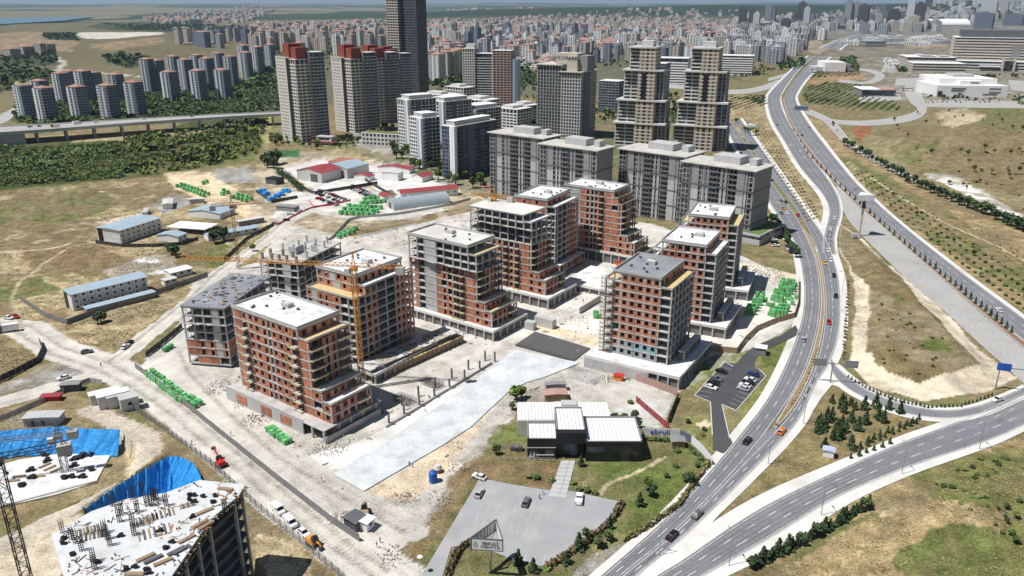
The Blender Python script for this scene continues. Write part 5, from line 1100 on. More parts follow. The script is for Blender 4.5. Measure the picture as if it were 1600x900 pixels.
# huts by the pit
shed('grey site hut with two windows above the blue lined pit', (94, 664), 6, 11, 4.2, 2.9, 'lightgrey', 'lightgrey', .2, 'site_hut', 'hut', doors=((2.4, .9, 2), (5.5, .9, 2)))
for i, (px, L, d, h, nm) in enumerate((((143, 634), 3, 9, 3.6, 'tall white cabin, first of the four at the dirt crossroads'), ((156, 641), 3, 9.5, 4.6, 'tall white cabin, second of the four at the dirt crossroads'), ((171, 640), 3, 8, 4.2, 'grey cabin, third of the four at the dirt crossroads'), ((191, 645), 3.4, 5.5, 4.6, 'white cabin with a window, fourth of the four at the dirt crossroads'))): shed(nm, px, -56, L, d, h, 'offwhite', 'white' if i in (0, 1) else 'lightgrey', .12, 'site_cabin', 'hut', windows=1)
shed('dark grey container beside the dirt road wall', (124, 611), 10, 6, 3, 2.6, 'darkgrey', 'greyface', .1, 'container', 'container'); shed('red skip container by the dirt road wall', (93, 626), 8, 6, 2.5, 1.6, 'red', 'redroof', .1, 'skip', 'skip')
shed('small black topped shelter at the site gate', (556, 832), -38, 4.6, 4, 2.6, 'darkgrey', 'darkgrey', .2, 'site_hut', 'hut'); shed('white gatehouse cabin at the site gate', (574, 832), -30, 2.6, 3, 2.6, 'white', 'white', .1, 'site_hut', 'hut', windows=1)
shed('white gatehouse with a flat roof by the small car park', (1196, 556), -20, 4, 3.5, 2.8, 'greyface', 'white', .05, 'gatehouse', 'hut', windows=1); shed('small white cabin on the triangle of pines', (1302, 717), -25, 3, 2.4, 2.3, 'white', 'palebluewall', .2, 'kiosk', 'hut'); shed('grey wooden garden shed on the showroom lawn', (1070, 700), 0, 4, 3, 2.2, 'timber', 'greyface', .2, 'garden_shed', 'shed')
shed('rusty red roofed hut behind the showroom', (886, 626), 5, 7.5, 4, 2.4, 'timber', 'brick_pale', .3, 'site_hut', 'hut'); shed('grey tank hut behind the rusty roofed hut', (884, 610), 5, 7, 2, 2.4, 'steel_grey', 'greyface', .2, 'site_hut', 'hut')
shed('orange generator box at the foot of the block with teal panels', (971, 596), -30, 3, 2, 1.8, 'orange', 'red', .1, 'generator', 'generator'); shed('orange box on the deck between the blocks', (973, 416), -30, 4, 3, 2, 'orange', 'redroof', .1, 'generator', 'generator')
shed('small dark blue valve house under the highway slip road', (1262, 173), -20, 16, 10, 4.5, 'bluegrey', 'bluegrey', .1, 'underpass_hut', 'hut')
# showroom
t = thing('showroom', 'dark glass sales office with ribbed white metal roofs', 'building', (0, 0, 0), 0)
part(t, 'wall', 'showwall', (4.6, 13.2, 204, 213, 0, 6.6)); part(t, 'wall', 'showwall', (13.3, 21.6, 205.5, 219, 0, 8.6)); part(t, 'wall', 'showwall', (21.9, 38.4, 202.6, 217, 0, 6.4)); part(t, 'rear_wall', 'offwhite', (1.7, 31, 217.2, 229, 0, 5.3))
part(t, 'glass_front', 'glass', (22.4, 37.4, 202.45, 202.6, .2, 4.6)); part(t, 'glass_front', 'glass', (5.2, 12.6, 203.85, 204, .6, 3.6)); part(t, 'door', 'glass_blue', (15.6, 19.6, 205.35, 205.5, 0, 4.6)); part(t, 'fascia', 'showwall', (13.0, 21.88, 203.2, 205.3, 5.4, 9.1)); part(t, 'sill_beam', 'lightgrey', (4.4, 13, 203.7, 203.84, 3.7, 3.95)); part(t, 'base_beam', 'lightgrey', (7, 12.6, 203.6, 203.84, 1.2, 1.45))
b = MB(); b.prism([(4.9, 203.7), (6.8, 203.7), (6.4, 203.78), (5.2, 203.78)], .5, 1.0)
for x, w_ in ((5.4, .5), (6.4, .7), (7.6, .9)): b.v += [(x - w_ / 2, 203.7, .9), (x + w_ / 2, 203.7, .9), (x + .3, 203.7, 2.4 - .5 * (x > 7)), (x - w_ / 2, 203.78, .9), (x + w_ / 2, 203.78, .9), (x + .3, 203.78, 2.4 - .5 * (x > 7))]; n = len(b.v) - 6; b.f += [(n, n + 1, n + 2), (n + 5, n + 4, n + 3), (n, n + 3, n + 4, n + 1), (n + 1, n + 4, n + 5, n + 2), (n + 2, n + 5, n + 3, n)]; b.m += [0] * 5
b.build('emblem', M['white'], t)
M['roof_metal'] = mat('roof_metal', (.74, .73, .70), .55, .06, .3, 2)
for x0, x1, y0, y1, z in ((4.9, 13.0, 204.3, 212.7, 6.6), (13.6, 21.4, 205.8, 218.6, 8.6), (22.3, 38.0, 203, 216.6, 6.4), (1.9, 31, 217.4, 229, 5.3)):
    r = part(t, 'roof', 'roof_metal', (x0, x1, y0, y1, z, z + .25)); k = int((x1 - x0) / 1.05); rb = MB(); rb.box(-.06, .06, y0, y1, z + .25, z + .36); rm = rb.mesh('seam', M['lightgrey'])
    for i in range(1, k): link('seam', rm, r, (x0 + (x1 - x0) * i / k, 0, 0))
    if z > 6: part(t, 'parapet', 'greyface', (x0 - .35, x0 - .02, y0 - .4, y1 + .4, z, z + .7), (x1 + .02, x1 + .35, y0 - .4, y1 + .4, z, z + .7), (x0, x1, y1 + .02, y1 + .4, z, z + .7))
part(t, 'plant_box', 'lightgrey', (16, 21, 226, 229.3, 5.56, 6.2)); part(t, 'chiller', 'darkgrey', (-.5, 1.2, 208, 209.6, 0, 1.4)); part(t, 'chiller', 'darkgrey', (1.6, 3.2, 208, 209.6, 0, 1.4))
# garden hoarding with the name
t = thing('garden_hoarding', 'white garden hoarding with blue lettering beside the showroom', 'hoarding'); hp = [G(*q) for q in ((1003, 680), (1062, 682), (1080, 692), (1096, 707), (1112, 727))]
for i, (a, c_) in enumerate(zip(hp[:-1], hp[1:])): b = MB(); b.bar((a.x, a.y, 1.3), (c_.x, c_.y, 1.3), .12, 0, 2.6); b.build('panel', M['white'] if i != 1 else M['bluegrey'], t)
a, c_ = hp[0], hp[1]; m0 = a.lerp(c_, .47); letters('ebruli', 2.7, 'blue', t, (m0.x, m0.y - .12, 1.35), (R(90), 0, math.atan2(c_.y - a.y, c_.x - a.x)), .03)
# triangular sign on a pole
p = G(761, 851, 9.6); t = thing('pole_sign', 'triangular white company sign on a pole at the car park entrance', 'sign', (p.x, p.y, 0), R(-6))
b = MB(); b.cyl(0.4, 2.6, 0, 8.0, .3, k=12); b.build('pole', M['lightgrey'], t); V = [(-3.9, 0), (3.7, 0), (1.2, 7.6)]
for i in range(3):
    a, c_ = V[i], V[(i + 1) % 3]; b = MB(); b.bar((a[0], a[1], 9.6), (c_[0], c_[1], 9.6), .16, 0, 3.1); b.build('sign_panel', M['white'], t)
    b = MB(); 
    for zz in (8.05, 11.15): b.bar((a[0], a[1], zz), (c_[0], c_[1], zz), .22)
    b.bar((a[0], a[1], 8.0), (a[0], a[1], 11.2), .22); b.build('sign_frame', M['darkgrey'], t)
b = MB()
for k in range(9):
    u = k / 8; x0, y0 = V[0][0] + (V[2][0] - V[0][0]) * u, V[0][1] + (V[2][1] - V[0][1]) * u; b.bar((x0 + .25, y0 - .1, 8.1), (x0 + .25, y0 - .1, 11.1), .1); b.bar((x0 + .25, y0, 9), (.4, 2.6, 8.2), .08)
b.build('inner_truss', M['steel_dark'], t)
letters('EBRULİ', 1.15, 'bluegrey', t, (.75, -.13, 10.0), (R(90), 0, 0), .03); letters('İNŞAAT A.Ş.', .78, 'bluegrey', t, (.75, -.13, 9.05), (R(90), 0, 0), .03)
b = MB(); n = 14
for rr_, zc in ((.55, 9.2), (.33, 10.05)):
    k0 = len(b.v); b.v += [(-2.7 + rr_ * math.cos(2 * math.pi * i / n), -.12, zc + rr_ * math.sin(2 * math.pi * i / n)) for i in range(n)] + [(-2.7 + rr_ * .55 * math.cos(2 * math.pi * i / n), -.12, zc + rr_ * .55 * math.sin(2 * math.pi * i / n)) for i in range(n)]
    for i in range(n): j = (i + 1) % n; b.f.append((k0 + i, k0 + j, k0 + n + j, k0 + n + i)); b.m.append(0)
b.build('emblem', M['panel_grey'], t)
# fences and hoardings
def fence(label, px, h=2.2, m='fence_grey', name='hoarding', cat='fence', step=3.0, thick=.12, open_=False, z=0):
    t = thing(name, label, cat, G(*px[0])); o0 = t.location.copy()
    pb = MB()
    if open_:
        for zz in (.15, h * .5, h - .1): pb.box(0, 1, -.03, .03, zz - .03, zz + .03)
        for i in range(9): pb.box(i / 8 * .96 + .01, i / 8 * .96 + .025, -.02, .02, .1, h)
    else: pb.box(.005, .985, -thick / 2, thick / 2, 0, h)
    pm = pb.mesh('panel', M[m]); qb = MB(); qb.box(-.07, .07, -.1, .1, 0, h + .12); qm = qb.mesh('post', M['steel_grey'] if m != 'timber' else M['rust'])
    P = [G(*q) for q in px]
    for a, c_ in zip(P[:-1], P[1:]):
        L = (c_ - a).length; k = max(1, round(L / step)); an = math.atan2(c_.y - a.y, c_.x - a.x)
        for i in range(k):
            q = a.lerp(c_, i / k) - o0; o = link('panel', pm, t, (q.x, q.y, random.uniform(-.05, .05)), an); o.scale.x = L / k; link('post', qm, t, (q.x, q.y, 0), an)
    return t
fence('long grey hoarding along the dirt road in front of the site', [(212, 575), (262, 612), (330, 667), (430, 748), (520, 818), (562, 846)])
fence('wire fence on poles along the near side of the dirt road', [(203, 636), (250, 668), (330, 727), (400, 792), (480, 858), (540, 908)], 2.4, 'steel_grey', 'wire_fence', open_=True)
fence('dark hoarding with a bend in the dry field on the left', [(-10, 602), (25, 585), (60, 566), (68, 548), (62, 535)], 2.4, 'fence_dark'); fence('dark hoarding along the side road by the raw concrete frame', [(228, 558), (258, 535), (285, 512)], 2.2, 'fence_dark')
fence('grey wall round the lower cabin camp', [(33, 470), (72, 496), (105, 507), (145, 492), (235, 464), (290, 444), (325, 432)], 2.4, 'fence_grey'); fence('low wall along the road into the left edge', [(-10, 662), (30, 645), (70, 628), (110, 608), (140, 597), (160, 600)], 1.8, 'concrete_wall', 'wall', 'wall')
fence('brown curved hoarding round the pallet yard by the avenue', [(1108, 548), (1151, 552), (1164, 534), (1182, 517), (1213, 504), (1241, 496), (1247, 476), (1248, 440)], 2.4, 'timber'); fence('orange timber hoarding at the foot of the block with teal panels', [(990, 592), (1024, 605), (1058, 618)], 2.6, 'brick_pale', step=2.4)
fence('dark red metal fence behind the showroom garden', [(994, 628), (1020, 650), (1045, 672)], 2.2, 'redroof'); fence('dark green fence between the site yard and the lawn', [(1059, 622), (1043, 662)], 2.2, 'pine'); fence('dark fence round the upper cabin camp', [(150, 380), (190, 386), (245, 386), (285, 383), (310, 375)], 2, 'fence_dark')
fence('dark wall in front of the red roofed warehouses', [(440, 272), (482, 300), (492, 304), (590, 288)], 2.4, 'fence_dark'); fence('dark wall between the car yard and the barracks', [(553, 272), (600, 300), (615, 308)], 2.2, 'fence_dark'); fence('low red barrier snaking through the yard', [(433, 352), (470, 332), (485, 326), (525, 318), (548, 314)], 1.0, 'red', 'barrier', 'barrier'); fence('low red barrier round the parked cars', [(483, 315), (490, 324), (520, 321), (548, 313)], 1.0, 'red', 'barrier', 'barrier')
fence('pale fence below the arched warehouse and the green pallets', [(500, 385), (520, 372), (545, 345), (560, 341), (620, 336), (700, 322), (735, 312)], 1.6, 'lightgrey', step=4); fence('dark wall round the blue tarpaulin yard', [(400, 300), (425, 317), (465, 310)], 2.2, 'fence_dark'); fence('dark fence behind the raw frame leading to the yards', [(350, 408), (385, 375), (428, 352)], 1.8, 'fence_dark')
fence('light picket fence in front of the showroom', [(782, 718), (830, 719), (868, 720)], 1.0, 'cream', 'picket_fence', 'fence', 2, open_=True)
# cranes
def crane(label, px, H, jib_ang, jl, cjl, m='crane_orange', z0=0, w=1.6, name='tower_crane'):
    p = G(*px, z0) ; t = thing(name, label, 'crane', (p.x, p.y, z0), R(jib_ang)); b = MB(); n = max(3, int(H / (w * 1.25))); dz = H / n; hw = w / 2; c4 = [(-hw, -hw), (hw, -hw), (hw, hw), (-hw, hw)]
    for x, y in c4: b.bar((x, y, 0), (x, y, H), .2)
    for i in range(n):
        for j in range(4):
            a, c_ = c4[j], c4[(j + 1) % 4]; z_ = i * dz
            if i % 2: a, c_ = c_, a
            b.bar((a[0], a[1], z_), (c_[0], c_[1], z_ + dz), .11); b.bar((a[0], a[1], z_), (c_[0], c_[1], z_), .09)
    b.build('mast', M[m], t)
    b = MB(); b.box(-1.1, 1.1, -1.1, 1.1, H, H + 1.2); b.bar((-.6, 0, H + 1), (0, 0, H + 6.5), .25); b.bar((.6, 0, H + 1), (0, 0, H + 6.5), .25); b.build('slewing_head', M[m], t)
    def truss(L, s, name):
        b = MB(); k = int(L / 1.8); z_ = H + 1.4
        for y in (-.6, .6): b.bar((0, y, z_), (s * L, y, z_), .16)
        b.bar((0, 0, z_ + 1.25), (s * L, 0, z_ + 1.25), .16)
        for i in range(k):
            x0, x1, xm = s * L * i / k, s * L * (i + 1) / k, s * L * (i + .5) / k
            for y in (-.6, .6): b.bar((x0, y, z_), (xm, 0, z_ + 1.25), .09); b.bar((xm, 0, z_ + 1.25), (x1, y, z_), .09)
            b.bar((x0, -.6, z_), (x0, .6, z_), .08)
        b.build(name, M[m], t)
    truss(jl, 1, 'jib'); truss(cjl, -1, 'counter_jib')
    part(t, 'counterweight', 'concrete', (-cjl - .4, -cjl + 2.4, -1, 1, H - .6, H + 1.9)); part(t, 'cab', 'offwhite', (.9, 2.5, .9, 2.3, H - .8, H + 1.1)); b = MB(); b.bar((0, 0, H + 6.5), (jl * .6, 0, H + 2.7), .07); b.bar((0, 0, H + 6.5), (-cjl + 1, 0, H + 2), .07); b.build('tie_rod', M['steel_dark'], t)
    b = MB(); b.bar((jl * .45, 0, H + 1.3), (jl * .45, 0, H - 9), .05); b.box(jl * .45 - .3, jl * .45 + .3, -.3, .3, H - 9.8, H - 9); b.build('hook', M['steel_dark'], t)
    return t
crane('rusty yellow tower crane with a very long jib before the brown brick block', (566, 607), 44, 172, 62, 17, 'crane_orange'); p = G(566, 607)
crane('short orange tower crane against the block with raw upper floors', (773, 440), 41, 162, 12, 9, 'crane_orange'); crane('thin rusty tower crane behind the raw concrete frames', (374, 420), 32, 20, 16, 10, 'rust', w=1.3)
crane('dark steel tower crane mast cut by the photograph edge, lower left corner', (47, 925), 34, 205, 40, 14, 'steel_dark', w=2.0); crane('pale grey tower crane standing in the blue lined pit', (103, 738), 12, 197, 34, 5, 'steel_grey', z0=-7, w=1.7)
# green wrapped pallets
pb = MB()
for k in range(3): e = .03 * (k % 2); pb.box(-.72 + e, .72 - e, -.55 + e, .55 - e, .16 + k * .42, .16 + (k + .97) * .42)
gm = pb.mesh('wrapped_bricks', M['green_wrap']); pb = MB(); [pb.box(-.75, .75, y - .08, y + .08, 0, .1) for y in (-.45, 0, .45)]; pb.box(-.75, .75, -.57, .57, .1, .15); bm_ = pb.mesh('pallet_base', M['timber'])
def pallets(label, group, pts, sz=1.0, stack=1):
    for q in pts:
        p = G(*q)
        for s in range(stack if random.random() < .7 else 1):
            t = thing('brick_pallet', label, 'pallet', (p.x, p.y, ground_z(p.x, p.y) + s * 1.45 * sz), R(random.uniform(-50, -20)), group); t.scale = (sz, sz, sz); link('wrapped_bricks', gm, t); link('pallet_base', bm_, t)
def grid_px(a, b_, c_, nu, nv, jit=1.0):
    return [(a[0] + (b_[0] - a[0]) * i / max(1, nu - 1) + (c_[0] - a[0]) * j / max(1, nv - 1) + random.uniform(-jit, jit), a[1] + (b_[1] - a[1]) * i / max(1, nu - 1) + (c_[1] - a[1]) * j / max(1, nv - 1) + random.uniform(-jit, jit)) for i in range(nu) for j in range(nv)]
pallets('green brick pallet in the row behind the grey hoarding', 'pallets along the grey hoarding', grid_px((228, 585), (282, 628), (238, 581), 14, 2), 1.15); pallets('green brick pallet heaped at the end of the hoarding row', 'pallets at the end of the row', grid_px((290, 628), (305, 637), (298, 624), 4, 2), 1.25)
pallets('green brick pallet at the foot of the front block', 'pallets at the front block', grid_px((420, 674), (446, 694), (426, 671), 6, 2), 1.15); pallets('green brick pallet in the upper heap by the avenue', 'upper heap by the avenue', grid_px((1206, 470), (1224, 445), (1226, 472), 7, 4), 1.2, 2)
pallets('green brick pallet in the lower heap by the avenue', 'lower heap by the avenue', grid_px((1203, 493), (1226, 496), (1207, 484), 5, 3), 1.2, 2); pallets('green brick pallet in the narrow heap by the middle block', 'narrow heap by the middle block', grid_px((1168, 490), (1183, 466), (1177, 491), 6, 2), 1.2, 2); pallets('green brick pallet scattered beside the heaps by the avenue', 'stray pallets by the avenue', [(1236, 470), (1238, 476), (1230, 480), (1244, 466), (1200, 478), (1195, 470), (1165, 492)], 1.2)
pallets('green brick pallet in the big front stack of the car yard', 'front stack of the car yard', grid_px((533, 335), (583, 338), (545, 324), 7, 3, .6), 1.9, 1); pallets('green brick pallet in the back stack of the car yard', 'back stack of the car yard', grid_px((566, 320), (600, 316), (570, 313), 6, 2, .6), 1.8, 1)
pallets('green brick pallet in the long row above the upper camp', 'row above the upper camp', grid_px((277, 292), (318, 307), (284, 289), 9, 2, .6), 1.6, 1); pallets('green brick pallet in the stack by the bend above the camp', 'stack by the bend', grid_px((364, 310), (384, 316), (372, 306), 4, 2, .6), 1.8, 1); pallets('green brick pallet left singly above the camp', 'single pallets above the camp', [(350, 300), (356, 303), (348, 305), (318, 288), (323, 286)], 1.9)
pallets('green brick pallet in the middle of the earthworks', 'pallets in the earthworks', grid_px((530, 372), (552, 364), (533, 368), 4, 2, .5), 1.7); pallets('green brick pallet beside the side road and the raw frame', 'pallets by the side road', [(258, 549), (263, 546), (268, 543)], 1.2); pallets('green brick pallet below the dark grey roof block', 'pallets below the grey roof', [(931, 497), (936, 497), (931, 492)], 1.4)
# slab of the half built block in the lower left corner
ZF = 24.0
defm('slab_white', (.60, .615, .62), .85, .14, .15, 1.5, dirt=((.45, .44, .42), .25, .7))
t = thing('unfinished_building', 'half cast concrete block with a white slab full of rebar, lower left corner', 'building')
P = [G(*q, ZF) for q in ((80, 836), (142, 799), (200, 779), (258, 770), (312, 750), (384, 757), (372, 775), (330, 810), (268, 900), (245, 935), (110, 935))]
b = MB(); b.prism([(p.x, p.y) for p in P][::-1], ZF - .4, ZF); b.build('top_slab', M['slab_white'], t)
cen = sum(P, Vector()) / len(P); Q = [cen + (p - cen) * .95 for p in P]; Q2 = [cen + (p - cen) * .8 for p in P]
for f in range(1, 10): b = MB(); b.prism([(p.x, p.y) for p in Q][::-1], ZF - .4 - f * 3.1, ZF - f * 3.1); b.build('floor_slab', M['concrete_dark'], t)  # darker concrete: the shadow on this side is put into the colour
b = MB(); b.prism([(p.x, p.y) for p in Q2][::-1], -10, ZF - .5); b.build('inner_wall', M['darkgrey'], t)  # dark core, shade between the floors given by its colour
cb = MB(); cb.box(-.3, .3, -.3, .3, -10, ZF - .4); cm = cb.mesh('column', M['concrete'])
for a, c_ in zip(Q, Q[1:] + Q[:1]):
    k = max(1, int((c_ - a).length / 4.5))
    for i in range(k): q = a.lerp(c_, i / k); link('column', cm, t, (cen.x + (q.x - cen.x) * .985, cen.y + (q.y - cen.y) * .985, 0))
b = MB()
for a, c_ in ((P[5], P[6]), (P[6], P[7]), (P[7], P[8])):
    d_ = (c_ - a); k = int(d_.length / .55); nr = Vector((d_.y, -d_.x, 0)).normalized(); nr = nr if nr.x > 0 else -nr
    for i in range(k):
        q = a + d_ * (i / k); b.bar((q.x - nr.x * .8, q.y - nr.y * .8, ZF - .75), (q.x + nr.x * random.uniform(.2, .9), q.y + nr.y * .5, ZF - .75), .14, i % 3 == 0)
        if i % 3 == 0: b.bar((q.x - nr.x * .1, q.y - nr.y * .1, ZF - 3.4), (q.x - nr.x * .1, q.y - nr.y * .1, ZF - .8), .1, 1)
o = b.build('formwork_beam', [M['formwork'], M['steel_dark']], t); o['kind'] = 'stuff'
bb = MB(); [bb.box(-1.8, 1.8, -.45 + i * .23, -.25 + i * .23, k * .22, k * .22 + .2) for i in range(4) for k in range(2)]; tm = bb.mesh('timber_bundle', M['timber'])
bb.m = [0] * len(bb.m); tm2 = bb.mesh('timber_bundle', M['darkgrey'])
for i, (q, rz, dk) in enumerate((((352, 765), -12, 0), ((320, 800), 42, 0), ((312, 820), 52, 0), ((322, 822), 55, 0), ((292, 843), 50, 0), ((228, 872), 45, 0), ((240, 875), 45, 1), ((255, 879), 40, 0), ((276, 862), 48, 1), ((284, 860), 50, 1), ((210, 898), 0, 0))):
    p = G(*q, ZF); tag(link('timber_bundle', tm2 if dk else tm, None, (p.x, p.y, ZF + .01), R(rz)), f'bundle of {"dark steel props" if dk else "pale timber beams"} on the white slab, {ORD[i]} from its far right corner', 'timber', 'bundles on the white slab')
bb = MB(); XX = rng.uniform(-97, -60, 900); YY = rng.uniform(122, 160, 900); ok = inside(XX, YY, [(p.x * .97 + cen.x * .03, p.y * .97 + cen.y * .03) for p in P]) & (fbm(XX, YY, 1 / 6., 3, 6) > .45)
for x, y in zip(XX[ok], YY[ok]): k = random.random(); w_ = random.uniform(.15, .5) if k < .55 else random.uniform(1, 2.8); bb.box(x, x + w_, y, y + random.uniform(.08, .3), ZF + .001, ZF + random.uniform(.06, .5 if k < .5 else .15), random.randrange(4), random.uniform(0, 3.1))
o = bb.build('formwork_clutter', [M['timber'], M['steel_dark'], M['concrete'], M['rust']], t); o['kind'] = 'stuff'
bb = MB()
for x, y in ((-.4, -.3), (.4, -.3), (.4, .3), (-.4, .3), (0, -.3), (0, .3)): bb.bar((x, y, 0), (x, y, 3.2), .1)
for z_ in (.5, 1.0, 1.5, 2.0, 2.5): bb.bar((-.4, -.3, z_), (.4, -.3, z_), .07); bb.bar((.4, -.3, z_), (.4, .3, z_), .07); bb.bar((.4, .3, z_), (-.4, .3, z_), .07); bb.bar((-.4, .3, z_), (-.4, -.3, z_), .07)
rm = bb.mesh('rebar_column', M['steel_dark'])
for q in ((98, 832), (112, 842), (128, 860), (147, 878), (148, 889), (118, 848), (176, 790), (206, 778), (222, 770), (190, 803), (187, 815), (230, 790), (238, 790), (215, 800), (208, 822), (210, 836), (158, 838), (164, 832), (168, 842), (172, 852), (240, 780), (245, 783), (260, 790), (352, 800)):
    p = G(*q, ZF); tag(link('rebar_column', rm, None, (p.x, p.y, ZF), R(35)), 'dark upright rebar column cage rising from the white slab', 'rebar', 'rebar cages on the white slab')
bb = MB(); bb.cyl(0, 0, 0, .7, .42, .5, 8); bb.box(-.6, .1, .3, .8, 0, .4); um = bb.mesh('bucket_heap', M['black'])
for q in ((296, 775), (304, 775), (318, 777), (336, 776), (332, 786), (305, 785), (296, 782), (302, 808), (99, 843), (98, 850), (113, 868), (198, 890), (212, 887), (228, 892), (234, 896), (270, 848), (258, 858), (151, 880), (190, 838), (252, 830)):
    p = G(*q, ZF); tag(link('bucket_heap', um, None, (p.x, p.y, ZF), random.uniform(0, 6)), 'small black heap of clamps and buckets on the white slab', 'bucket', 'black heaps on the white slab')
for i, (q, sz) in enumerate((((135, 830), 4), ((145, 837), 4.5), ((240, 832), 6), ((228, 812), 4), ((222, 818), 3.5), ((250, 805), 5), ((292, 790), 3))):
    p = G(*q, ZF); bb = MB()
    for k in range(7): x = -sz / 2 + sz * k / 6; bb.box(x, x + .35, -sz * .3, sz * .3, .02, .16 + .1 * (k % 2), k % 2)
    tag(bb.build('shuttering_stack', [M['timber'], M['darkgrey']], None, (p.x, p.y, ZF)), f'flat stack of formwork panels on the white slab, {ORD[i]} of the stacks', 'formwork', 'formwork stacks on the white slab').rotation_euler.z = R(30)
# blue lined pits
def tarp(label, rim, depth, inward, wob=1.0, seed=0):
    P = resample([G(*q) for q in rim], 90); b = MB(); rows = 16
    for i, p in enumerate(P):
        for j in range(rows):
            u = j / (rows - 1); n_ = float(fbm(np.array([i * .35 + u * 2.2]), np.array([u * 1.6 + seed]), 1, 4, seed)[0]) - .5; n2 = math.sin(i * .7 + u * 2 + seed) * .05
            q = Vector((inward[0], inward[1], 0)) * (u * depth * .62 + n_ * 1.0 * wob + n2 * .5); b.v.append((p.x + q.x, p.y + q.y, .35 - u * depth + n_ * .35 + .04 * math.sin(i * .5) * u))
    for i in range(len(P) - 1):
        for j in range(rows - 1): a = i * rows + j; b.f.append((a, a + 1, a + rows + 1, a + rows)); b.m.append(0)
    o = b.build('tarpaulin', M['tarp']); tag(o, label, 'tarpaulin'); return o
tarp('long blue tarpaulin lining the back of the upper pit', ((-30, 677), (40, 672), (95, 668), (150, 672), (188, 672)), 7.2, (0, -1), seed=3); tarp('crumpled blue tarpaulin lining the pit behind the white slab', ((136, 795), (170, 770), (205, 747), (235, 730), (264, 714)), 11, (.35, -.94), 1.3, 7); tarp('paler blue tarpaulin on the right slope of the same pit', ((264, 714), (285, 716), (303, 726), (318, 755)), 11, (-.6, -.8), 1.0, 5)
zp = -6.6; t = thing('foundation_slab', 'white foundation slab on the floor of the upper pit', 'slab'); P = [G(*q, zp) for q in ((-30, 735), (30, 718), (100, 708), (178, 700), (150, 752), (90, 772), (0, 792), (-30, 800))]
b = MB(); b.prism([(p.x, p.y) for p in P][::-1], zp - 1.2, zp); b.build('slab', M['roof_white'], t); b = MB(); a, c_ = P[4], P[6]; b.bar((a.x, a.y, zp - .4), (c_.x, c_.y, zp - .4), .5, 0, 1.4); b.build('edge_form', M['concrete'], t)
for i, q in enumerate(((105, 712), (117, 728), (130, 712), (145, 710), (125, 716), (143, 735), (100, 748), (113, 746), (130, 746), (75, 720), (50, 735), (52, 747), (33, 760), (68, 712), (118, 718))):
    p = G(*q, zp); tag(link('bucket_heap', um, None, (p.x, p.y, zp), random.uniform(0, 6)), 'small black heap of clamps on the pit slab', 'bucket', 'black heaps on the pit slab').scale = (1.8, 1.8, 1.5)
for i, q in enumerate(((70, 728), (78, 732), (88, 735), (60, 745), (30, 745), (20, 752))):
    p = G(*q, zp); tag(link('timber_bundle', tm, None, (p.x, p.y, zp + .01), R(55 if i < 3 else 10)), f'bundle of timber beams on the pit slab, {ORD[i]} from the pale crane', 'timber', 'timber on the pit slab')
# assorted gear
p = G(677, 752); t = thing('water_tank', 'big blue plastic water tank on the peach ground', 'tank', p); b = MB(); b.cyl(0, 0, 0, 3.0, 1.2, 1.2, 14); b.cyl(0, 0, 3, 3.5, 1.2, .5, 14); b.build('tank', M['blue'], t); b = MB(); b.cyl(0, 0, 3.5, 3.75, .5, k=10); b.build('lid', M['bluegrey'], t)
p = G(684, 737); t = thing('mixer_drum', 'white and rust mixer drum behind the blue tank', 'mixer', p); b = MB(); b.cyl(0, 0, 0, 1.2, 1.0, 1.3, 12); b.build('base', M['rust'], t); b = MB(); b.cyl(0, 0, 1.2, 2.3, 1.3, .8, 12); b.build('drum', M['offwhite'], t)
def rubble(label, px, n, r, s, mats=('rubble', 'concrete', 'brick')):
    p = G(*px); b = MB(); gz = ground_z(p.x, p.y)
    for i in range(n):
        a, d_ = random.uniform(0, 6.3), r * math.sqrt(random.random()); x, y = p.x + d_ * math.cos(a), p.y + d_ * math.sin(a); q = random.uniform(.4, 1) * s; hz = max(0, 1 - d_ / r) * s * 1.5
        b.box(x, x + q, y, y + q * random.uniform(.4, 1), gz - .2, gz + hz + q * .6, random.randrange(len(mats)), random.uniform(0, 3))
    o = b.build('rubble_heap', [M[k] for k in mats]); o['kind'] = 'stuff'; o['label'] = label; o['category'] = 'rubble'
for lab, px, n, r in (('broken brick rubble beside the front podium', (400, 655), 90, 4), ('rubble at the corner of the front podium', (515, 700), 120, 4.5), ('grey rubble along the foot of the podium wall', (380, 630), 60, 3), ('debris beside the cabins at the crossroads', (197, 642), 90, 3), ('debris heap at the site gate', (530, 810), 60, 3), ('stone rubble along the car park verge', (690, 780), 80, 4), ('stone rubble by the site entrance', (612, 868), 90, 4), ('rubble beside the raw concrete frame', (345, 605), 90, 5), ('rubble in the yard by the avenue', (1190, 425), 140, 9), ('rubble strip along the back of the pallet yard', (1225, 440), 90, 6), ('white stone rubble by the raw hole in the field', (215, 415), 160, 11), ('debris behind the showroom', (950, 592), 60, 3), ('rubble by the peach ground', (640, 778), 50, 2.5), ('stones along the edge of the garden verge', (725, 735), 70, 5), ('white waste heap above the blue lined pit', (32, 655), 90, 4), ('broken concrete by the deck of the block with teal panels', (900, 500), 60, 5), ('stone rubble strip left of the cabin stack', (165, 345), 120, 12)):
    rubble(lab, px, int(n * (1.0 if 'stone' in lab else 1.6)), r * 1.25, .3 if n < 130 else .45, ('offwhite', 'concrete', 'offwhite') if 'white' in lab else ('rubble', 'concrete', 'brick' if 'brick' in lab else 'rubble'))
for i, q in enumerate(((409, 300), (415, 305), (440, 305), (447, 300), (425, 313), (432, 308))):
    p = G(*q); b = MB(); b.box(-3, 3, -2, 2, 0, 1.6); b.box(-1.5, 2.6, -1.5, 1.5, 1.6, 2.4); tag(b.build('tarpaulin_heap', M['tarp'], None, p), f'blue tarpaulin covered heap in the walled yard, {ORD[i]} of six', 'heap', 'blue heaps in the walled yard').rotation_euler.z = i
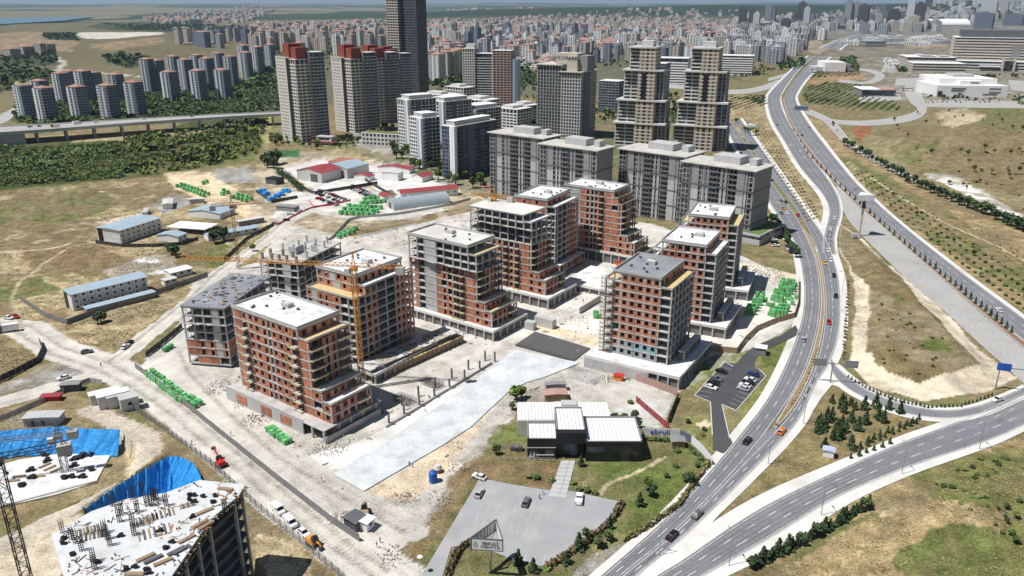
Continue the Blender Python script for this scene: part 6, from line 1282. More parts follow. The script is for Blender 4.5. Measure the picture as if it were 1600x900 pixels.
# highway and road signs
def gantry(label, px, yaw, span, h, m, back='steel_grey', txt=None):
    p = G(*px); t = thing('sign_gantry', label, 'road sign', p, R(yaw)); b = MB(); b.cyl(0, 0, 0, h, .28, .2, 8); b.build('post', M['steel_grey'], t); b = MB(); b.bar((span[0], 0, h - .4), (span[1], 0, h - .4), .3); b.build('arm', M['steel_grey'], t)
    for a, c_ in ((span[0], span[0] + 4.4), (span[1] - 4.4, span[1])): part(t, 'sign_panel', m, (a, c_, -.2, -.08, h - 1.6, h + 1.2)); part(t, 'panel_back', back, (a + .1, c_ - .1, -.06, .06, h - 1.5, h + 1.1))
    return t
gantry('cantilever road sign gantry seen from behind, over the fork by the pines', (1297, 598), -10, (-6.5, 8.5), 8, 'greyface', 'steel_grey'); gantry('blue motorway sign gantry at the edge of the lower road', (1555, 608), -18, (-1, 12), 9, 'blue'); gantry('blue sign gantry across the far highway', (1251, 118), -30, (-16, 22), 12, 'blue')
p = G(1342, 369); t = thing('billboard', 'tall billboard mast with a white three sided panel beside the closed carriageway', 'billboard', p); b = MB(); b.cyl(0, 0, 0, 17, .65, .6, 10); b.build('mast', M['cream'], t); b = MB(); b.cyl(0, 0, 17, 21.5, .9, k=8); b.build('collar', M['steel_dark'], t); b = MB(); b.prism([(-5, -2), (5, -2), (0, 6)], 21.5, 25); b.build('panel', M['white'], t)
part(t, 'base_block', 'offwhite', (-4, -1.4, -.8, .8, 0, 1.8))
p = G(1172, 212); t = thing('billboard', 'white billboard mast among the shrubs by the upper avenue', 'billboard', p); b = MB(); b.cyl(0, 0, 0, 9, .5, k=8); b.build('mast', M['cream'], t); b = MB(); b.prism([(-5, -2), (5, -2), (0, 5)], 9, 11.5); b.build('panel', M['white'], t)
lm = MB(); lm.cyl(0, 0, 0, 9.5, .11, .07, 6); lpole = lm.mesh('pole', M['steel_grey']); lm = MB(); lm.bar((0, 0, 9.4), (1.8, 0, 9.8), .1); larm = lm.mesh('arm', M['steel_grey']); lm = MB(); lm.box(1.6, 2.5, -.16, .16, 9.72, 9.9); lhead = lm.mesh('lamp_head', M['lightgrey'])
def lamps(label, group, pts, rz):
    for i, q in enumerate(pts): p = G(*q); t = thing('street_lamp', label.format(ORD[i]), 'street lamp', p, R(rz), group); link('pole', lpole, t); link('arm', larm, t); link('lamp_head', lhead, t)
lamps('slim street lamp on the lower road verge, {} from the bottom edge', 'lamps on the lower road', [(1139, 884), (1283, 805), (1409, 740), (1530, 702)], 100)
lamps('slim street lamp on the highway verge, {} counted towards the city', 'lamps on the highway verge', [(1545, 440), (1475, 385), (1420, 340), (1375, 302), (1338, 270), (1310, 242), (1288, 215), (1270, 192)], 200); lamps('slim street lamp beside the avenue verge, {} from the bottom', 'lamps on the avenue verge', [(1030, 868), (1200, 725), (1255, 662), (1318, 520), (1316, 455), (1300, 395)], 170)
p = G(655, 895); t = thing('satellite_lamp', 'white dish lamp on a thin pole by the car park entrance', 'lamp', p); b = MB(); b.cyl(0, 0, 0, 4.5, .06, k=6); b.build('pole', M['steel_grey'], t); b = MB(); b.cyl(.3, 0, 4.4, 4.7, .2, .7, 10); b.build('dish', M['white'], t)
# ---------------- vehicles and people ----------------
def prof(b, P, y0, y1, m=0, inset=0):
    n = len(b.v); k = len(P); b.v += [(x, y0, z) for x, z in P] + [(x, y1, z) for x, z in P]
    for i in range(k): j = (i + 1) % k; b.f.append((n + i, n + k + i, n + k + j, n + j)); b.m.append(m)
    b.f.append(tuple(n + i for i in range(k))); b.m.append(m); b.f.append(tuple(n + k + i for i in reversed(range(k)))); b.m.append(m)
def frustum(b, x0, x1, w0, z0, a0, a1, w1, z1, m=0):
    n = len(b.v); b.v += [(x0, -w0, z0), (x1, -w0, z0), (x1, w0, z0), (x0, w0, z0), (a0, -w1, z1), (a1, -w1, z1), (a1, w1, z1), (a0, w1, z1)]
    for q in ((0, 3, 2, 1), (4, 5, 6, 7), (0, 1, 5, 4), (1, 2, 6, 5), (2, 3, 7, 6), (3, 0, 4, 7)): b.f.append(tuple(n + i for i in q)); b.m.append(m)
wb = MB(); n = 12; wb.v += [(.32 * math.cos(2 * math.pi * i / n), y, .32 + .32 * math.sin(2 * math.pi * i / n)) for y in (-.11, .11) for i in range(n)]
for i in range(n): j = (i + 1) % n; wb.f.append((i, j, n + j, n + i)); wb.m.append(0)
wb.f += [tuple(range(n)), tuple(reversed(range(n, 2 * n)))]; wb.m += [0, 0]; wheel_me = wb.mesh('wheel', M['tyre'])
_cm = {}
def car_meshes(kind):
    if kind in _cm: return _cm[kind]
    d = {}; b = MB()
    if kind == 'van':
        prof(b, [(-2.5, .32), (-2.55, 1.0), (-2.5, 1.95), (1.05, 1.98), (1.5, 1.15), (2.35, .95), (2.5, .6), (2.45, .32)], -.95, .95); g = MB(); prof(g, [(1.02, 1.9), (1.5, 1.2), (1.56, 1.2), (1.08, 1.93)], -.85, .85)
        for s in (-1, 1): prof(g, [(.2, 1.2), (.2, 1.75), (.95, 1.75), (1.3, 1.2)], s * .95, s * .97)
        rf = MB(); rf.box(-2.3, .9, -.8, .8, 1.97, 2.03); L = 2.5; wz = 1.6
    elif kind == 'truck':
        b.box(1.6, 3.6, -1.2, 1.2, .6, 2.9); g = MB(); g.box(3.58, 3.64, -1.1, 1.1, 1.7, 2.6); g.box(2.4, 3.3, -1.23, 1.23, 1.8, 2.5); rf = MB(); rf.box(-4.2, 1.5, -1.25, 1.25, .9, 3.3); rf.box(-4.2, 1.6, -.5, .5, .5, .9); L = 3.6; wz = 2.6
    else:
        frustum(b, -2.2, 2.2, .86, .28, -2.2, 2.2, .9, .62); frustum(b, -2.2, 2.2, .9, .62, -2.08, 2.0, .80, .93)
        if kind == 'pickup': frustum(b, -2.1, -.5, .84, .93, -2.1, -.5, .84, 1.1)
        a = (-.55, .95, -.25, .25) if kind == 'pickup' else (-1.85, 1.0, -1.2, .15)
        g = MB(); frustum(g, a[0], a[1], .79, .92, a[2], a[3], .60, 1.42); rf = MB(); frustum(rf, a[2] - .02, a[3] + .02, .62, 1.42, a[2] + .06, a[3] - .08, .56, 1.49); L = 2.15; wz = 1.35
        for x in (a[2] - .1, (a[2] + a[3]) / 2, a[3] + .15):
            for s in (-1, 1): rf.bar((x * 1.08, s * .78, .93), (x, s * .60, 1.44), .07)
    d['b'] = b; d['g'] = g; d['r'] = rf; d['L'] = L; d['w'] = wz; _cm[kind] = d; return d
_protos = {}
def car_proto(kind, colr):
    if (kind, colr) in _protos: return _protos[kind, colr]
    d = car_meshes(kind); ms = [('body', d['b'].mesh('body', CARP[colr])), ('windows', d['g'].mesh('windows', M['car_glass'])), ('cargo_box' if kind == 'truck' else 'roof', d['r'].mesh('roof', CARP['white' if kind == 'truck' else colr]))]
    h = MB(); h.box(d['L'] - .02, d['L'] + .06, -.8, -.45, .55, .75); hl = h.mesh('headlight', M['lamp']); h = MB(); h.box(d['L'] - .02, d['L'] + .06, .45, .8, .55, .75); hr = h.mesh('headlight', M['lamp'])
    if kind != 'truck': h = MB(); h.box(-d['L'] - .08, -d['L'] + .02, -.85, -.5, .6, .78); tl = h.mesh('tail_light', M['taillamp']); h = MB(); h.box(-d['L'] - .08, -d['L'] + .02, .5, .85, .6, .78); ms += [('headlight', hl), ('headlight', hr), ('tail_light', tl), ('tail_light', h.mesh('tail_light', M['taillamp']))]
    _protos[kind, colr] = (ms, d['w']); return _protos[kind, colr]
def car(label, px, ahead, colr='white', kind='car', z=0.05, group=None, plain=False, deg=None, scale=1):
    ms, wz = car_proto(kind, colr); p = G(*px, z)
    if deg is None: q = G(*ahead, z); an = math.atan2(q.y - p.y, q.x - p.x)
    else: an = R(deg)
    t = thing({'car': 'car', 'van': 'van', 'pickup': 'pickup_truck', 'truck': 'truck'}[kind], label, kind if kind != 'pickup' else 'pickup', p, an, group); t.scale = (scale,) * 3
    for nme, me in ms: link(nme, me, t)
    if not plain:
        for sx in (-1, 1):
            for sy in (-1, 1): link('wheel', wheel_me, t, (sx * wz, sy * .82, 0))
    return t
T = 'traffic on the avenue'
car('black car on the avenue, the one nearest the bottom of the photograph', (1050, 839), (1090, 800), 'black', group=T); car('dark grey car on the avenue just ahead of the bottom black one', (1089, 806), (1130, 760), 'grey', group=T); car('black car on the avenue beside the drive of the small car park', (1167, 691), (1140, 720), 'black', group=T)
car('bright orange car on the avenue by the planted median', (1221, 676), (1240, 650), 'orange', group=T); car('white and black car on the avenue near the hoarding corner', (1255, 532), (1265, 500), 'silver', group=T); car('red car on the avenue above the sign gantry', (1295, 505), (1290, 560), 'red', group=T)
car('black car on the avenue above the red one', (1306, 464), (1300, 500), 'black', group=T); car('black car on the avenue below the yellow taxi', (1303, 432), (1306, 464), 'black', group=T); car('yellow taxi where the slip road joins the avenue', (1288, 412), (1298, 432), 'yellow', group=T)
for i, q in enumerate(((1298, 408), (1294, 393), (1298, 359), (1304, 342))): car(f'white car coming down the slip road, {ORD[i]} counted uphill from the taxi', q, (q[0] + 2, q[1] + 14), 'white', group='white cars on the slip road')
for i, (q, c_) in enumerate((((1221, 315), 'grey'), ((1228, 317), 'black'), ((1224, 327), 'orange'), ((1230, 334), 'white'), ((1247, 337), 'red'), ((1221, 334), 'grey'), ((1157, 234), 'red'), ((1158, 240), 'black'), ((1150, 216), 'white'), ((1140, 200), 'white'), ((1205, 280), 'silver'))): car(f'{c_} car on the upper avenue beside the grey flats, {ORD[i]} of the queue', q, (q[0] + 8, q[1] + 10), c_, group='cars on the upper avenue')
for i, (q, c_, up) in enumerate((((1288, 282), 'yellow', 0), ((1256, 247), 'white', 0), ((1235, 228), 'white', 0), ((1250, 238), 'white', 0), ((1215, 196), 'black', 0), ((1213, 172), 'white', 0), ((1206, 165), 'silver', 0), ((1222, 150), 'grey', 0), ((1238, 118), 'white', 0), ((1253, 212), 'black', 1), ((1240, 165), 'white', 1), ((1278, 240), 'white', 1), ((1262, 105), 'white', 1), ((1280, 92), 'grey', 1), ((1300, 80), 'white', 1), ((1268, 90), 'black', 0), ((1282, 78), 'grey', 0), ((1561, 486), 'white', 1), ((1265, 200), 'grey', 1), ((1336, 296), 'silver', 1))):
    car(f'{c_} car on the highway, {ORD[i]} of those spread along it', q, (q[0] + 10, q[1] + 10) if not up else (q[0] - 10, q[1] - 9), c_, group='cars along the highway')
car('white car on the lower road near the blue gantry', (1558, 626), (1530, 634), 'white'); car('white and silver car on the closed carriageway by the billboard', (1338, 372), (1350, 372), 'silver')
for i, (q, c_) in enumerate((((1340, 216), 'yellow'), ((1297, 194), 'white'), ((1302, 196), 'black'), ((1293, 190), 'white'), ((1370, 247), 'white'), ((1382, 256), 'black'), ((1308, 204), 'silver'), ((1420, 168), 'white'), ((1430, 150), 'white'))): car(f'{c_} car on the service road, {ORD[i]} along it from the interchange', q, (q[0] + 10, q[1] + 6), c_, group='cars on the service road')
car('white estate car standing at the dirt crossroads', (196, 543), (203, 538), 'white'); car('dark car standing behind the white estate at the crossroads', (202, 537), (209, 532), 'black'); car('white car driving on the dirt road to the left edge', (100, 592), (85, 596), 'white'); car('white car beside the red one at the left edge', (14, 498), (24, 499), 'white'); car('red car at the lower cabin camp entrance', (25, 496), (35, 501), 'red')
car('dark truck with a pale load at the left edge of the dirt road', (12, 518), (-10, 521), 'grey', 'truck'); car('dark jeep by the stone heap at the crossroads', (136, 551), (142, 550), 'grey')
car('white van parked by the wire fence, front one of the line', (435, 799), (450, 812), 'white', 'van'); car('second white van parked by the wire fence', (454, 819), (468, 832), 'white', 'van'); car('white car parked by the wire fence behind the vans', (475, 835), (490, 848), 'white')
car('silver car at the far edge of the showroom car park', (749, 773), (754, 764), 'silver'); car('grey car in the middle of the showroom car park', (822, 787), (827, 776), 'grey'); car('white pickup parked by the showroom path', (905, 782), (908, 765), 'white', 'pickup', scale=1.15); car('white car at the upper left corner of the showroom car park', (749, 747), (741, 744), 'white')
P2 = 'cars in the small asphalt car park'
for q, c_, nm in (((1127, 582), 'black', 'black car alone on the left side of the small car park'), ((1119, 594), 'grey', 'dark car third from the drive on the left side of the small car park'), ((1115, 600), 'black', 'black car second from the drive on the left side of the small car park'), ((1111, 607), 'white', 'white car at the end of the left row in the small car park')): car(nm, q, (q[0] + 10, q[1] + 3), c_, group=P2)
for q, c_, nm in (((1177, 586), 'blue', 'dark blue car, top one on the right side of the small car park'), ((1172, 595), 'white', 'white car, second from the top on the right side of the small car park'), ((1169, 599), 'black', 'black car between two white ones on the right side of the small car park'), ((1164, 604), 'white', 'white car, fourth on the right side of the small car park'), ((1161, 609), 'silver', 'silver car, last on the right side of the small car park')): car(nm, q, (q[0] - 10, q[1] - 3), c_, group=P2)
CC = ['white', 'white', 'silver', 'black', 'grey', 'black', 'red', 'silver', 'blue']; k = 0
def rows(label, group, a, b_, c_, nu, nv, deg, drop=.15, plain=True, cols=CC):
    for q in grid_px(a, b_, c_, nu, nv, .4):
        if random.random() < drop: continue
        cc = random.choice(cols); car(f'{cc} car parked {label}', q, None, cc, group=group, plain=plain, deg=deg + random.uniform(-4, 4))
rows('in the open yard above the green pallets', 'cars in the open yard', (500, 298), (538, 312), (488, 307), 9, 3, 60, plain=False); rows('along the dark wall of the yard', 'cars along the yard wall', (547, 294), (578, 308), (552, 291), 8, 2, 30, plain=False); rows('by the dirt entrance of the yard', 'cars by the yard entrance', (436, 340), (470, 330), (430, 350), 3, 2, 20, .3, plain=False)
rows('in the left row of the estate car park', 'estate car park left row', (1200, 352), (1212, 385), (1202, 352), 8, 1, 10, plain=False); rows('in the right row of the estate car park', 'estate car park right row', (1220, 355), (1238, 395), (1222, 355), 9, 1, 15, plain=False)
rows('around the white roofed dealership', 'cars at the dealership', (1348, 152), (1400, 150), (1388, 140), 12, 4, 20); rows('in the far car park between hospital and highway', 'cars in the far car park', (1380, 112), (1400, 92), (1395, 112), 10, 4, 60); rows('in the car park before the white hall', 'cars before the white hall', (1450, 160), (1560, 160), (1455, 157), 16, 2, 80); rows('at the foot of the hospital wing', 'cars at the hospital wing', (1420, 121), (1470, 119), (1422, 117), 10, 2, 40)
car('red lorry crossing the viaduct', (86, 199), (60, 201), 'red', 'truck', z=12.05, plain=True); car('pale bus like lorry crossing the viaduct', (121, 194), (140, 192), 'silver', 'truck', z=12.05, plain=True)
for i, x in enumerate((47, 62, 150, 225, 300, 390)): car(f'small dark car on the viaduct, {ORD[i]} from its left end', (x, 202 - x * .066), (x + 20, 200 - x * .066), random.choice(('black', 'grey', 'white')), z=12.05, plain=True, group='cars on the viaduct')
# machines
def machine(label, px, rz, m, boom):
    p = G(*px); t = thing('excavator', label, 'machine', p, R(rz)); part(t, 'track', 'tyre', (-1.8, 1.8, -1.3, -.7, 0, .8)); part(t, 'track', 'tyre', (-1.8, 1.8, .7, 1.3, 0, .8)); b = MB(); frustum(b, -2, 1.2, 1.2, .85, -1.8, .6, 1.0, 1.9); b.build('body', M[m], t); b = MB(); frustum(b, .1, 1.3, .9, 1.85, .2, 1.0, .7, 2.9); b.build('cab', M['glass'], t)
    b = MB(); pts = boom
    for a, c_ in zip(pts[:-1], pts[1:]): b.bar(a, c_, .38)
    b.build('boom', M[m], t); e = pts[-1]; b = MB(); frustum(b, e[0] - .5, e[0] + .5, .6, e[2] - .8, e[0] - .4, e[0] + .3, .5, e[2]); b.build('bucket', M['steel_dark'], t)
machine('orange wheel loader parked at the end of the van line', (490, 851), -40, 'crane_orange', [(.8, 0, 1.4), (2.6, 0, 1.5), (3.2, 0, .9)]); machine('red telescopic handler with a raised boom on the dirt road', (345, 727), 130, 'red', [(-1, 0, 1.8), (2.5, 0, 3.0), (4.5, 0, 4.2)]); machine('dusty dark concrete pump beside the gate shelter', (570, 806), 100, 'timber', [(0, 0, 1.6), (1.8, 0, 3.0), (3.0, 0, 2.0)])
# people
def person_mesh(name, shirt, legs):
    bpy_me = bpy.data.meshes.new('skeleton'); V = [(0, 0, .95), (0, 0, 1.2), (0, 0, 1.42), (0, 0, 1.55), (.02, 0, 1.66), (.03, 0, 1.78), (0, .2, 1.40), (.03, .27, 1.15), (.12, .26, .92), (0, -.2, 1.40), (.05, -.27, 1.15), (.16, -.25, .95), (0, .1, .88), (.06, .11, .48), (0, .11, .06), (.12, .11, .03), (0, -.1, .88), (-.04, -.11, .48), (-.12, -.11, .06), (0, -.11, .03)]
    E_ = [(0, 1), (1, 2), (2, 3), (3, 4), (4, 5), (2, 6), (6, 7), (7, 8), (2, 9), (9, 10), (10, 11), (0, 12), (12, 13), (13, 14), (14, 15), (0, 16), (16, 17), (17, 18), (18, 19)]
    Rr = [.16, .16, .15, .065, .10, .09, .075, .055, .045, .075, .055, .045, .10, .07, .05, .04, .10, .07, .05, .04]
    bpy_me.from_pydata(V, E_, []); o = bpy.data.objects.new('tmp', bpy_me); col.objects.link(o); o.modifiers.new('s', 'SKIN')
    for i, r in enumerate(Rr): bpy_me.skin_vertices[0].data[i].radius = (r, r)
    bpy_me.skin_vertices[0].data[0].use_root = True; o.modifiers.new('u', 'SUBSURF').levels = 1
    dg = bpy.context.evaluated_depsgraph_get(); dg.update(); me = bpy.data.meshes.new_from_object(o.evaluated_get(dg)); bpy.data.objects.remove(o); me.name = name; me.materials.clear()
    for m_ in (shirt, legs, 'timber', 'black'): me.materials.append(M[m_])
    for f in me.polygons: f.material_index = 0 if .9 < f.center.z < 1.5 else 1 if f.center.z <= .9 else (2 if f.center.z < 1.72 else 3)
    return me
pm = [person_mesh('person', 'darkgrey', 'black'), person_mesh('person', 'orange', 'bluegrey'), person_mesh('person', 'offwhite', 'darkgrey')]
for q, k, nm in (((640, 729), 0, 'worker in dark clothes standing on the peach ground, left of two'), ((645, 731), 2, 'worker in a pale shirt standing on the peach ground, right of two'), ((589, 855), 0, 'person in dark clothes walking at the site gate'), ((594, 848), 1, 'worker in an orange vest at the site gate'), ((503, 752), 0, 'worker in dark clothes beside the grey foundation strip'), ((843, 780), 0, 'person in dark clothes walking across the showroom car park'), ((848, 773), 2, 'person in a pale shirt at the foot of the showroom path'), ((158, 573), 0, 'person in dark clothes walking across the dirt crossroads'), ((1053, 799), 0, 'pedestrian in dark clothes on the avenue verge'), ((361, 681), 0, 'worker in dark clothes inside the grey hoarding'), ((300, 695), 2, 'worker in a pale shirt by the wire fence')):
    p = G(*q); tag(link('person', pm[k], None, (p.x, p.y, .02), random.uniform(0, 6)), nm, 'person')
# ---------------- vegetation ----------------
def leaf_cloud(n, shape, size, seed, squash=1.0):
    """leaf clumps as small tilted quads through the crown's volume"""
    r = np.random.default_rng(seed); V = []; F = []
    for i in range(n):
        if shape == 'cone':
            h = r.random() ** 1.35; a = r.random() * 6.283; rr = (1 - h) * (.35 + .65 * math.sqrt(r.random())) * (.85 + .3 * math.sin(a * 3 + h * 12)); p = np.array([rr * math.cos(a), rr * math.sin(a), h * 2.6])
        else:
            d = r.normal(size=3); d /= np.linalg.norm(d); lob = .8 + .28 * math.sin(d[0] * 5 + seed) * math.cos(d[1] * 4 + seed * 2); p = d * (r.random() ** .4) * lob; p[2] = p[2] * squash + squash
        nrm = r.normal(size=3) * .8 + p * np.array([1, 1, .6]) * .9 + np.array([0, 0, 1.1]); nrm /= np.linalg.norm(nrm); u = np.cross(nrm, r.normal(size=3)); u /= np.linalg.norm(u); v = np.cross(nrm, u); s = size * (.6 + .8 * r.random())
        k = len(V); V += [tuple(p + (a * u + b * v) * s) for a, b in ((-1, -.7), (.9, -.9), (1.1, .8), (-.7, 1))]; F.append((k, k + 1, k + 2, k + 3))
    return np.array(V), F
def leaf_mesh(name, n, shape, size, seed, mats, squash=1.0):
    V, F = leaf_cloud(n, shape, size, seed, squash); me = bpy.data.meshes.new(name); me.from_pydata([tuple(v) for v in V], [], F)
    for m_ in mats: me.materials.append(M[m_])
    rr = np.random.default_rng(seed + 9); me.polygons.foreach_set('material_index', rr.integers(0, len(mats), len(F)).astype(np.int32)); return me
tb = MB(); tb.cyl(0, 0, -.3, 1.0, .12, .07, 6); tb.bar((0, 0, .7), (.35, .1, 1.3), .06); tb.bar((0, 0, .75), (-.3, .2, 1.35), .06); tb.bar((0, 0, .8), (.05, -.35, 1.4), .06); trunk_me = tb.mesh('trunk', M['bark'])
tb = MB(); tb.cyl(0, 0, -.3, 2.2, .09, .03, 6); ctrunk_me = tb.mesh('trunk', M['bark'])
CR = {'round': [leaf_mesh('crown', 170, 'ball', .24, s, ('leaf', 'leaf_dark', 'leaf', 'leaf_olive'), .9) for s in (1, 2, 3)], 'dark': [leaf_mesh('crown', 170, 'ball', .24, s, ('leaf_dark', 'pine', 'leaf_dark'), .95) for s in (4, 5)],
      'pine': [leaf_mesh('crown', 200, 'cone', .17, s, ('pine', 'pine', 'leaf_dark')) for s in (6, 7, 8)], 'olive': [leaf_mesh('crown', 110, 'ball', .28, s, ('leaf_olive', 'leaf', 'leaf_olive'), .8) for s in (9, 10)], 'bright': [leaf_mesh('crown', 110, 'ball', .28, s, ('leaf_bright', 'leaf'), .8) for s in (12,)], 'brown': [leaf_mesh('crown', 90, 'ball', .28, s, ('leaf_brown', 'leaf_olive'), .7) for s in (14,)]}
def tree(label, px, kind, r, group=None, name=None, cat=None, h=None, z=None):
    p = G(*px); gz = ground_z(p.x, p.y) - .1 if z is None else z
    if gz > .5: p = G(px[0], px[1], gz)
    shrub = r < 1.15 and kind != 'pine'
    nm = name or ('pine_tree' if kind == 'pine' else 'shrub' if shrub else 'tree'); t = thing(nm, label, cat or ('shrub' if shrub else 'tree'), (p.x, p.y, gz), random.uniform(0, 6.28), group)
    k = r * random.uniform(.85, 1.15); c = link('crown', random.choice(CR[kind]), t); tr = link('trunk', ctrunk_me if kind == 'pine' else trunk_me, t)
    hh = (h or 1.0)
    if kind == 'pine': c.scale = (k, k, k * hh); c.location.z = .35 * k; tr.scale = (k, k, k * hh)
    elif shrub: c.scale = (k, k, k * hh * .8); tr.scale = (k * .6, k * .6, k * .5)
    else: c.scale = (k, k, k * hh); c.location.z = .75 * k; tr.scale = (k * 1.2,) * 3
    return t
def in_poly(px, n):
    xs_ = [p[0] for p in px]; ys_ = [p[1] for p in px]; out = []
    while len(out) < n:
        X_ = rng.uniform(min(xs_), max(xs_), n * 3); Y_ = rng.uniform(min(ys_), max(ys_), n * 3); ok = inside(X_, Y_, px); out += list(zip(X_[ok].tolist(), Y_[ok].tolist()))
    return out[:n]
def along(px, n, jit=0): P = [Vector((a, b, 0)) for a, b in px]; return [(p.x + random.uniform(-jit, jit), p.y + random.uniform(-jit, jit)) for p in resample(P, n)]
def planting(label, items, nq=26):
    V = []; F = []; mi = []; base = [leaf_cloud(nq, 'ball', .36, 300 + k, .7)[0] for k in range(4)]; mats = ('leaf_olive', 'leaf_brown', 'leaf', 'leaf_dark')
    for q, k, r in items:
        p = G(*q); gz = ground_z(p.x, p.y) - .1; B = random.choice(base) * r * random.uniform(.8, 1.2); a = random.uniform(0, 6.28); c, s_ = math.cos(a), math.sin(a)
        for i in range(0, len(B), 4):
            j = len(V); V += [(v[0] * c - v[1] * s_ + p.x, v[0] * s_ + v[1] * c + p.y, v[2] + gz) for v in B[i:i + 4]]; F.append((j, j + 1, j + 2, j + 3)); mi.append(k)
    me = bpy.data.meshes.new('planting'); me.from_pydata(V, [], F); [me.materials.append(M[k]) for k in mats]; me.polygons.foreach_set('material_index', mi); o = link('undergrowth', me); o['kind'] = 'stuff'; o['label'] = label; o['category'] = 'shrubs'
for q in in_poly([(1272, 660), (1300, 622), (1330, 628), (1345, 650), (1345, 700), (1285, 712)], 34): tree('dark pine in the thicket on the triangle between the two roads', q, 'pine', random.uniform(.9, 1.6), 'pines on the triangle')
for i, q in enumerate(((1315, 632), (1350, 640), (1368, 636), (1388, 640), (1406, 646), (1372, 655), (1380, 660), (1352, 662), (1340, 672), (1318, 645))): tree(f'tall dark pine standing apart on the triangle, {ORD[i]} of ten', q, 'pine', 1.7, 'tall pines on the triangle')
for q in grid_px((1335, 703), (1432, 662), (1348, 712), 11, 1, 1.5) + grid_px((1355, 690), (1436, 655), (1368, 698), 9, 1, 1.5) + grid_px((1330, 716), (1390, 694), (1335, 716), 6, 1, 1): tree('small clipped conifer at the sharp end of the triangle', q, 'pine', .75, 'small conifers on the triangle')
for i, q in enumerate(along([(1172, 888), (1230, 858), (1290, 830), (1330, 805), (1358, 790)], 30, 2)): tree(f'dark conifer in the row below the lower road, {ORD[i]} from the bottom', q, 'pine' if i % 4 else 'dark', random.uniform(1.0, 1.5), 'conifer row below the lower road')
for i, q in enumerate(along([(1580, 520), (1490, 446), (1400, 371), (1340, 316), (1300, 281), (1262, 240), (1240, 205)], 46, .6)): tree(f'small dark cypress on the highway median, {ORD[i]} from the lower right', q, 'pine', .95, 'cypresses on the highway median', h=1.3)
for i, q in enumerate(along([(1318, 228), (1360, 250), (1420, 285), (1480, 312), (1540, 335), (1600, 362)], 44, 2)): tree(f'round dark tree along the service road, {ORD[i]} from the interchange', q, 'dark', random.uniform(2.2, 3.2), 'trees along the service road')
rowpts = []
for j, (o1, o2) in enumerate(((0, 0), (8, 2), (16, 4), (24, 6), (31, 8))):
    rowpts += [(q, j % 2, .8) for q in along([(1150 + o1, 175 + o2), (1175 + o1, 215 + o2), (1205 + o1, 260 + o2), (1240 + o1 * .9, 310 + o2), (1262 + o1 * .55, 345 - o1 * .2)], 34, .5)]
for j in range(4):
    for q in along([(1335 + j * 6, 275 - j * 2), (1400 + j * 7, 330 - j * 4), (1480 + j * 8, 395 - j * 6), (1560 + j * 9, 452 - j * 8), (1610 + j * 9, 490 - j * 8)], 30, 1): tree(f'small dry shrub in the {ORD[j]} planted row on the highway bank', q, 'olive' if j != 2 else 'dark', random.uniform(.8, 1.2), 'planted rows on the highway bank')
planting('rows of low shrubs between the upper avenue and the highway', rowpts)
planting('thin saplings on the bare brown slope', [(q, 0, .6) for q in in_poly([(1430, 330), (1480, 335), (1620, 395), (1620, 430), (1500, 385)], 40)])
for q in along([(1325, 590), (1355, 608), (1400, 627), (1450, 637), (1500, 636), (1550, 618)], 38, .5): tree('tiny conifer planted along the curved ramp', q, 'pine', .5, 'tiny conifers along the ramp')
planting('low dry shrubs along the edge of the traffic island', [(q, 1, .7) for q in along([(1326, 440), (1322, 500), (1318, 560)], 24, .6)])
planting('low reddish shrubs on the avenue median', [(q, 1, .55) for q in along([(1213, 665), (1240, 630), (1262, 590), (1278, 545)], 30, .6)])
for i, (q, k, r) in enumerate((((806, 625), 'bright', 2.6), ((815, 622), 'round', 2.4), ((800, 640), 'round', 1.4), ((908, 728), 'pine', 1.6), ((862, 752), 'bright', 1.3), ((895, 756), 'bright', 1.2), ((905, 765), 'olive', 1.2), ((918, 768), 'round', 1.2), ((930, 772), 'round', 1.1), ((838, 748), 'round', 1.3), ((825, 746), 'olive', 1.2), ((999, 790), 'pine', 1.6), ((1016, 775), 'dark', 1.7), ((1012, 762), 'round', 1.6), ((1055, 730), 'round', 1.2), ((1042, 745), 'dark', 1.1), ((1078, 757), 'dark', 2.0), ((1070, 752), 'dark', 1.4), ((952, 826), 'pine', 1.7), ((916, 842), 'dark', 1.7), ((904, 858), 'pine', 1.9), ((885, 880), 'pine', 1.7), ((810, 882), 'pine', 1.7), ((833, 893), 'pine', 1.5), ((775, 710), 'dark', 1.4), ((855, 890), 'bright', 1.2), ((950, 845), 'round', 1.5), ((935, 855), 'round', 1.5), ((1058, 706), 'round', 1.3), ((1090, 728), 'dark', 1.2), ((975, 652), 'dark', 1.2), ((967, 652), 'olive', 1.2), ((960, 652), 'dark', 1.2), ((950, 652), 'dark', 1.2), ((992, 655), 'dark', 1.5), ((998, 668), 'dark', 1.5), ((985, 630), 'olive', 1.2), ((1075, 660), 'dark', 1.2), ((1100, 672), 'dark', 1.0), ((1098, 680), 'brown', .9))):
    tree(f'{ {"bright": "bright yellow green", "round": "leafy green", "pine": "conical dark", "dark": "dark green", "olive": "olive green", "brown": "brownish"}[k]} bush or tree around the showroom garden, {ORD[i]} of its planting', q, k, r * .85, 'showroom garden planting')
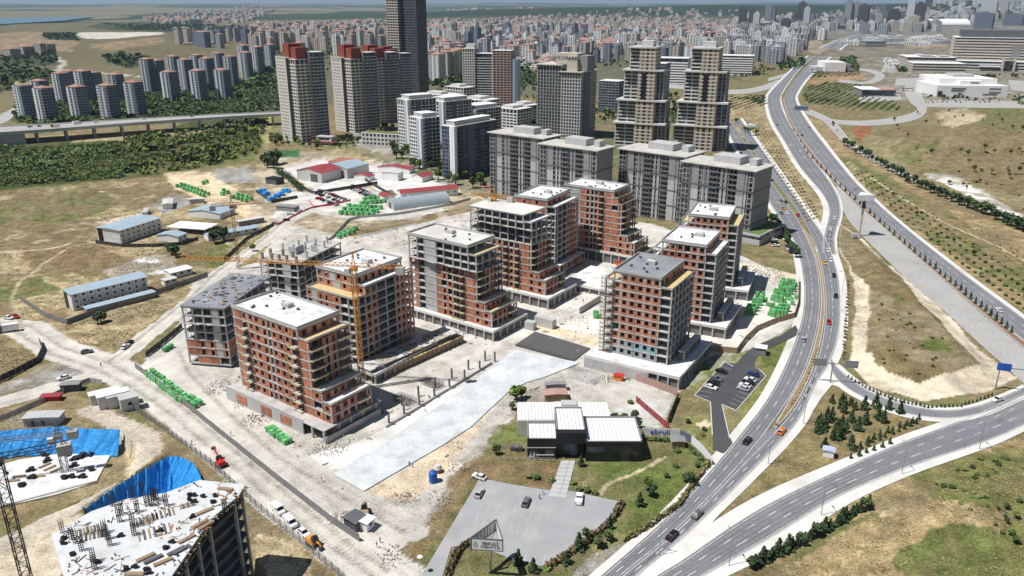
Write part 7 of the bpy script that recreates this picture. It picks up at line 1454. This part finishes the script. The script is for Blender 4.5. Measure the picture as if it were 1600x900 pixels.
def hedge(label, px, w, h, m=('leaf_dark', 'leaf_brown')):
    P = resample([G(*q) for q in px], 40); L = sum((b - a).length for a, b in zip(P[:-1], P[1:])); n = int(L * 26); V = []; F = []
    for i in range(n):
        k = random.randrange(len(P) - 1); c = P[k].lerp(P[k + 1], random.random()) + Vector((random.uniform(-w, w) / 2, random.uniform(-w, w) / 2, random.uniform(.1, h))); u = Vector((random.gauss(0, 1), random.gauss(0, 1), random.gauss(0, 1))).normalized() * .3; v = u.cross(Vector((random.gauss(0, 1), random.gauss(0, 1), 1))).normalized() * .3
        j = len(V); V += [tuple(c - u - v), tuple(c + u - v), tuple(c + u + v), tuple(c - u + v)]; F.append((j, j + 1, j + 2, j + 3))
    me = bpy.data.meshes.new('hedge'); me.from_pydata(V, [], F); [me.materials.append(M[k]) for k in m]; me.polygons.foreach_set('material_index', [random.randrange(len(m)) for _ in F]); tag(link('hedge', me), label, 'hedge')
hedge('brown clipped hedge along the right side of the showroom car park', [(972, 786), (955, 815), (920, 845), (880, 872), (855, 888)], 1.2, 1.3, ('leaf_brown', 'bark')); hedge('brown clipped hedge round the bed under the pole sign', [(697, 905), (715, 862), (730, 850), (745, 848)], 1.2, 1.2, ('leaf_brown', 'bark')); hedge('green hedge climbing the white garden hoarding', [(1008, 687), (1060, 690), (1078, 700), (1108, 730)], 1.2, .7, ('leaf', 'leaf_dark')); hedge('dark tall hedge beside the blue tarpaulin yard', [(432, 270), (450, 280), (472, 300)], 4, 5, ('leaf_dark', 'pine')); hedge('thin hedge along the avenue fence of the garden', [(1108, 722), (1060, 790), (1010, 825), (975, 845)], 1.0, 1.3, ('leaf_olive', 'leaf_brown'))
G1 = 'estate trees'
for q in in_poly([(600, 238), (640, 262), (690, 285), (760, 300), (760, 285), (700, 270), (650, 215), (610, 210)], 46): tree('leafy tree at the foot of the white and blue flats', q, random.choice(('round', 'dark')), random.uniform(2, 3.6), 'trees by the white and blue flats')
for q in in_poly([(420, 215), (520, 220), (600, 200), (610, 190), (620, 205), (540, 232), (470, 236), (425, 228)], 46): tree('leafy tree in the gardens of the red topped towers', q, random.choice(('round', 'dark', 'olive')), random.uniform(1.8, 3.2), 'trees by the red topped towers')
for i, q in enumerate(((413, 258), (420, 256), (427, 258), (434, 256), (418, 262), (428, 263))): tree(f'big dark round tree beside the green sports pitch, {ORD[i]} of its clump', q, 'dark', 4.2, 'clump by the sports pitch')
for i, q in enumerate(along([(1214, 352), (1225, 370), (1236, 392), (1242, 402)], 12, 1.5)): tree(f'dark round tree between the estate car park and the avenue, {ORD[i]} from above', q, 'dark', 2.0, 'trees by the estate car park')
for i, q in enumerate(((1193, 352), (1206, 350), (1150, 192), (1170, 208), (1176, 205), (1164, 206), (1182, 210))): tree(f'leafy green tree beside the upper avenue, {ORD[i]} of seven', q, 'dark' if i < 2 else 'bright', 2.6, 'trees by the upper avenue')
for q, k, r in (((158, 504), 'dark', 2.4), ((163, 503), 'round', 2.2), ((153, 506), 'dark', 1.8), ((340, 372), 'dark', 3.4), ((350, 376), 'dark', 3.2), ((335, 380), 'dark', 3), ((268, 398), 'dark', 3), ((275, 402), 'dark', 2.6), ((395, 392), 'olive', 2)): tree('dark spreading bush in the dry field near the cabin camps', q, k, r, 'bushes near the camps')
for q in in_poly([(1430, 760), (1540, 710), (1600, 700), (1600, 860), (1550, 820)], 46): tree('low scrub bush on the rough green bank, lower right', q, random.choice(('round', 'olive', 'dark')), random.uniform(.5, 1.1), 'scrub on the lower right bank')
for q in in_poly([(1355, 470), (1420, 470), (1500, 560), (1440, 590), (1370, 560)], 30): tree('low scrub bush on the brown traffic island', q, random.choice(('olive', 'brown', 'olive')), random.uniform(.4, .8), 'scrub on the traffic island')
for q in in_poly([(1340, 190), (1460, 172), (1600, 180), (1600, 330), (1480, 292)], 70): tree('dark scrub bush on the grassy mound', q, random.choice(('olive', 'dark', 'brown')), random.uniform(.8, 2.0), 'scrub on the mound')
# uncountable woods
def wood(name, label, polys, dens, rmin, rmax, mats, nq=22, sz=.42, seed=1, rows=None):
    r = np.random.default_rng(seed); Vs = []; n0 = 0; base = []
    for s in range(6): V, F = leaf_cloud(nq, 'ball', sz, 100 + s + seed, .75); base.append(V)
    for px in polys:
        P = gp(px); xs_ = [p[0] for p in P]; ys_ = [p[1] for p in P]; ar = (max(xs_) - min(xs_)) * (max(ys_) - min(ys_)); n = min(int(ar * dens), 9000)
        X_ = r.uniform(min(xs_), max(xs_), n); Y_ = r.uniform(min(ys_), max(ys_), n)
        if rows: U_ = X_ - .62 * Y_; U_ = np.round(U_ / rows) * rows + r.normal(0, .4, n); X_ = U_ + .62 * Y_
        ok = inside(X_, Y_, P); nn_ = fbm(X_, Y_, 1 / 26., 3, seed + 50); ok &= (nn_ > .36) | (r.random(n) < .45); sz_ = np.clip((nn_ - .3) * 2.6, .55, 1.3)
        for x, y, q_ in zip(X_[ok], Y_[ok], sz_[ok]):
            k = r.uniform(rmin, rmax) * q_; a = r.uniform(0, 6.28); c, s = math.cos(a), math.sin(a); V = base[r.integers(0, 6)] * k; Vs.append(np.stack([V[:, 0] * c - V[:, 1] * s + x, V[:, 0] * s + V[:, 1] * c + y, V[:, 2] + .1 * k], 1))
    V = np.concatenate(Vs).astype(np.float32); nq_ = len(V) // 4; me = bpy.data.meshes.new(name); me.vertices.add(len(V)); me.vertices.foreach_set('co', V.ravel()); me.loops.add(len(V)); me.loops.foreach_set('vertex_index', np.arange(len(V), dtype=np.int32)); me.polygons.add(nq_); me.polygons.foreach_set('loop_start', np.arange(0, len(V), 4, dtype=np.int32)); me.polygons.foreach_set('loop_total', np.full(nq_, 4, np.int32))
    for m_ in mats: me.materials.append(M[m_])
    me.polygons.foreach_set('material_index', np.repeat(r.integers(0, len(mats), nq_ // nq + 1), nq)[:nq_].astype(np.int32)); me.update(calc_edges=True)
    o = link(name, me); o['kind'] = 'stuff'; o['label'] = label; o['category'] = 'woodland'; return o
wood('forest', 'dense dark green wood below the viaduct on the left', [[(-150, 240), (60, 232), (190, 224), (205, 250), (190, 278), (0, 292), (-150, 300)]], .1, 1.6, 3.0, ('leaf_dark', 'leaf_dark', 'leaf', 'leaf', 'leaf_olive'), seed=1, nq=26, sz=.34)
wood('forest', 'looser mixed green wood between the viaduct and the yards', [[(190, 216), (290, 205), (360, 190), (420, 183), (412, 215), (400, 240), (320, 262), (205, 275)]], .032, 1.6, 4.2, ('leaf_dark', 'leaf', 'leaf', 'leaf_olive', 'leaf_bright'), seed=2)
wood('forest', 'dark trees around the far left towers', [[(20, 168), (90, 150), (200, 145), (330, 135), (430, 120), (440, 172), (220, 188), (60, 194), (25, 190)]], .026, 2.4, 4.2, ('leaf_dark', 'pine', 'leaf', 'leaf_dark'), seed=3, nq=16, sz=.5)
wood('forest', 'scattered dark trees among the far city blocks', [[(660, 98), (740, 95), (740, 140), (665, 135)], [(800, 100), (840, 90), (840, 140), (805, 150)], [(905, 70), (960, 75), (950, 95), (920, 92)], [(380, 110), (430, 100), (430, 135), (385, 140)], [(1235, 98), (1260, 94), (1255, 104), (1200, 112)], [(1310, 95), (1335, 88), (1340, 110), (1318, 112)], [(1410, 88), (1420, 88), (1418, 112), (1405, 112)]], .004, 4, 8, ('leaf_dark', 'leaf', 'pine'), seed=4, nq=14, sz=.55)
wood('forest', 'planted rows of dark young trees inside the interchange', [[(1253, 148), (1300, 142), (1400, 158), (1408, 172), (1330, 172), (1262, 160)], [(1262, 135), (1300, 128), (1345, 132), (1340, 142), (1262, 142)], [(1270, 112), (1345, 110), (1342, 118), (1265, 122)], [(1140, 150), (1195, 148), (1200, 165), (1140, 172)]], .06, 1.0, 1.7, ('leaf_dark', 'pine', 'leaf'), seed=5, nq=10, sz=.55, rows=11)
wood('forest', 'far dark scrub belts on the left hills', [[(62, 52), (118, 55), (125, 63), (75, 62)], [(160, 88), (232, 88), (235, 98), (200, 107), (175, 100)], [(-20, 92), (85, 82), (90, 102), (-20, 104)], [(-20, 108), (70, 105), (90, 128), (-20, 150)], [(160, 38), (330, 40), (400, 48), (200, 47)]], .0022, 5, 9, ('leaf_dark', 'pine', 'leaf'), seed=6, nq=10, sz=.6)
wood('forest', 'trees and shrubs around the hospital car parks', [[(1402, 92), (1424, 90), (1420, 113), (1398, 113)], [(1438, 124), (1456, 122), (1460, 150), (1446, 156)], [(1470, 152), (1566, 153), (1566, 157), (1470, 157)], [(1568, 140), (1610, 150), (1610, 168), (1572, 158)], [(1318, 92), (1336, 90), (1345, 108), (1322, 110)], [(1480, 116), (1600, 118), (1600, 122), (1480, 120)]], .006, 2.2, 4, ('leaf_dark', 'leaf', 'leaf_olive'), seed=11, nq=12, sz=.55)
wood('forest', 'garden trees between the towers of the estate', [[(828, 168), (960, 158), (960, 190), (900, 200), (830, 200)], [(1035, 150), (1060, 150), (1060, 200), (1040, 200)], [(680, 140), (840, 150), (840, 165), (690, 158)], [(1140, 108), (1200, 104), (1200, 118), (1140, 122)]], .007, 2.4, 4.6, ('leaf_dark', 'leaf', 'leaf_olive'), seed=12, nq=14, sz=.5)
wood('forest', 'small trees along the streets of the far city', [[(395, 66), (640, 56), (640, 110), (400, 130)], [(660, 60), (1150, 52), (1150, 100), (830, 112), (660, 96)]], .0011, 3.5, 6.5, ('leaf_dark', 'leaf', 'leaf_olive'), seed=8, nq=10, sz=.6)
# grass tufts and dry weeds on the nearer banks
def tufts(name, label, polys, n, mats, s0, s1, seed):
    r = np.random.default_rng(seed); V = []; F = []; mi = []
    for px, k in zip(polys, n):
        P = gp(px); xs_ = [p[0] for p in P]; ys_ = [p[1] for p in P]; X_ = r.uniform(min(xs_), max(xs_), k); Y_ = r.uniform(min(ys_), max(ys_), k); ok = inside(X_, Y_, P) & (fbm(X_, Y_, 1 / 9., 3, seed) > .45)
        for Q in FLAT: ok &= ~inside(X_, Y_, Q)
        for _c, w_, _w, pts in TRACKS: ok &= seg_dist(X_, Y_, gp(pts)) > w_ / 2 + .5
        X_, Y_ = X_[ok], Y_[ok]; Z_ = terrain(X_, Y_) - .15
        for x, y, z in zip(X_, Y_, Z_):
            s = r.uniform(s0, s1); a = r.uniform(0, 3.14)
            for b_ in (0, 2.1, 4.2):
                c, q = math.cos(a + b_), math.sin(a + b_); j = len(V); V += [(x - q * s * .5, y + c * s * .5, z), (x + q * s * .5, y - c * s * .5, z), (x + c * s * .9 + q * s * .3, y + q * s * .9 - c * s * .3, z + s * .55), (x + c * s * .8 - q * s * .3, y + q * s * .8 + c * s * .3, z + s * .5)]; F.append((j, j + 1, j + 2, j + 3)); mi.append(r.integers(0, len(mats)))
    me = bpy.data.meshes.new(name); me.from_pydata(V, [], F); [me.materials.append(M[k]) for k in mats]; me.polygons.foreach_set('material_index', np.array(mi, np.int32)); o = link(name, me); o['kind'] = 'stuff'; o['label'] = label; o['category'] = 'grass'
defm('straw', (.44, .35, .20), .9, .3, .5, 3); defm('grass_blade', (.19, .19, .07), .9, .3, .5, 3); defm('weed', (.28, .215, .12), .9, .3, .5, 3)
tufts('grass', 'rough grass and weeds on the lower right banks', [[(1200, 910), (1320, 830), (1440, 740), (1700, 660), (1700, 940), (1200, 940)], [(1300, 605), (1455, 660), (1280, 745), (1110, 825), (1200, 715)], [(1312, 352), (1400, 430), (1532, 578), (1430, 600), (1350, 550)]], (16000, 5000, 7000), ('grass_blade', 'weed', 'straw', 'grass_blade'), .15, .38, 3)
tufts('grass', 'dry tufts and weeds across the left field', [[(-20, 300), (260, 272), (330, 440), (200, 520), (-20, 560)], [(-20, 530), (60, 535), (66, 560), (-20, 600)], [(90, 500), (300, 450), (180, 550), (130, 545)], [(250, 385), (430, 360), (370, 420), (270, 415)]], (22000, 2500, 3000, 4000), ('straw', 'weed', 'grass_blade', 'weed', 'straw'), .25, .6, 4)
tufts('grass', 'rough grass in the showroom garden and along the verges', [[(770, 665), (1010, 670), (1112, 715), (960, 870), (700, 920), (770, 800)], [(700, 745), (770, 700), (740, 770), (630, 900)], [(1060, 620), (1180, 545), (1240, 520), (1165, 680), (1105, 700)]], (9000, 2500, 6000), ('grass_blade', 'grass_blade', 'weed', 'straw'), .1, .25, 5)
tufts('grass', 'dry weeds on the highway banks and the mound', [[(1140, 150), (1210, 150), (1295, 330), (1270, 355), (1180, 230)], [(1290, 195), (1480, 320), (1700, 400), (1700, 560), (1400, 335)], [(1340, 200), (1480, 170), (1700, 180), (1700, 370), (1480, 295)]], (7000, 14000, 14000), ('straw', 'weed', 'grass_blade', 'straw'), .25, .6, 6)
# ---------------- the far city ----------------
defm('far_tile', (.34, .20, .16), .9, .2, .02, .2)
def facade(name, wall, glass=(.05, .06, .08), fh=3.2, bw=3.4, fz=.45, fx=.42):
    m = bpy.data.materials.new(name); m.use_nodes = True; N = m.node_tree.nodes; L = m.node_tree.links; b = N['Principled BSDF']; b.inputs['Roughness'].default_value = .7; b.inputs['Specular IOR Level'].default_value = .2
    g = N.new('ShaderNodeNewGeometry'); s = N.new('ShaderNodeSeparateXYZ'); L.new(g.outputs['Position'], s.inputs[0])
    def mth(op, a, b_=None):
        n = N.new('ShaderNodeMath'); n.operation = op
        for i, v in enumerate((a, b_)):
            if v is None: continue
            if isinstance(v, (int, float)): n.inputs[i].default_value = v
            else: L.new(v, n.inputs[i])
        return n.outputs[0]
    z = mth('FRACT', mth('DIVIDE', s.outputs[2], fh)); h = mth('FRACT', mth('DIVIDE', mth('ADD', mth('MULTIPLY', s.outputs[0], .83), mth('MULTIPLY', s.outputs[1], .63)), bw))
    w = mth('MULTIPLY', mth('GREATER_THAN', z, fz), mth('GREATER_THAN', h, fx)); mx = N.new('ShaderNodeMix'); mx.data_type = 'RGBA'; L.new(w, mx.inputs['Factor']); mx.inputs[6].default_value = (*wall, 1); mx.inputs[7].default_value = (*glass, 1)
    L.new(mx.outputs[2], b.inputs['Base Color']); return m
FA = {'white': facade('far_white', (.68, .67, .65)), 'cream': facade('far_cream', (.55, .49, .41)), 'pink': facade('far_pink', (.54, .43, .38)), 'grey': facade('far_grey', (.36, .37, .39)), 'blue': facade('far_blue', (.22, .25, .31), (.04, .05, .08), fx=.3), 'dark': facade('far_dark', (.12, .11, .115), (.02, .025, .03), fx=.25), 'lite': facade('far_lite', (.72, .73, .74), (.10, .13, .18))}
FK = list(FA); FM = [FA[k] for k in FK] + [M['far_tile'], M['offwhite'], M['darkgrey']]
def far_shape(b, x, y, z, w, d, h, rz, wall, roof, tall=False):
    ca, sa = math.cos(rz), math.sin(rz); k = FK.index(wall); rm = len(FK) + {'red': 0, 'flat': 1, 'dark': 2}[roof]
    def T_(p): return (x + p[0] * ca - p[1] * sa, y + p[0] * sa + p[1] * ca, z + p[2])
    def bx(x0, x1, y0, y1, z0, z1, m, mt):
        n = len(b.v); b.v += [T_(p) for p in ((x0, y0, z0), (x1, y0, z0), (x1, y1, z0), (x0, y1, z0), (x0, y0, z1), (x1, y0, z1), (x1, y1, z1), (x0, y1, z1))]
        for q, mm in (((4, 5, 6, 7), mt), ((0, 1, 5, 4), m), ((1, 2, 6, 5), m), ((2, 3, 7, 6), m), ((3, 0, 4, 7), m)): b.f.append(tuple(n + i for i in q)); b.m.append(mm)
    bx(-w / 2, w / 2, -d / 2, d / 2, -3, h, k, rm)
    if roof == 'red':
        e = .5; n = len(b.v); b.v += [T_(p) for p in ((-w / 2 - e, -d / 2 - e, h), (w / 2 + e, -d / 2 - e, h), (w / 2 + e, d / 2 + e, h), (-w / 2 - e, d / 2 + e, h), (-w * .2, 0, h + w * .17), (w * .2, 0, h + w * .17))]
        for q in ((0, 1, 5, 4), (1, 2, 5), (2, 3, 4, 5), (3, 0, 4)): b.f.append(tuple(n + i for i in q)); b.m.append(rm)
    else: bx(-w * .22, w * .25, -d * .2, d * .25, h, h + 3 + (h * .04), k, rm)
    if tall: bx(w / 2, w / 2 + w * .12, -d * .3, d * .3, -3, h * .93, k, rm)
# towers with red hipped roofs, far left (individually built with parts)
def lt():
    w, d, h = 15.5, 15.5, 1.0; out = {}
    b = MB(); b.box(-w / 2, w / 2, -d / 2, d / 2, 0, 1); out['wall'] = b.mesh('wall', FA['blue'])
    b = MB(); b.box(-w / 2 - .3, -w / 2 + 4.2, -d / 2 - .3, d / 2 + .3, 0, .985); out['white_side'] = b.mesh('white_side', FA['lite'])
    b = MB(); b.box(-.6, 2.6, -d / 2 - .5, -d / 2 + .2, 0, .97); out['white_strip'] = b.mesh('white_strip', M['offwhite'])
    b = MB(); b.v += [(-w / 2 - .2, -d / 2 - .2, 0), (w / 2 + .2, -d / 2 - .2, 0), (w / 2 + .2, d / 2 + .2, 0), (-w / 2 - .2, d / 2 + .2, 0), (-3, 0, 2.4), (3, 0, 2.4)]; b.f += [(0, 1, 5, 4), (1, 2, 5), (2, 3, 4, 5), (3, 0, 4)]; b.m += [0] * 4; out['roof'] = b.mesh('roof', M['far_tile'])
    return out
LT = lt()
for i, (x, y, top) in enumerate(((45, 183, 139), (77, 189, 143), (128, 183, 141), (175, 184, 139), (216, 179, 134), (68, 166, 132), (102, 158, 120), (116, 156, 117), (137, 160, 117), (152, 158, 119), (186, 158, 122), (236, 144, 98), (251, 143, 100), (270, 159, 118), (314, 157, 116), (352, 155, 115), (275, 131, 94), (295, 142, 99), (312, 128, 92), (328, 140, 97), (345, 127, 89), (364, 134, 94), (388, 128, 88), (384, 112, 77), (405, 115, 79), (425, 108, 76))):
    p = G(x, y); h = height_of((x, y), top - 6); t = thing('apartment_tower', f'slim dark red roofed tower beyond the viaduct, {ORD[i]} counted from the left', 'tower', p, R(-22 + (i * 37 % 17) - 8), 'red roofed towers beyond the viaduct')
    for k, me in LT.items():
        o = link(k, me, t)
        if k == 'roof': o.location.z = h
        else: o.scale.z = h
DIST = [  # polygon on the photograph, count, wall kinds, roofs, storeys, width, phrase
 ([(395, 62), (610, 52), (610, 78), (395, 84)], 46, ('cream', 'pink', 'white'), ('red', 'flat'), (12, 18), (15, 21), 'cream tower in the estate behind the red topped towers'),
 ([(662, 82), (722, 80), (730, 128), (666, 132)], 13, ('white', 'pink', 'cream'), ('red',), (13, 17), (17, 22), 'pinkish tower right of the very tall dark tower'),
 ([(790, 82), (838, 78), (838, 102), (800, 106)], 12, ('pink', 'white'), ('red',), (10, 14), (17, 22), 'pinkish tower behind the letter-topped tower'),
 ([(700, 60), (830, 56), (930, 60), (930, 76), (700, 80)], 38, ('blue', 'grey', 'blue', 'white'), ('dark', 'flat', 'red'), (13, 20), (16, 22), 'blue grey tower in the middle of the far city'),
 ([(930, 76), (1080, 70), (1150, 80), (1140, 100), (1040, 96)], 44, ('white', 'grey', 'cream', 'lite'), ('flat', 'red', 'flat'), (11, 18), (18, 26), 'pale tower behind the beige towers'),
 ([(1140, 62), (1240, 52), (1290, 60), (1235, 88), (1150, 96)], 60, ('white', 'lite', 'cream', 'grey'), ('flat',), (11, 18), (18, 28), 'white block beside the far end of the highway'),
 ([(1195, 96), (1222, 88), (1226, 96), (1200, 104)], 8, ('grey', 'lite'), ('flat',), (10, 13), (16, 20), 'grey balconied tower at the highway bend'),
 ([(1330, 44), (1460, 40), (1480, 50), (1345, 54)], 60, ('lite', 'grey', 'white', 'cream'), ('flat', 'dark'), (10, 15), (22, 34), 'pale block at the head of the highway'),
 ([(1470, 22), (1620, 18), (1620, 36), (1470, 38)], 60, ('lite', 'white', 'grey'), ('flat',), (10, 18), (24, 36), 'white block on the far right skyline'),
 ([(262, 62), (300, 56), (400, 56), (410, 72), (300, 76)], 14, ('blue', 'grey', 'cream'), ('dark', 'red'), (12, 16), (18, 24), 'blue tower near the far mosque'),
 ([(-10, 86), (80, 78), (85, 92), (-10, 96)], 7, ('pink', 'cream', 'grey'), ('red',), (5, 8), (22, 30), 'low block at the far left edge'),
]
BACK = [  # far masses, joined
 ([(395, 60), (610, 50), (610, 84), (395, 92)], 60, ('cream', 'white', 'pink', 'grey'), ('flat', 'red'), (10, 17), (15, 21)),
 ([(665, 62), (930, 58), (1150, 66), (1150, 98), (930, 98), (665, 92)], 150, ('white', 'grey', 'blue', 'cream', 'lite'), ('flat', 'dark', 'flat', 'red'), (8, 16), (16, 24)),
 ([(1140, 60), (1290, 54), (1235, 90), (1150, 98)], 60, ('white', 'lite', 'grey'), ('flat',), (8, 15), (18, 28)),
 ([(255, 58), (400, 52), (410, 66), (290, 74)], 16, ('blue', 'grey', 'cream'), ('dark',), (11, 15), (17, 22)),
 ([(225, 30), (420, 10), (430, 22), (390, 36), (250, 40)], 420, ('white', 'cream', 'grey', 'pink'), ('red', 'flat'), (3, 9), (20, 45)),
 ([(395, 40), (600, 36), (600, 62), (395, 66)], 420, ('cream', 'white', 'pink', 'grey'), ('red', 'flat', 'flat'), (3, 10), (18, 40)),
 ([(660, 36), (1000, 28), (1180, 30), (1150, 66), (950, 70), (660, 64)], 1500, ('pink', 'white', 'cream', 'grey', 'white'), ('red', 'flat', 'flat', 'red', 'flat'), (2, 7), (16, 36)),
 ([(830, 58), (1150, 52), (1170, 76), (930, 86), (840, 80)], 420, ('white', 'grey', 'cream', 'lite', 'blue'), ('flat', 'red', 'dark'), (4, 11), (18, 34)),
 ([(1140, 36), (1420, 30), (1640, 22), (1640, 34), (1330, 46), (1240, 52), (1150, 62)], 900, ('white', 'lite', 'grey', 'cream', 'dark'), ('flat', 'flat', 'dark'), (5, 14), (22, 44)),
 ([(700, 18), (1200, 14), (1200, 22), (700, 24)], 260, ('white', 'cream'), ('flat', 'red'), (3, 8), (40, 90)),
 ([(640, 84), (900, 84), (900, 108), (660, 118)], 120, ('white', 'cream', 'pink'), ('red', 'flat'), (2, 5), (16, 30)),
 ([(1310, 60), (1480, 58), (1480, 70), (1330, 74)], 40, ('white', 'grey', 'lite'), ('flat',), (2, 4), (30, 60)),
 ([(1380, 95), (1440, 90), (1440, 104), (1400, 112)], 14, ('lite', 'white'), ('flat',), (2, 3), (20, 40)),
]
for px, n, walls, roofs, st, wd, phrase in DIST:
    for ii, q in enumerate(sorted(in_poly(px, n))):
        p = G(*q); w = random.uniform(*wd); d = w * random.uniform(.8, 1.1); h = random.uniform(*st) * 3.1; b = MB(); far_shape(b, 0, 0, 0, w, d, h, 0, random.choice(walls), random.choice(roofs)); tag(b.build('far_building', FM, None, (p.x, p.y, far_z(p.x, p.y))), f'{phrase}, {ORD[ii]} from the left', 'building', phrase.split(' ', 2)[0] + ' buildings, ' + phrase.split(' ', 2)[2]).rotation_euler.z = R(random.choice((-30, -20, 60, -35)) + random.uniform(-5, 5))
SKY = [((1158, 46), 12, 26, 'dark'), ((1180, 50), 20, 24, 'white'), ((1173, 47), 15, 22, 'dark'), ((1198, 44), 8, 24, 'grey'), ((1205, 42), 12, 22, 'blue'), ((1250, 42), 4, 28, 'dark'), ((1258, 44), 12, 22, 'lite'), ((1243, 42), 20, 22, 'dark'), ((1266, 40), 22, 24, 'blue'), ((1322, 44), 2, 26, 'grey'), ((1335, 44), 5, 34, 'grey'), ((1345, 48), 8, 36, 'dark'), ((1357, 46), 22, 26, 'blue'), ((1370, 48), 22, 26, 'cream'), ((1392, 46), 16, 40, 'dark'), ((1376, 40), 9, 24, 'blue'), ((1419, 42), 0, 26, 'lite'), ((1432, 46), 5, 34, 'dark'), ((1425, 48), 25, 40, 'cream'), ((1540, 36), -2, 50, 'lite'), ((1560, 34), 0, 40, 'white'), ((1534, 44), 20, 60, 'blue'), ((1580, 42), 22, 60, 'blue'), ((1492, 32), 14, 40, 'lite'), ((1310, 46), 26, 40, 'grey'), ((1225, 56), 30, 30, 'dark')]
for i, (q, top, wpx, k) in enumerate(SKY):
    p = G(*q); z = far_z(p.x, p.y); dist = p.y; w = wpx * .42 * dist / FPX * .9; b = MB(); far_shape(b, 0, 0, 0, w, w * .9, max(30, height_of(q, top) - z), 0, k, 'flat' if k in ('lite', 'white', 'cream') else 'dark', True)
    tag(b.build('far_high_rise', FM, None, (p.x, p.y, z)), f'{dict(dark="dark brown", white="white", grey="grey", blue="blue", lite="pale", cream="cream")[k]} high rise on the right skyline, {ORD[i]} counted from the highway side', 'tower', 'high rises on the right skyline').rotation_euler.z = R(random.uniform(-30, -15))
b = MB()
for px, n, walls, roofs, st, wd in BACK:
    for q in in_poly(px, n):
        p = G(*q); w = random.uniform(*wd); far_shape(b, p.x, p.y, far_z(p.x, p.y), w, w * random.uniform(.5, 1), random.uniform(*st) * 3.1, R(random.choice((-30, -20, 60, -35)) + random.uniform(-8, 8)), random.choice(walls), random.choice(roofs))
o = b.build('distant_city', FM); o['kind'] = 'stuff'; o['label'] = 'mass of small pale and red roofed buildings of the far city'; o['category'] = 'city'
# ---------------- haze ----------------
hz = MB(); S_ = 60000; hz.box(-S_, S_, -S_, S_, -25, 420); hm = bpy.data.materials.new('haze'); hm.use_nodes = True; nt = hm.node_tree; nt.nodes.remove(nt.nodes['Principled BSDF']); pv_ = nt.nodes.new('ShaderNodeVolumePrincipled'); pv_.inputs['Color'].default_value = (.58, .79, 1.0, 1); pv_.inputs['Density'].default_value = 3.3e-5; pv_.inputs['Anisotropy'].default_value = 0.1
nt.links.new(pv_.outputs[0], nt.nodes['Material Output'].inputs['Volume']); o = hz.build('haze', hm); o['kind'] = 'stuff'; o['label'] = 'thin bluish haze over the distant country'; o['category'] = 'haze'
sc.cycles.volume_step_rate = 10
# things that share a description are told apart by their order across the photograph
same = {}
for o in col.objects:
    if o.parent is None and o.get('category') and o.get('kind') is None: same.setdefault(o['label'], []).append(o)
for lab, os_ in same.items():
    if len(os_) < 2 or len(lab.split()) > 12: continue
    os_.sort(key=lambda o: PR(*o.location)[0])
    for i, o in enumerate(os_[:len(ORD)]): o['label'] = f'{lab}, {ORD[i]} from the left'
